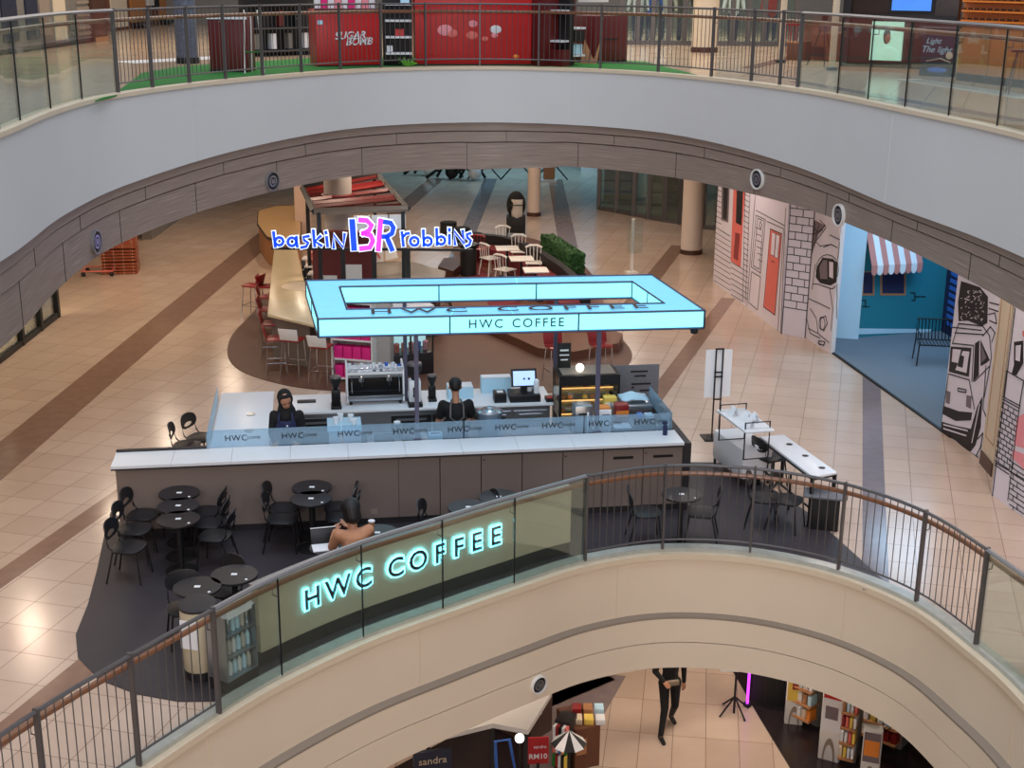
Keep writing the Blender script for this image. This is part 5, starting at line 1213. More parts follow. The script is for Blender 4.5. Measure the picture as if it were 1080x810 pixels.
for (px, py), deg, lab in (((530, 257), 0, 'white spindle chair behind the rearmost white table'), ((547, 267), 0, 'white spindle chair behind the middle white table'), ((563, 279), 0, 'white spindle chair behind the nearest white table, by the hedge'),
                           ((517, 272), 130, 'white spindle chair left of the rearmost white table'), ((533, 284), 140, 'white spindle chair left of the nearest white table, next to the canopy edge')):
    p = G(px, py, .65)
    if sp is None: sp = mk_spindle(lab, 'whitem'); sp.location = (p.x, p.y + .25, .2); sp.rotation_euler.z = math.radians(deg)
    else: dup(sp, (p.x, p.y + (.25 if deg == 0 else 0), .2), math.radians(deg), lab, 'spindle back chairs on the deck')
p = G(505, 262, .65); o = mk_spindle('red spindle chair at the left edge of the lounge deck', 'redseat'); o.location = (p.x, p.y, .2); o.rotation_euler.z = math.radians(170)
if 'group' in o: del o['group']
# hedge in planter
p, q = G(573, 276, 0), G(614, 298, 0); mid = (p + q) / 2; L = (q - p).length; an = math.atan2(q.y - p.y, q.x - p.x)
mid = (G(573, 257, .8) + G(606, 279, .8)) / 2; pq = G(606, 279, .8) - G(573, 257, .8); L = pq.length; an = math.atan2(pq.y, pq.x)
o = thing('hedge', 'clipped green hedge in a dark trough behind the white tables', 'hedge', (mid.x + .1, mid.y + .1, .2), an)
MB().box((0, 0, .17), (L, .42, .34)).build('trough', 'black', o)
hb = MB(); hb.box((0, 0, .56), (L - .06, .36, .56)); ob = hb.build('foliage', 'hedge', o)
bm = bmesh.new(); bm.from_mesh(ob.data); bmesh.ops.subdivide_edges(bm, edges=bm.edges, cuts=26, use_grid_fill=True)
for v in bm.verts: v.co += Vector((random.uniform(-.03, .03), random.uniform(-.03, .03), random.uniform(-.03, .03)))
bm.to_mesh(ob.data); bm.free()
# ottomans and tall black bar table
for (px, py), lab in (((473, 234), 'black round stool furthest left behind the sign letters'), ((487, 240), 'black round stool in the middle of three behind the sign'), ((500, 246), 'black round stool nearest the banquette end')):
    p = G(px, py, .5); o = thing('ottoman', lab, 'stool', (p.x, p.y, .0), 0, 'black round stools'); MB().lathe([(.24, 0), (.25, .03), (.25, .42), (.24, .44)], (0, 0, 0), 26).build('drum', 'black', o); MB().lathe([(.25, .44), (.255, .47), (.24, .5), (.2, .505)], (0, 0, 0), 26).build('cushion', 'blackcloth', o)
p = G(494, 258, 1.0); o = thing('bar_drum', 'tall black drum table beside the red chair', 'table', (p.x, p.y, .015)); MB().lathe([(.2, 0), (.2, .02), (.22, .98)], (0, 0, 0), 24).build('drum', 'black', o); MB().lathe([(.28, .98), (.28, 1.01)], (0, 0, 0), 28).build('top', 'dark', o)
# covered stroller-like massage seat
p = G(544, 250, 0); o = thing('covered_stroller', 'tall black covered stroller with a pale cloth hung over its back', 'stroller', (p.x, p.y + .2, 0))
MB().box((0, 0, .38), (.58, .6, .5)).build('basket', 'black', o, bevel=.05)
hd = MB(); hd.ball((0, .02, .95), (.29, .3, .42), 20, 14); hd.build('hood', 'blackcloth', o)
cl = MB(); n = 7; vs = []
for j in range(6):
    z_ = 1.15 - j * .11
    for i in range(n): t = -1 + 2 * i / (n - 1); vs.append((.17 * t + .03, -.30 + .08 * t * t + .02 * math.sin(i * 2 + j), z_))
cl.add(vs, [(j * n + i, j * n + i + 1, (j + 1) * n + i + 1, (j + 1) * n + i) for j in range(5) for i in range(n - 1)]); c = cl.build('hanging_cloth', 'greycloth', o); md = c.modifiers.new('s', 'SOLIDIFY'); md.thickness = .02
MB().tube([(-.24, -.32, .9), (-.24, -.38, 1.0), (.24, -.38, 1.0), (.24, -.32, .9)], .016, 6).build('handle', 'dark', o)
for sx in (-1, 1):
    for sy in (-1, 1): MB().lathe([(.02, -.02), (.09, -.018), (.09, .018), (.02, .02)], (0, 0, 0), 16).build('wheel', 'dark', o).matrix_local = Matrix.Translation((sx * .27, sy * .24, .09)) @ Matrix.Rotation(PI / 2, 4, 'Y')
# clear standee
p = G(666, 288, 0); o = thing('sign_holder', 'tall clear panel on a white pole standing on the open tan floor', 'sign stand', (p.x, p.y, 0), .3)
MB().box((0, 0, .02), (.3, .3, .04)).build('base', 'whitem', o); MB().box((0, 0, .75), (.07, .05, 1.45)).build('pole', 'whitem', o); MB().box((.05, -.04, 1.0), (.42, .015, .9)).build('panel', GLC, o)

# ------------------------------------------------------------------ far shopfront, rear
def shopfront(lab, pts, h=4.0, name='shopfront', inner='bluegoods', mm='shopgrey', z0=0.0, sill=.12, gm=None):
    P = [Vector((p[0], p[1], z0)) for p in pts]; o = thing(name, lab, 'shopfront', P[0]); org = P[0].copy()
    for i in range(len(P) - 1):
        a, b = P[i], P[i + 1]; t = (b - a); an = math.atan2(t.y, t.x); m_ = (a + b) / 2
        MB().box((m_.x, m_.y, z0 + h / 2), (t.length - .1, .02, h)).add([], []) 
        MB().box((m_.x, m_.y, z0 + sill / 2), (t.length, .1, sill), rz=an).build('sill', mm, o, org)
        MB().box((m_.x, m_.y, z0 + sill + (h - sill) / 2), (t.length - .08, .015, h - sill), rz=an).build('glass_pane', gm or GLS, o, org)
        MB().box((m_.x, m_.y, z0 + h), (t.length, .12, .1), rz=an).build('head_rail', mm, o, org)
    for p in P: MB().box((p.x, p.y, z0 + h / 2), (.13, .13, h)).build('mullion', mm, o, org)
    return o
shopfront('dark glass shopfront with grey mullions left of the big cream column', [G(631, 221, 0), G(650, 224.5, 0), G(668, 228, 0), G(684, 231, 0), G(700, 234, 0), G(716, 236.5, 0)], mm='steel')
shopfront('narrow glass shopfront between the big cream column and the mural wall', [G(741, 241.5, 0), G(756, 243, 0)], mm='steel')
q = G(660, 224, 0); o = thing('shop_partition', 'pale blue partition inside the dark glass shopfront', 'partition', (q.x, q.y + 2.5, 0)); MB().box((0, 0, 2), (1.2, .1, 4)).build('panel', 'bluegoods', o); MB().box((0, -.05, .1), (1.2, .05, .2)).build('skirting', 'dark', o)
q = G(697, 232, 0); o = thing('shop_door', 'dark slatted tall door panel inside the glass shopfront', 'door', (q.x + .6, q.y + 1.8, 0)); MB().box((0, 0, 2), (1.6, .1, 4)).build('panel', 'shopdark', o)
for k in range(22): MB().box((0, -.06, .15 + k * .17), (1.6, .03, .05)).build('slat', 'dark', o)
q = G(612, 205, 0); o = thing('blue_wall_panel', 'plain light blue panel wall at the back right of the slim column', 'panel', (q.x + 2.6, q.y + 6, 0)); MB().box((0, 0, 2.2), (4.6, .2, 4.4)).build('panel', 'teal', o); MB().box((0, -.1, .1), (4.6, .06, .2)).build('skirting', 'white', o)
q = G(579, 192, 0); o = thing('number_sign', 'orange brown upright sign with pale number beside the slim column', 'sign', (q.x, q.y, 0)); MB().box((0, 0, .05), (.6, .4, .1)).build('base', 'white', o); MB().box((0, 0, 1.0), (.44, .12, 1.9)).build('panel', 'brownc', o)
text_mb('5', .5, .01, frame((0, -.07, .75), (1, 0, 0), (0, 0, 1))).build('number', 'white', o, flat=True); text_mb('0', .5, .01, frame((0, -.07, 1.25), (1, 0, 0), (0, 0, 1))).build('number', 'white', o, flat=True)
# play frames with globes in the blue light
for i, (px, py, m_) in enumerate(((450, 185, 'white'), (474, 189, 'black'), (498, 190, 'white'))):
    q = G(px, py, 0); o = thing('play_sculpture', ('black bent frame with white globe at far left in blue light', 'black standing frame in the blue light at the back', 'black frame with white and teal globes at the back')[i], 'frame', (q.x, q.y, 0))
    MB().tube([(-.9, 0, 0.05), (-.3, 0, .5), (.2, 0, .2), (.8, .2, .9)], .07, 6).build('frame', 'black', o); MB().tube([(-.5, .3, 0.05), (0, .1, .9), (.5, .3, .05)], .06, 6).build('frame', 'black', o)
    MB().ball((0.1, -.1, .3), .26, 16, 10).build('globe', m_, o)
    if i == 2: MB().ball((-.2, .1, .95), .42, 18, 12).build('globe', 'teal', o)
q = G(520, 190, 0); o = thing('trestle', 'thin black crossed folding frame at the back, left of the slim column', 'frame', (q.x, q.y, 0))
for k in range(3): MB().tube([(k * 1.3 - 1, 0, 0.03), (k * 1.3 + .3, 0, 1.5)], .03, 5).build('bar', 'dark', o); MB().tube([(k * 1.3 + .3, .05, 0.03), (k * 1.3 - 1, .05, 1.5)], .03, 5).build('bar', 'dark', o)

# ------------------------------------------------------------------ left shopfront and crates
shopfront('lit shopfront with black frames at the far left under the wood band', [(-10.45, 22.5), (-10.4, 25.4), (-10.43, 27.2), (-10.45, 28.4), (-10.47, 29.6)], mm='dark', h=3.2, gm=GLC)
o = thing('shop_counter', 'pale counter seen through the far left shopfront', 'counter', (-12.2, 28.0, 0)); MB().box((0, 0, .5), (1.2, 5, 1.0)).build('body', 'cream', o); MB().box((0, 0, 1.02), (1.3, 5.1, .04)).build('top', 'brownc', o)
area('shop_ceiling_light', (-12.5, 27, 3.3), 1.6, 260, (1.0, .86, .62), size_y=5)
q = G(124, 290, 0); o = thing('crate_stack', 'stack of orange brown crates beside a wheeled frame under the wood band', 'crates', (q.x, q.y + .35, 0), .15)
for z_ in (0, .34, .68):
    c = MB(); 
    for k in range(4): c.box((0, -.29, z_ + .04 + k * .08), (.9, .02, .05)); c.box((-.44, 0, z_ + .04 + k * .08), (.02, .56, .05)); c.box((.44, 0, z_ + .04 + k * .08), (.02, .56, .05))
    c.box((0, 0, z_ + .02), (.9, .58, .02)); c.box((0, .28, z_ + .16), (.9, .02, .3)); c.build('crate', 'brick', o)
q = G(104, 290, 0); o = thing('trolley', 'low coral wheeled frame beside the orange brown crates', 'trolley', (q.x, q.y + .1, 0), .1)
MB().tube([(-.4, -.3, .14), (.4, -.3, .14), (.4, .3, .14), (-.4, .3, .14)], .02, 6, closed=True).build('frame', 'coral', o); MB().tube([(.4, -.3, .14), (.42, -.3, .8), (.42, .3, .8), (.4, .3, .14)], .018, 6).build('handle', 'coral', o)
for sx in (-1, 1):
    for sy in (-1, 1): MB().ball((sx * .36, sy * .27, .06), .06, 10, 8).build('wheel', 'dark', o)
struct('wall_left', MB().box((-10.9, 45, 2.3), (.3, 12, 4.6)), 'shopgrey')

# ------------------------------------------------------------------ right-hand mural walls
class Wall:
    """a mural wall standing on the floor between two base points; drawings are thin raised pieces"""
    def __init__(s, name, a, b, h, m, label=None, th=.12):
        s.a = Vector((a[0], a[1], 0)); s.b = Vector((b[0], b[1], 0)); s.t = (s.b - s.a).normalized(); s.n = Vector((s.t.y, -s.t.x, 0))
        if s.n.dot(-s.a) < 0: s.n = -s.n
        s.L = (s.b - s.a).length; c = (s.a + s.b) / 2 - s.n * th / 2; s.org = s.a.copy()
        s.o = MB().box((c.x, c.y, h / 2), (s.L, th, h), rz=math.atan2(s.t.y, s.t.x)).build(name, m, None, s.org); s.o['kind'] = 'structure'
    def px(s, x, y):
        r = _ray(x, y); k = (s.a - Vector((0, 0, CAM_Z))).dot(s.n) / Vector((r.x, r.y, r.z)).dot(s.n)
        p = Vector((0, 0, CAM_Z)) + r * k; return Vector(((p - s.a).dot(s.t), p.z))
    def P(s, q, off=.0): return s.a + s.t * q[0] + Vector((0, 0, q[1])) + s.n * off
    def poly(s, pts, m, nm, off=0.002, th=.004, raw=False):
        Q = [s.P(q if raw else s.px(*q), off) for q in pts]; return MB().slab(Q, th, s.n).build(nm, m, s.o, s.org)
    def lines(s, segs, r, m='ink', nm='mural_line', off=.006, raw=False):
        mb = MB()
        for sg in segs:
            Q = [Vector(q) if raw else s.px(*q) for q in sg]
            for p, q in zip(Q, Q[1:]):
                d = (q - p)
                if d.length < 1e-5: continue
                d = d.normalized(); nn = Vector((-d.y, d.x)) * r * .62; e = d * r * .62
                mb.slab([s.P(v, off) for v in (p - e - nn, q + e - nn, q + e + nn, p - e + nn)], .003, s.n)
        return mb.build(nm, m, s.o, s.org)
    def bricks(s, s0, s1, z0, z1, bw, bh, r=.008):
        sg = []; k = 0; z = z0
        while z <= z1 + 1e-6:
            sg.append([(s0, z), (s1, z)]); u_ = s0 + (bw / 2 if k % 2 else bw)
            while u_ < s1 and z < z1 - 1e-6: sg.append([(u_, z), (u_, min(z1, z + bh))]); u_ += bw
            z += bh; k += 1
        return s.lines(sg, r, raw=True)
C7 = lambda x, y: (720 + x / 3.858, 170 + y / 3.858)
w1 = Wall('wall_siding_mural', G(752, 297, 0), G(822.5, 350.5, 0), 4.6, 'muralwhite')
w1.poly([C7(160, 95), C7(192, 97), C7(186, 250), C7(158, 240)], 'inkgrey', 'mural_window'); w1.poly([C7(168, 97), C7(186, 98), C7(180, 240), C7(165, 232)], 'ink', 'mural_window_glass', .007)
w1.poly([C7(208, 105), C7(254, 112), C7(236, 432), C7(196, 405)], 'coral', 'mural_door'); w1.poly([C7(222, 108), C7(248, 112), C7(240, 262), C7(218, 250)], 'ink', 'mural_door_glass', .007)
w1.poly([C7(216, 290), C7(234, 296), C7(226, 405), C7(208, 393)], 'redseat', 'mural_door_panel', .007)
w1.poly([C7(358, 275), C7(404, 296), C7(376, 626), C7(330, 592)], 'coral', 'mural_door'); w1.poly([C7(366, 290), C7(379, 296), C7(372, 385), C7(360, 378)], 'muralwhite', 'mural_door_pane', .007); w1.poly([C7(383, 298), C7(396, 304), C7(388, 395), C7(376, 388)], 'muralwhite', 'mural_door_pane', .007)
w1.lines([[C7(358, 275), C7(404, 296), C7(376, 626), C7(330, 592), C7(358, 275)], [C7(366, 290), C7(396, 304), C7(388, 395), C7(360, 378), C7(366, 290)], [C7(381, 297), C7(374, 387)], [C7(362, 405), C7(374, 411)]], .016)
w1.lines([[C7(300, 220), C7(338, 238), C7(318, 455), C7(280, 430), C7(300, 220)], [C7(307, 232), C7(331, 244), C7(313, 440), C7(288, 424), C7(307, 232)], [C7(282, 450), C7(318, 472), C7(306, 605), C7(270, 575), C7(282, 450)], [C7(345, 245), C7(412, 275), C7(388, 690)], [C7(296, 140), C7(262, 590)], [C7(255, 115), C7(246, 570)], [C7(275, 130), C7(256, 575)], [C7(420, 190), C7(400, 700)], [C7(300, 200), C7(415, 262)]], .014)
w1.lines([[C7(300 + i * 1.5, 270 + i * 26), C7(322 + i * .5, 279 + i * 26)] for i in range(6)], .016, 'inkgrey')
w1.lines([[C7(318, 245), C7(312, 260), C7(318, 275), C7(324, 262), C7(318, 245)]], .012)
sd = []
for i in range(24):
    y = 110 + i * 22
    if y < 600: sd.append([C7(130, y + 12 * 0), C7(158, y + 14)] if y < 250 else [C7(128, y), C7(195, y + 42)])
    if 130 < y < 560: sd.append([C7(252 - i * .3, y), C7(272 - i * .3, y + 12)])
for i in range(9): sd.append([C7(198, 410 + i * 22), C7(248, 440 + i * 22)])
w1.lines([[p for p in q_] for q_ in sd if max(v[1] for v in q_) < 345], .011)
w2 = Wall('wall_brick_mural', G(824, 352, 0), G(849, 356.5, 0), 4.6, 'muralwhite')
w2.bricks(.02, w2.L - .01, .62, 4.4, .3, .17, .013)
w2.lines([[(.01, 0), (.01, 4.5)], [(w2.L, 0), (w2.L, 4.5)]], .012, raw=True)
w3 = Wall('wall_car_mural', G(849.5, 356.5, 0), G(875, 372.5, 0), 4.6, 'muralwhite')
w3.poly([C7(548, 428), C7(570, 392), C7(612, 398), C7(630, 415), C7(626, 492), C7(602, 506), C7(560, 496), C7(542, 472)], 'ink', 'mural_windscreen')
w3.poly([C7(558, 430), C7(575, 402), C7(590, 404), C7(590, 480), C7(562, 478)], 'inkgrey', 'mural_seat', .007); w3.poly([C7(598, 408), C7(614, 412), C7(614, 478), C7(598, 470)], 'muralwhite', 'mural_reflection', .007)
w3.poly([C7(528, 235), C7(582, 262), C7(552, 300), C7(520, 400)], 'inkgrey', 'mural_shadow')
w3.lines([[C7(575, 350), C7(605, 338), C7(630, 352)], [C7(530, 500), C7(550, 500), C7(610, 520), C7(622, 508)], [C7(515, 560), C7(560, 580), C7(600, 600)], [C7(562, 640), C7(582, 630), C7(590, 660), C7(575, 690), C7(562, 680), C7(562, 640)], [C7(555, 730), C7(580, 735), C7(575, 750), C7(556, 742), C7(555, 730)], [C7(505, 640), C7(520, 700), C7(560, 720)], [C7(530, 300), C7(570, 280)], [C7(525, 350), C7(562, 300), C7(585, 270)], [C7(540, 420), C7(528, 520)], [C7(630, 500), C7(628, 640)], [C7(600, 300), C7(640, 320)]], .016)
cs = []
for (cx, cy, rx, ry) in ((568, 660, 12, 26), (590, 440, 46, 60), (566, 740, 14, 8)):
    cs.append([C7(cx + rx * math.cos(a * PI / 8), cy + ry * math.sin(a * PI / 8)) for a in range(17)])
cs += [[C7(545, 330), C7(560, 345), C7(600, 340)], [C7(520, 600), C7(545, 640), C7(552, 700)], [C7(600, 520), C7(612, 600), C7(604, 690)], [C7(535, 270), C7(552, 290), C7(582, 262), C7(560, 240)], [C7(540, 250), C7(530, 330)], [C7(556, 260), C7(540, 320)], [C7(512, 680), C7(550, 700), C7(596, 738)], [C7(640, 330), C7(632, 400)]]
w3.lines(cs, .014)
# blue lit side panel and event room
w4 = Wall('wall_blue_panel', G(877.5, 357, 0), G(905, 359, 0), 4.6, 'paleblue')
e_ = G(876, 372.5, 0); struct('trim_panel_edge', MB().box((e_.x + .03, e_.y - .02, 2.3), (.07, .07, 4.6)), 'white')
w5 = Wall('wall_teal_room', G(905, 357, 0), G(992, 350, 0), 4.6, 'teal')
C8 = lambda x, y: (870 + x / 2.533, 220 + y / 2.533)
w5.poly([C8(84, 320), C8(285, 322), C8(280, 330), C8(84, 336)], 'paleblue', 'skirting')
for a_ in ((98, 132), (148, 216)): w5.poly([C8(a_[0], 168), C8(a_[1], 168), C8(a_[1], 232), C8(a_[0], 232)], 'redseat' if 0 else 'brownc', 'window_frame'); w5.poly([C8(a_[0] + 5, 170), C8(a_[1] - 5, 170), C8(a_[1] - 5, 226), C8(a_[0] + 5, 226)], 'navy', 'window_glass', .008)
w5.lines([[C8(228, 225), C8(240, 225), C8(240, 245), C8(232, 245)], [C8(240, 235), C8(268, 235)], [C8(96, 245), C8(108, 245), C8(108, 262)], [C8(100, 262), C8(118, 262)]], .02, 'shopdark')
# awning on the teal wall
o = thing('awning', 'striped coral and white awning with scalloped edge over the teal room windows', 'awning', w5.P((.2, 3.0)))
p0_, p1_ = w5.px(*C8(100, 130)), w5.px(*C8(232, 150)); aw0, aw1 = p0_[0], p1_[0]; nn = 9
for k in range(nn):
    s0_, s1_ = aw0 + (aw1 - aw0) * k / nn, aw0 + (aw1 - aw0) * (k + 1) / nn; zt_, zb_ = w5.px(917, 240)[1], w5.px(917, 276)[1]
    MB().slab([w5.P((s0_, zt_), .02), w5.P((s1_, zt_), .02), w5.P((s1_, zb_), .38), w5.P((s0_, zb_), .38)], .02, w5.n).build('stripe', 'awnred' if k % 2 == 0 else 'white', o, o.location)
    cx_ = (s0_ + s1_) / 2; sc = [w5.P((s0_, zb_), .39)] + [w5.P((cx_ - (s1_ - s0_) / 2 * math.cos(PI * q / 8), zb_ - .12 - .1 * math.sin(PI * q / 8)), .39) for q in range(9)] + [w5.P((s1_, zb_), .39)]
    MB().slab(sc, .015, w5.n).build('scallop', 'awnred' if k % 2 == 0 else 'white', o, o.location)
a_, b_ = G(992, 350, 0), Vector((9.75, 27.6, 0)); w6 = Wall('wall_blue_slats', a_, (a_.x + .25, a_.y - 2.2), 4.6, 'navy')
for k in range(26): w6.poly([(.25, .25 + k * .16), (w6.L, .25 + k * .16), (w6.L, .33 + k * .16), (.25, .33 + k * .16)], 'bluegoods', 'slat', .002, .02, raw=True)
struct('wall_room_side', MB().box((9.9, 24.2, 2.3), (.12, 4.4, 4.6)), 'teal')
# bench with vertical bars
p = G(968, 386, 0); o = thing('slatted_bench', 'black wire slatted bench standing on the blue-grey carpet', 'bench', (p.x + .62, p.y + .1, .023), math.radians(-8))
for x in (-.62, .62):
    for y in (-.25, .25): MB().tube([(x, y, .44), (x * 1.04, y * 1.15, 0)], .014, 6).build('leg', 'dark', o)
    MB().tube([(x, -.25, .44), (x, -.25, .66), (x, .25, .66)], .013, 6).build('armrest', 'dark', o)
MB().tube([(-.62, -.25, .44), (.62, -.25, .44), (.62, .25, .44), (-.62, .25, .44)], .014, 6, closed=True).build('seat_frame', 'dark', o)
MB().tube([(-.62, .25, .44), (-.62, .33, .86), (.62, .33, .86), (.62, .25, .44)], .014, 6).build('back_frame', 'dark', o)
for k in range(18): x = -.58 + k * .068; MB().tube([(x, -.25, .45), (x, .24, .45), (x, .33, .86)], .013, 5).build('slat', 'dark', o)
# van mural
CV = lambda x, y: (960 + x / 3.117, 290 + y / 3.117)
w7 = Wall('wall_van_mural', G(992.5, 454.5, 0), G(1035, 485, 0), 4.6, 'muralwhite')
w7.poly([CV(168, 20), CV(230, 40), CV(256, 72), CV(254, 158), CV(235, 168), CV(190, 150), CV(160, 152), CV(158, 90)], 'ink', 'mural_foliage')
rd = random.Random(3)
lf = []
for _ in range(60):
    x_, y_ = 168 + rd.random() * 78, 50 + rd.random() * 98; lf.append([CV(x_, y_), CV(x_ + rd.uniform(-7, 7), y_ + rd.uniform(-5, 5))])
w7.lines(lf, .009, 'muralwhite', 'mural_foliage_light', .010)
w7.poly([CV(134, 235), CV(202, 240), CV(193, 335), CV(128, 318)], 'ink', 'mural_windscreen'); w7.poly([CV(142, 243), CV(168, 246), CV(160, 290), CV(138, 285)], 'muralwhite', 'mural_reflection', .007); w7.poly([CV(175, 250), CV(196, 252), CV(186, 322), CV(150, 312)], 'muralwhite', 'mural_reflection', .007); w7.poly([CV(166, 262), CV(180, 268), CV(174, 305), CV(158, 300)], 'ink', 'mural_seat', .012)
w7.poly([CV(214, 225), CV(228, 215), CV(226, 330), CV(208, 350)], 'ink', 'mural_side_window'); w7.poly([CV(232, 214), CV(262, 280), CV(250, 290), CV(232, 300)], 'ink', 'mural_side_window'); w7.poly([CV(236, 230), CV(252, 272), CV(237, 288)], 'inkgrey', 'mural_reflection', .007)
w7.poly([CV(110, 430), CV(160, 448), CV(204, 452), CV(200, 478), CV(150, 480), CV(106, 456)], 'ink', 'mural_bumper')
w7.poly([CV(104, 482), CV(150, 496), CV(200, 506), CV(222, 430), CV(238, 400), CV(232, 500), CV(215, 560), CV(196, 584), CV(150, 545), CV(102, 515)], 'ink', 'mural_undercarriage')
w7.lines([[CV(112, 492), CV(190, 512)], [CV(112, 505), CV(185, 528)], [CV(230, 425), CV(205, 550)]], .02, 'muralwhite', 'mural_highlight', .010)
w7.poly([CV(120, 380), CV(133, 385), CV(130, 425), CV(118, 420)], 'inkgrey', 'mural_lamp'); w7.poly([CV(186, 395), CV(202, 398), CV(200, 440), CV(184, 432)], 'inkgrey', 'mural_lamp')
w7.lines([[CV(140, 225), CV(160, 160), CV(240, 168), CV(262, 200), CV(268, 270), CV(245, 400)], [CV(140, 225), CV(210, 232), CV(204, 350)], [CV(126, 325), CV(195, 345), CV(212, 440)], [CV(158, 372), CV(185, 378), CV(184, 386), CV(158, 382), CV(158, 372)], [CV(126, 330), CV(112, 430)], [CV(212, 350), CV(262, 300)], [CV(140, 172), CV(235, 182)], [CV(148, 190), CV(240, 196)], [CV(262, 90), CV(292, 98)], [CV(260, 110), CV(290, 120)], [CV(258, 130), CV(280, 125), CV(285, 160), CV(262, 150)], [CV(240, 200), CV(265, 170), CV(280, 190), CV(270, 220)], [CV(250, 300), CV(240, 440), CV(252, 470)], [CV(222, 540), CV(240, 520), CV(232, 570)], [CV(215, 600), CV(235, 560)], [CV(200, 585), CV(225, 600)]], .016)
w8 = Wall('wall_cream_pilaster', G(1034, 488, 0), G(1046, 503, 0), 4.6, 'cream'); w8.poly([(0, 0), (w8.L, 0), (w8.L, .22), (0, .22)], 'darkwood', 'skirting', .002, .02, raw=True); w8.lines([[(.12, .5), (.12, 3.2), (w8.L - .08, 3.2), (w8.L - .08, .5), (.12, .5)]], .01, 'brownc', raw=True)
g0_ = G(1045.5, 522, 0); g1_ = g0_ + (G(1100, 560, 0) - g0_).normalized() * 7
w9 = Wall('wall_kitchen_mural', g0_, g1_, 4.6, 'muralwhite')
w9.poly([CV(342, 220), CV(372, 216), CV(372, 290), CV(350, 330), CV(334, 326), CV(342, 295)], 'ink', 'mural_spatula'); w9.poly([CV(349, 232), CV(366, 230), CV(362, 284), CV(348, 280)], 'muralwhite', 'mural_spatula_face', .008)
w9.poly([CV(352, 470), CV(376, 455), CV(376, 570), CV(342, 560)], 'palepink', 'mural_pot'); w9.poly([CV(338, 575), CV(376, 590), CV(376, 640), CV(336, 600)], 'palepink', 'mural_band'); w9.poly([CV(370, 185), CV(378, 180), CV(378, 205), CV(370, 200)], 'coral', 'mural_heart')
w9.lines([[CV(318, 315), CV(374, 348)], [CV(318, 315), CV(308, 400)], [CV(374, 348), CV(362, 420)], [CV(306, 400), CV(362, 430)], [CV(305, 408), CV(360, 438)], [CV(362, 420), CV(322, 740)], [CV(280, 610), CV(326, 640)], [CV(280, 625), CV(325, 655)], [CV(282, 618), CV(376, 672)], [CV(346, 110), CV(270, 735)]], .014)
sg = []
for i in range(12):
    y = 418 + i * 16; sg.append([CV(304 - i * 2, y), CV(358 - i * 2.6, y + 32)])
    for j in range(3): x = 306 - i * 2 + j * 18 + (9 if i % 2 else 0); yy = y + (x - (304 - i * 2)) * .6; sg.append([CV(x, yy), CV(x - 2, yy + 16)])
for i in range(9): y = 590 + i * 18; sg.append([CV(328, y + 20), CV(376, y + 52)]); sg.append([CV(340 + (i % 2) * 14, y + 28 + (i % 2) * 9), CV(338 + (i % 2) * 14, y + 46 + (i % 2) * 9)])
w9.lines(sg, .012)

# ------------------------------------------------------------------ upper floor shops and stall
def U(name, lab, cat, x0, y0, x1, y1, h, depth, m, parts=(), z0=L2Z, group=None, body='body', lift=0.0, bevel=.004):
    """upright box whose front base edge runs between two floor points; part boxes: (name, s0, s1, z0, z1, out, material)"""
    a, b = G(x0, y0, z0), G(x1, y1, z0); t = b - a; an = math.atan2(t.y, t.x); L = t.length; mid = (a + b) / 2
    o = thing(name, lab, cat, (mid.x, mid.y, z0 + lift), an, group)
    MB().box((0, depth / 2, h / 2), (L, depth, h)).build(body, m, o, bevel=bevel)
    for nm, s0, s1, za, zb, out, mm in parts: MB().box(((s0 + s1) / 2 * L - L / 2, -out / 2, (za + zb) / 2), ((s1 - s0) * L, out, zb - za)).build(nm, mm, o)
    return o
struct('wall_upper_left', MB().box((-13.6, 34, L2Z + 1.5), (.2, 30, 3)), 'shopgrey')
U('shopfront', 'grey panelled shopfront with sketched dark screens at upper left behind glass', 'shopfront', -40, 64, 99, 44, 2.8, .3, 'shopgrey',
  [('screen', .27, .375, .25, 2.1, .04, 'poster_dark'), ('screen', .44, .53, .25, 2.1, .04, 'poster_dark'), ('panel', .55, .63, .3, 2.3, .02, 'ledge'), ('panel', .66, .76, .1, 2.3, .02, 'cream'), ('rail', .0, 1, .12, .16, .05, 'inkgrey'), ('cabinet', .30, .34, .0, .12, .2, 'inkgrey')] + [('slat', .86, .985, .2 + k * .16, .28 + k * .16, .03, 'ledge') for k in range(10)] + [('door_track', .0, 1.0, 0, .05, .08, 'dark')])
U('shop_pier', 'dark brown pier at the end of the grey panelled upper shopfront', 'pier', 101, 44.5, 114, 43, 2.8, .4, 'darkwood', [('plinth', 0, 1, 0, .12, .02, 'brownc')])
U('clothes_wall', 'orange wood clothes wall with hanging garments on upper floor, left', 'shop wall', 118, 33, 205, 22, 2.6, .3, 'brownwood',
  [('panel', .0, .16, .1, 2.4, .04, 'cream'), ('panel', .2, .36, .2, 2.4, .05, 'woodpanel'), ('panel', .52, .78, .2, 2.4, .05, 'woodpanel'), ('garment', .38, .44, .7, 1.9, .12, 'greycloth'), ('garment', .45, .5, .6, 1.8, .12, 'blackcloth'), ('garment', .82, .88, .5, 1.9, .12, 'blackcloth'), ('garment', .9, .98, .6, 1.9, .12, 'greycloth'), ('shelf_board', .2, .36, .1, .16, .3, 'dark'), ('shelf_board', .54, .7, .1, .16, .3, 'dark')])
q = G(197, 67, L2Z); o = thing('display_drum', 'tall blue-grey patterned round display drum on the turf edge', 'display', (q.x, q.y + .1, L2Z)); MB().lathe([(.24, 0), (.24, .12)], (0, 0, 0), 24).build('base', 'black', o); MB().lathe([(.22, .12), (.22, 2.0)], (0, 0, 0), 28).build('drum', mat('patterned_drum', (92, 98, 116), .5, var=.7, scale=16), o)
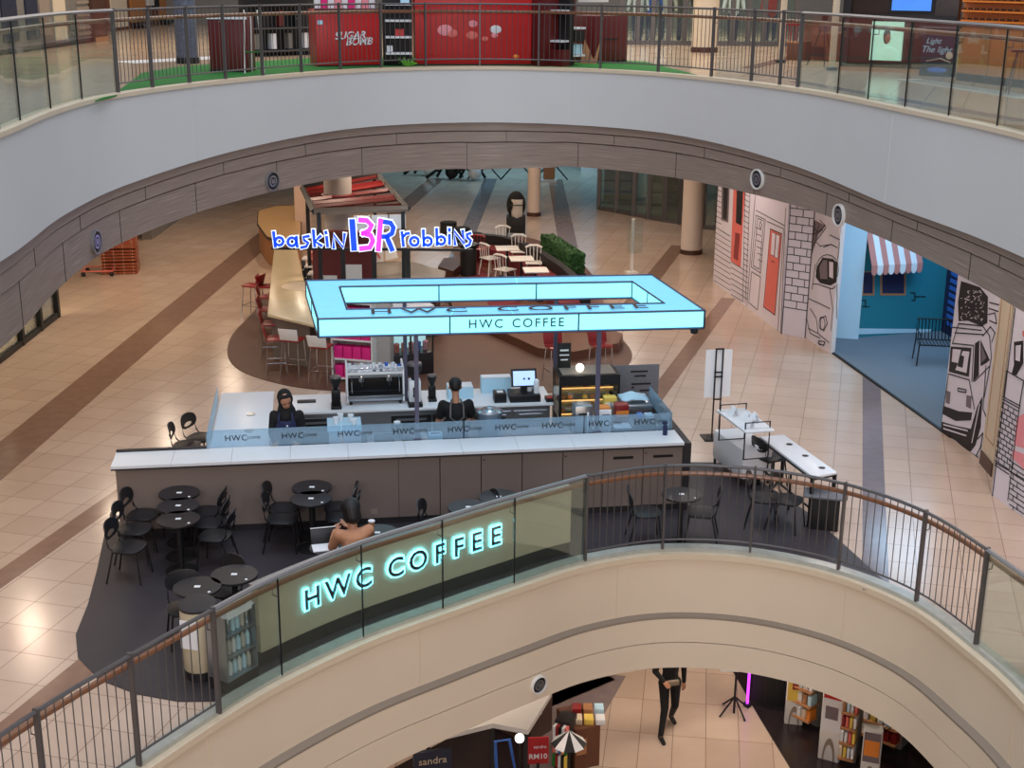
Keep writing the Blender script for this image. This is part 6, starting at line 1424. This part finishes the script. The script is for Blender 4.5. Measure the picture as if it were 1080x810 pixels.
strip('floor_upper_white_strip', G(130, 66, L2Z)[:2], G(335, 55, L2Z)[:2], .8, 'white', L2Z + .001)
U('high_table', 'dark brown tall boxy counter with white top on the green turf', 'counter', 222, 77, 262, 77.5, 1.02, .6, 'darkred', [('top', -.02, 1.02, .98, 1.02, .02, 'white'), ('door_gap', .49, .51, .1, .9, .006, 'black'), ('plinth', 0, 1, 0, .08, .01, 'black')])
q = G(268, 78, L2Z); o = thing('folding_easel', 'slim white folding easel leaning beside the dark tall counter', 'easel', (q.x, q.y, L2Z), .3)
for sx in (-.12, .12): MB().tube([(sx * 1.5, -.1, 0.02), (sx, .1, 1.15)], .014, 6).build('leg', 'whitem', o)
MB().tube([(0, .35, 0.02), (0, .1, 1.1)], .014, 6).build('leg', 'whitem', o); MB().tube([(-.15, -.02, .4), (.15, -.02, .4)], .014, 6).build('crossbar', 'green', o)
U('wall_rack', 'black back wall rack with hanging goods behind the turf', 'rack', 262, 60, 333, 57, 2.5, .3, 'black', [('shelf_board', .02, .98, .1 + k * .5, .13 + k * .5, .25, 'steel') for k in range(4)] + [('goods', .05 + k * .12, .12 + k * .12, .16 + (k % 2) * .5, .5 + (k % 2) * .5, .15, ['shopgrey', 'dark', 'white', 'darkred'][k % 4]) for k in range(7)])
o = U('stall_counter', 'red stall counter lettered SUGAR BOMB with pink and white boards above', 'counter', 335, 71.5, 402, 70.5, 1.12, .7, 'red', [('plinth', 0, 1, 0, .05, .004, 'black'), ('edge', -.02, 1.02, 1.1, 1.14, .02, 'darkred'), ('sticker', .02, .1, .84, .92, .01, 'paleblue')])
for k in range(9): MB().box((-.56 + k * .14, .3, 1.14 + .16), (.12, .06, .32)).build('menu_card', ['white', 'pink', 'white', 'palepink'][k % 4], o)
for i, (tx, x, z_) in enumerate((('SUGAR', .02, .62), ('BOMB', .2, .50))):
    text_mb(tx, .2, .01, frame((x, -.012, z_), (1, 0, .03), (0, 0, 1)), offset=.004, shear=.25).build('lettering', 'white', o, flat=True)
o = U('display_rack', 'black open rack with white trays between the red counter and the red box', 'rack', 405, 70, 435, 70, 1.9, .4, 'black', [('tray', .05, .95, .25 + k * .32, .29 + k * .32, .3, 'white') for k in range(5)] + [('pack', .4, .7, .58, .75, .2, 'red'), ('pack', .1, .3, .3, .42, .2, 'white'), ('pack', .6, .9, 1.25, 1.45, .2, 'paleblue')])
q = G(430, 72, L2Z)
o = thing('green_plant', 'tiny green leafy plant at the foot of the black rack', 'plant', (q.x, q.y, L2Z + .03)); 
mb = MB()
for k in range(9): a = k * .7; mb.slab([(0, 0, 0), (.1 * math.cos(a) - .02, .1 * math.sin(a), .1), (.2 * math.cos(a), .2 * math.sin(a), .06 + .12 * (k % 2)), (.1 * math.cos(a) + .02, .1 * math.sin(a) + .02, .1)], .005, (0, 0, 1))
mb.build('leaves', mat('bright_leaf', (110, 190, 60), .6), o)
o = U('stall_box', 'big glossy red stall box wall with faint white cloud logos', 'stall', 438, 70, 564, 70, 2.4, .8, 'red', [('seam', .54, .545, .0, 2.4, .006, 'darkred'), ('plinth', 0, 1, 0, .05, .004, 'black')])
for x, z_, rr, m_ in ((-.62, .72, .16, 'palepink'), (-.48, .66, .12, 'coral'), (-.05, .85, .1, 'palepink'), (-.07, .62, .12, 'coral'), (.42, .74, .12, 'white'), (.4, .62, .07, 'palepink'), (.85, .2, .06, 'orange'), (.2, .55, .07, 'coral')):
    MB().ball((x, 0.0, z_), (rr, .012, rr * .7), 14, 8).build('cloud_mark', m_, o)
o = U('stall_shelves', 'black post shelving with white trays and boxes right of the big red box', 'rack', 573, 71, 606, 69, 2.2, .35, 'darkred', [('post', .45, .6, 0, 2.2, .3, 'black'), ('tray', .62, 1, .2, .24, .3, 'white'), ('tray', .2, .45, .5, .54, .3, 'white'), ('tray', .62, 1, .75, .79, .3, 'white'), ('tray', .2, .45, 1.1, 1.14, .3, 'white'), ('pack', .64, .95, .5, .72, .3, 'black'), ('pack', .2, .44, .0, .35, .35, 'darkred'), ('pack', .65, .95, .25, .45, .25, 'paleblue')])
q = G(621, 68, L2Z); o = thing('cardboard_sheet', 'brown cardboard sheet leaning in front of the dark red counter', 'cardboard', (q.x, q.y, L2Z + .02), -.15); MB().slab([(-.18, 0, 0), (.17, 0, 0), (.24, .25, .62), (-.1, .25, .64)], .02, (0, 1, -.3)).build('sheet', 'brownc', o); MB().slab([(-.02, -.0, 0.01), (0, 0, 0.01), (.07, .25, .62), (.05, .25, .62)], .024, (0, -1, .3)).build('fold', 'brownwood', o)
U('stall_counter', 'dark red tall box counter at the right end of the stall', 'counter', 626, 68, 661, 66, 1.0, .6, 'darkred', [('handle', .3, .7, .5, .53, .02, 'black'), ('plinth', 0, 1, 0, .06, .004, 'black')])
U('stall_screen', 'small white tilted menu board on top of the red stall right side', 'menu board', 610, 64, 640, 63, .5, .06, 'white', [('print', .1, .9, .1, .4, .01, 'palepink')], lift=1.25)
# glass shopfronts at the back of the upper floor
a, b = G(655, 47, L2Z), G(838, 49, L2Z)
n = 11; shopfront('greenish glass shopfront with dark mullions at the back of the upper floor', [tuple((a + (b - a) * (i / n))[:2]) for i in range(n + 1)], h=2.9, z0=L2Z, mm='steel')
for i, (px, m_, lab) in enumerate(((672, 'white', 'white-clothed display figure behind the upper glass shopfront, leftmost'), (686, 'bluecloth', 'blue-clothed display figure behind the upper glass shopfront'), (701, 'greycloth', 'grey-clothed display figure behind the upper glass shopfront'), (719, 'blackcloth', 'black-clothed display figure left of the upper cream column'), (772, 'white', 'white-clothed display figure right of the upper cream column'), (812, 'redseat', 'red-clothed display figure at the right end of the upper glass shopfront'))):
    q = G(px, 44, L2Z); o = thing('mannequin', lab, 'mannequin', (q.x, q.y, L2Z)); MB().lathe([(.2, 0), (.2, .02), (.02, .03)], (0, 0, 0), 16).build('base', 'inox', o)
    b2 = MB(); cap(b2, (-.09, 0, .08), (-.1, 0, .75), .05, .08); cap(b2, (.09, 0, .08), (.1, 0, .75), .05, .08); b2.build('legs', 'navy', o); b2 = MB(); cap(b2, (0, 0, .8), (0, 0, 1.3), .14, .17); cap(b2, (-.22, 0, 1.35), (-.3, 0, .9), .06, .045); cap(b2, (.22, 0, 1.35), (.3, 0, .9), .06, .045); b2.build('garment', m_, o); b2 = MB(); cap(b2, (0, 0, 1.45), (0, 0, 1.5), .05, .05); b2.ball((0, 0, 1.64), (.085, .1, .12)); b2.build('head', 'whitem', o)
area('upper_shop_light', (5.5, 40.5, 9.5), 9, 260, (1.0, .93, .8), size_y=2)
for px, py, lab in ((823, 66, 'slim pale wooden post on the upper floor, left of the brown tables'), (877, 74, 'slim pale wooden post on the upper floor beside the dark shopfront')):
    q = G(px, py, L2Z); o = thing('wooden_post', lab, 'post', (q.x, q.y, L2Z), 0, 'wooden posts'); MB().box((0, 0, 1.3), (.12, .12, 2.6)).build('post', 'cream', o, bevel=.01); MB().box((0, 0, .03), (.2, .2, .06)).build('base', 'dark', o)
U('low_cabinet', 'brown low cabinet with open dark shelf between the two wooden posts', 'cabinet', 843, 61, 873, 65, .62, .5, 'brownwood', [('opening', .1, .9, .08, .3, .006, 'black'), ('box', .1, .6, .62, .82, -.3, 'brownwood')])
U('crate', 'small orange brown box left of the low brown cabinet', 'box', 829, 63, 842, 64, .42, .4, 'brownwood', [('edge', 0, 1, .38, .42, .01, 'brownc')])
q = G(866, 70, L2Z); o = thing('camera_tripod', 'black tripod with small head standing by the low brown cabinet', 'tripod', (q.x, q.y, L2Z))
for k in range(3): a = k * 2.1 + .5; MB().tube([(0, 0, .95), (.32 * math.cos(a), .32 * math.sin(a), 0.01)], .014, 6).build('leg', 'black', o)
MB().box((0, 0, 1.02), (.12, .1, .14)).build('head', 'black', o)
for i, (px, lab) in enumerate(((832, 'red stool left of the small orange brown box'), (838, 'second red stool beside the small orange brown box'))):
    q = G(px, 56, L2Z); o = thing('stool', lab, 'stool', (q.x, q.y, L2Z)); MB().box((0, 0, .7), (.34, .34, .05)).build('seat', 'redseat', o)
    for sx in (-.14, .14):
        for sy in (-.14, .14): MB().tube([(sx, sy, .68), (sx * 1.2, sy * 1.2, 0)], .014, 5).build('leg', 'redseat', o)
o = U('shopfront', 'dark brown shopfront with lit portrait poster and screen on upper right', 'shopfront', 885, 73.5, 1004, 78, 2.8, .4, mat('espresso_wood', (52, 34, 28), .4, var=.15, scale=6), [('base_step', 0, 1, 0, .07, .25, 'brownc'), ('portrait_poster', .27, .55, .22, .98, .06, 'mint'), ('pillar', .0, .07, 0, 2.8, .06, 'shopdark'), ('rail', 0, 1, 1.05, 1.12, .05, 'shopdark'), ('screen_frame', .40, .80, 1.15, 2.0, .05, 'black'), ('screen', .43, .77, 1.2, 1.95, .07, 'bluescreen')])
L = (G(1004, 78, L2Z) - G(885, 73.5, L2Z)).length
pt = MB(); pt.ball((-.30 * L + .33 * L * 1 - .12 * L + .0, -.07, .7), (.07, .012, .16), 12, 8); pt.build('portrait_hair', 'darkwood', o); pt = MB(); pt.ball((-.08 * L, -.075, .66), (.055, .012, .1), 12, 8); pt.build('portrait_face', 'skin', o); pt = MB(); pt.ball((-.06 * L, -.072, .36), (.17, .012, .13), 14, 8); pt.build('portrait_shoulder', 'mint', o)
o = U('promo_board', 'navy promotional board with pale script lettering beside the wooden counter', 'sign board', 969, 79.5, 1006, 81.5, .95, .06, 'poster_dark', [('top_edge', 0, 1, .9, .93, .01, 'shopgrey')])
for tx, x, z_, sz in (('Light', -.12, .66, .15), ('The light', -.05, .5, .17)): text_mb(tx, sz, .004, frame((x, -.006, z_), (1, 0, 0), (0, 0, 1)), shear=.3).build('lettering', 'paleblue', o, flat=True)
MB().tube([(-.22, -.01, .28), (.05, -.01, .34), (.26, -.01, .27)], .03, 6, flat=.4).build('ribbon_mark', 'cream', o); MB().ball((.22, -.004, .4), (.07, .01, .07), 12, 8).build('ring_mark', 'cream', o); MB().ball((0, -.004, .12), (.2, .01, .05), 12, 8).build('blue_mark', 'bluegoods', o)
o = U('shop_counter', 'oak panelled shop counter below the sunglasses shelves', 'counter', 1008, 84.5, 1110, 97, 1.0, .7, 'woodpanel', [('kick', 0, 1, 0, .14, .004, 'shopdark'), ('top', 0, 1, .97, 1.0, .02, 'brownwood')] + [('seam', .33 * k, .33 * k + .004, .14, .97, .004, 'darkwood') for k in (1, 2)])
o = U('eyewear_shelves', 'backlit orange wooden shelves lined with dark sunglasses', 'shelf unit', 1010, 70, 1100, 78, 2.4, .2, 'woodpanel', [('shelf_board', .0, .9, .75 + k * .2, .78 + k * .2, .2, 'orange') for k in range(7)])
Ro = Matrix.Rotation(o.rotation_euler.z, 3, 'Z'); Lw = (G(1100, 78, L2Z) - G(1010, 70, L2Z)).length
for k in range(4):
    for j in range(9):
        c = MB(); 
        for sx in (-1, 1): c.ball((sx * .034, 0, .03), (.03, .01, .024), 8, 6)
        c.tube([(-.02, 0, .035), (.02, 0, .035)], .005, 4); c = c.build('sunglasses', 'black'); c.location = o.location + Ro @ Vector((-Lw / 2 + .12 + j * .19, -.1, .783 + k * .2)); c.rotation_euler.z = o.rotation_euler.z; tag(c, 'dark sunglasses on a backlit orange wooden shelf', 'sunglasses', 'sunglasses on the wooden shelves')
q = G(1072, 100, L2Z); o = thing('stool', 'tall slim legged stool in front of the oak shop counter', 'stool', (q.x, q.y, L2Z)); MB().lathe([(.17, .68), (.18, .72)], (0, 0, 0), 20).build('seat', 'darkwood', o)
for k in range(4): a = k * PI / 2 + .6; MB().tube([(.08 * math.cos(a), .08 * math.sin(a), .68), (.22 * math.cos(a), .22 * math.sin(a), 0)], .013, 5).build('leg', 'darkwood', o)
o = U('floor_mat', 'striped grey and cream mat on the upper floor before the oak counter', 'mat', 945, 84, 1075, 104, .012, .5, 'greycloth', []); 
for k in range(22): MB().box((-1.75 + k * .165, .25, .014), (.05, .48, .004)).build('mat_stripe', 'shopgrey', o)

# ------------------------------------------------------------------ lower floor shops
def Z0(*a, **k): k['z0'] = L0Z; return U(*a, **k)
o = Z0('price_pillar', 'dark brown pillar with a trailing white cable on the lower floor', 'pillar', 556, 786, 582, 770, 1.9, .8, 'darkwood', [('cap', 0, 1, 1.8, 1.9, .02, 'dark')])
MB().tube([(-.1, -.02, 1.85), (.02, -.03, 1.5), (-.02, -.03, 1.2), (.06, -.03, .9), (0, -.03, .5)], .012, 6).build('cable', 'white', o)
q = G(567, 800, L0Z + .9); o = thing('price_sign', 'rounded dark red price sign reading RM10 on the lower floor', 'sign', (q.x, q.y - .1, L0Z), .1)
MB().box((0, 0, .45), (.05, .05, .9)).build('pole', 'dark', o); MB().box((0, 0, .01), (.3, .25, .02)).build('base', 'dark', o); MB().box((0, 0, 1.12), (.36, .05, .5)).build('panel', mat('sign_red', (170, 20, 30), .4), o, bevel=.02)
text_mb('RM10', .13, .006, frame((0, -.03, 1.02), (1, 0, 0), (0, 0, 1)), offset=.002).build('price_lettering', 'white', o, flat=True); text_mb('sandra', .08, .006, frame((.03, -.03, 1.2), (1, 0, 0), (0, 0, 1))).build('name_lettering', 'white', o, flat=True)
pl = [G(470, 775, L0Z + 2.4), G(520, 763, L0Z + 2.4), G(557, 770, L0Z + 2.4), G(582, 730, L0Z + 2.4), G(560, 715, L0Z + 2.4), G(450, 740, L0Z + 2.4)]
o = thing('shop_canopy', 'pale flat canopy over the dark shop on the lower floor', 'canopy', (pl[0].x, pl[0].y, L0Z)); org = o.location.copy(); MB().slab(pl, -.08, up).build('panel', 'whitem', o, org)
for p in (pl[1], pl[2], pl[4], pl[5]): MB().box((p.x * .985 - .02, p.y + .25, L0Z + 1.16), (.06, .06, 2.32)).build('post', 'dark', o, org)
for k, px in enumerate((526, 541)): q = G(px, 770, L0Z + 2.25); MB().tube([(q.x, q.y + .3, L0Z + 2.32), (q.x, q.y + .3, L0Z + 2.1)], .03, 8).build('spot_lamp', 'whitem', o, org)
inlay('floor_lower_shop_2', [G(380, 830, L0Z), G(500, 765, L0Z), G(560, 770, L0Z), G(556, 800, L0Z), G(550, 840, L0Z)], 'floor_dark', L0Z, .02)
q = G(456, 806, L0Z + 1.6); o = thing('shop_sign', 'dark shop sign with white lettering at the bottom edge, lower floor', 'sign', (q.x, q.y, L0Z), .25); MB().box((0, 0, 1.6), (.6, .06, .5)).build('panel', 'poster_dark', o)
MB().box((-.2, .04, .68), (.05, .05, 1.36)).build('post', 'dark', o); MB().box((.2, .04, .68), (.05, .05, 1.36)).build('post', 'dark', o)
text_mb('sandra', .17, .006, frame((0, -.035, 1.68), (1, 0, 0), (0, 0, 1))).build('lettering', 'cream', o, flat=True)
q = G(548, 782, L0Z + 1.2); o = thing('globe_lamp', 'white round lamp on a thin arm left of the red price sign', 'lamp', (q.x, q.y, L0Z)); MB().tube([(0, 0, 0), (0, 0, 1.2)], .015, 6).build('stem', 'dark', o); MB().ball((0, 0, 1.26), .08, 14, 8).build('globe', 'whiteglow', o)
q = G(537, 800, L0Z + .6); o = thing('hand_cart', 'blue folding hand cart in the dark shop on the lower floor', 'cart', (q.x, q.y, L0Z + .02)); MB().tube([(-.2, 0, .05), (-.24, 0, .9), (.0, 0, .95), (.15, 0, .1)], .03, 6).build('frame', 'bluegoods', o); MB().box((0, 0, .25), (.4, .3, .06)).build('tray', 'bluegoods', o)
o = Z0('goods_stand', 'crowded stand of striped and coloured goods beside the red price sign', 'stand', 584, 812, 600, 816, 1.0, .35, 'shopdark', [('goods', .05 + .19 * (k % 5), .2 + .19 * (k % 5), .15 + .28 * (k // 5), .38 + .28 * (k // 5), .12, ['green', 'redseat', 'white', 'black', 'yellow', 'coral', 'white', 'bluegoods', 'orange', 'green', 'white', 'redseat', 'black', 'white', 'coral'][k]) for k in range(15)])
q = G(600, 783, L0Z + 1.0); o = thing('striped_umbrella', 'black and white striped parasol-like cover among the goods', 'umbrella', (q.x, q.y, L0Z))
MB().tube([(0, 0, 0), (0, 0, 1.1)], .02, 6).build('pole', 'dark', o)
for k in range(10): a0, a1 = k * .628, (k + 1) * .628; MB().slab([(0, 0, 1.22), (.3 * math.cos(a0), .3 * math.sin(a0), .98), (.3 * math.cos(a1), .3 * math.sin(a1), .98)], .01, (0, 0, 1)).build('gore', 'black' if k % 2 else 'white', o)
o = Z0('tray_table', 'brown table of boxed goods and trays at lower floor, right of striped cover', 'table', 606, 813, 632, 807, .8, .8, 'brownwood', [('drawer', .05, .45, .3, .6, .01, 'brownc')])
for k in range(6):
    q = o.location + Vector((-.18 + .2 * (k % 3), .2 + .35 * (k // 3), .8)); c = MB().box((0, 0, .05), (.16, .22, .1)).build('goods_tray', ['cream', 'yellow', 'white', 'redseat', 'brownc', 'paleblue'][k], bevel=.004); c.location = q; tag(c, 'small tray of goods on the brown table of the lower floor', 'tray', 'goods trays on the brown table')
q = G(774, 752, L0Z); o = thing('poster_easel', 'black folding tripod easel carrying a white board on the lower floor', 'easel', (q.x, q.y, L0Z))
for k in range(4): a = k * PI / 2 + .5; MB().tube([(0, 0, .35), (.34 * math.cos(a), .34 * math.sin(a), 0.01)], .018, 6).build('leg', 'black', o)
MB().tube([(0, 0, .0), (0, 0, 1.3)], .022, 6).build('pole', 'black', o); MB().box((-.1, -.04, 1.25), (.4, .02, .7)).build('board', 'white', o)
q = G(788, 744, L0Z); o = thing('neon_tube', 'upright glowing purple tube light beside the black shop wall', 'light', (q.x, q.y, L0Z)); MB().tube([(0, 0, .05), (0, 0, 1.9)], .025, 8).build('tube', 'neonpurple', o); MB().lathe([(.08, 0), (.08, .04)], (0, 0, 0), 14).build('base', 'black', o)
Z0('wall_unit', 'plain black shop wall unit right of the purple tube', 'shop unit', 792, 744, 826, 752, 2.4, .5, 'black', [('seam', .4, .41, 0, 2.4, .005, 'shopdark'), ('seam', .75, .76, 0, 2.4, .005, 'shopdark'), ('plinth', 0, 1, 0, .1, .01, 'shopdark')])
def promo(lab, x0, y0, x1, y1, h, col, bits):
    o = Z0('promo_stand', lab, 'poster stand', x0, y0, x1, y1, h, .22, 'whitem', [('poster', .06, .94, h * .38, h - .05, .012, col)] + bits, bevel=.02)
    L = (G(x1, y1, L0Z) - G(x0, y0, L0Z)).length
    mb = MB(); nn = 16; vs = []
    for i in range(nn + 1): a = PI * i / nn; vs += [(L * .30 * math.cos(a), -.014, .02 + h * .28 * math.sin(a)), (L * .22 * math.cos(a), -.014, .02 + h * .2 * math.sin(a)), (L * .22 * math.cos(a), -.0, .02 + h * .2 * math.sin(a)), (L * .30 * math.cos(a), 0, .02 + h * .28 * math.sin(a))]
    mb.add(vs, [(4 * i + k, 4 * (i + 1) + k, 4 * (i + 1) + (k + 1) % 4, 4 * i + (k + 1) % 4) for i in range(nn) for k in range(4)]); mb.build('arch', 'ledge', o); return o
promo('white arched stand with yellow and orange poster on the lower floor', 827, 764, 846, 766, 1.35, 'yellow', [('poster_band', .12, .88, 1.05, 1.2, .016, 'orange'), ('poster_mark', .3, .7, .75, .95, .016, 'redseat')])
promo('white arched stand with red topped poster beside the goods shelves', 862, 800, 884, 806, 1.6, 'white', [('poster_band', .08, .92, 1.25, 1.5, .016, 'red'), ('poster_mark', .2, .8, .85, 1.1, .016, 'inkgrey')])
promo('white stand with black and orange poster nearest the bottom edge', 906, 822, 926, 826, 1.0, 'inkgrey', [('poster_band', .1, .9, .5, .8, .016, 'orange')])
for x0, y0, x1, y1, lab, nn in ((842, 758, 862, 768, 'white shelf of red and white goods behind the arched poster stands', 20), (886, 802, 902, 806, 'shelf stack of yellow and white goods right of the red topped poster', 20), (905, 775, 950, 792, 'wide shelf of mixed pale goods on the lower floor at right', 30)):
    o = Z0('goods_shelf', lab, 'shelf', x0, y0, x1, y1, 1.6, .35, 'shopgrey', [('shelf_board', 0, 1, .2 + .3 * k, .23 + .3 * k, .3, 'brownc') for k in range(5)])
    L = (G(x1, y1, L0Z) - G(x0, y0, L0Z)).length; Ro = Matrix.Rotation(o.rotation_euler.z, 3, 'Z')
    for k in range(nn):
        w_ = L / 5 * .75 if nn == 20 else L / 6 * .75; per = nn // 5 if nn == 30 else 4; i, j = k % per, k // per
        c = MB().box((0, 0, .1), (L / per * .72, .2, .2)).build('goods_box', random.choice(['white', 'redseat', 'cream', 'yellow', 'white', 'coral', 'whitem', 'orange', 'brownc', 'paleblue']), bevel=.003); c.location = o.location + Ro @ Vector((-L / 2 + L / per * (i + .5), -.15, .231 + .3 * j)); c.rotation_euler.z = o.rotation_euler.z
        tag(c, ('small packed box on the ' + lab)[:].replace('white shelf of red and white goods behind the arched poster stands', 'white shelf behind the arched poster stands').replace('shelf stack of yellow and white goods right of the red topped poster', 'shelf right of the red topped poster').replace('wide shelf of mixed pale goods on the lower floor at right', 'wide shelf of mixed pale goods'), 'box', 'boxes on the ' + ('shelf behind the poster stands' if x0 == 842 else 'shelf by the red topped poster' if x0 == 886 else 'wide goods shelf'))
q = G(983, 806, L0Z); o = thing('red_flag', 'small red pennant on a pole at the bottom right corner', 'flag', (q.x, q.y, L0Z)); MB().tube([(0, 0, 0), (0, 0, .9)], .012, 6).build('pole', 'dark', o); MB().slab([(0, 0, .5), (.3, 0, .62), (0, 0, .88)], .01, (0, 1, 0)).build('pennant', 'red', o)
area('lower_shop_light', (4.2, 21.5, -2.1), 1.0, 60, (1.0, .86, .7), size_y=1.0)
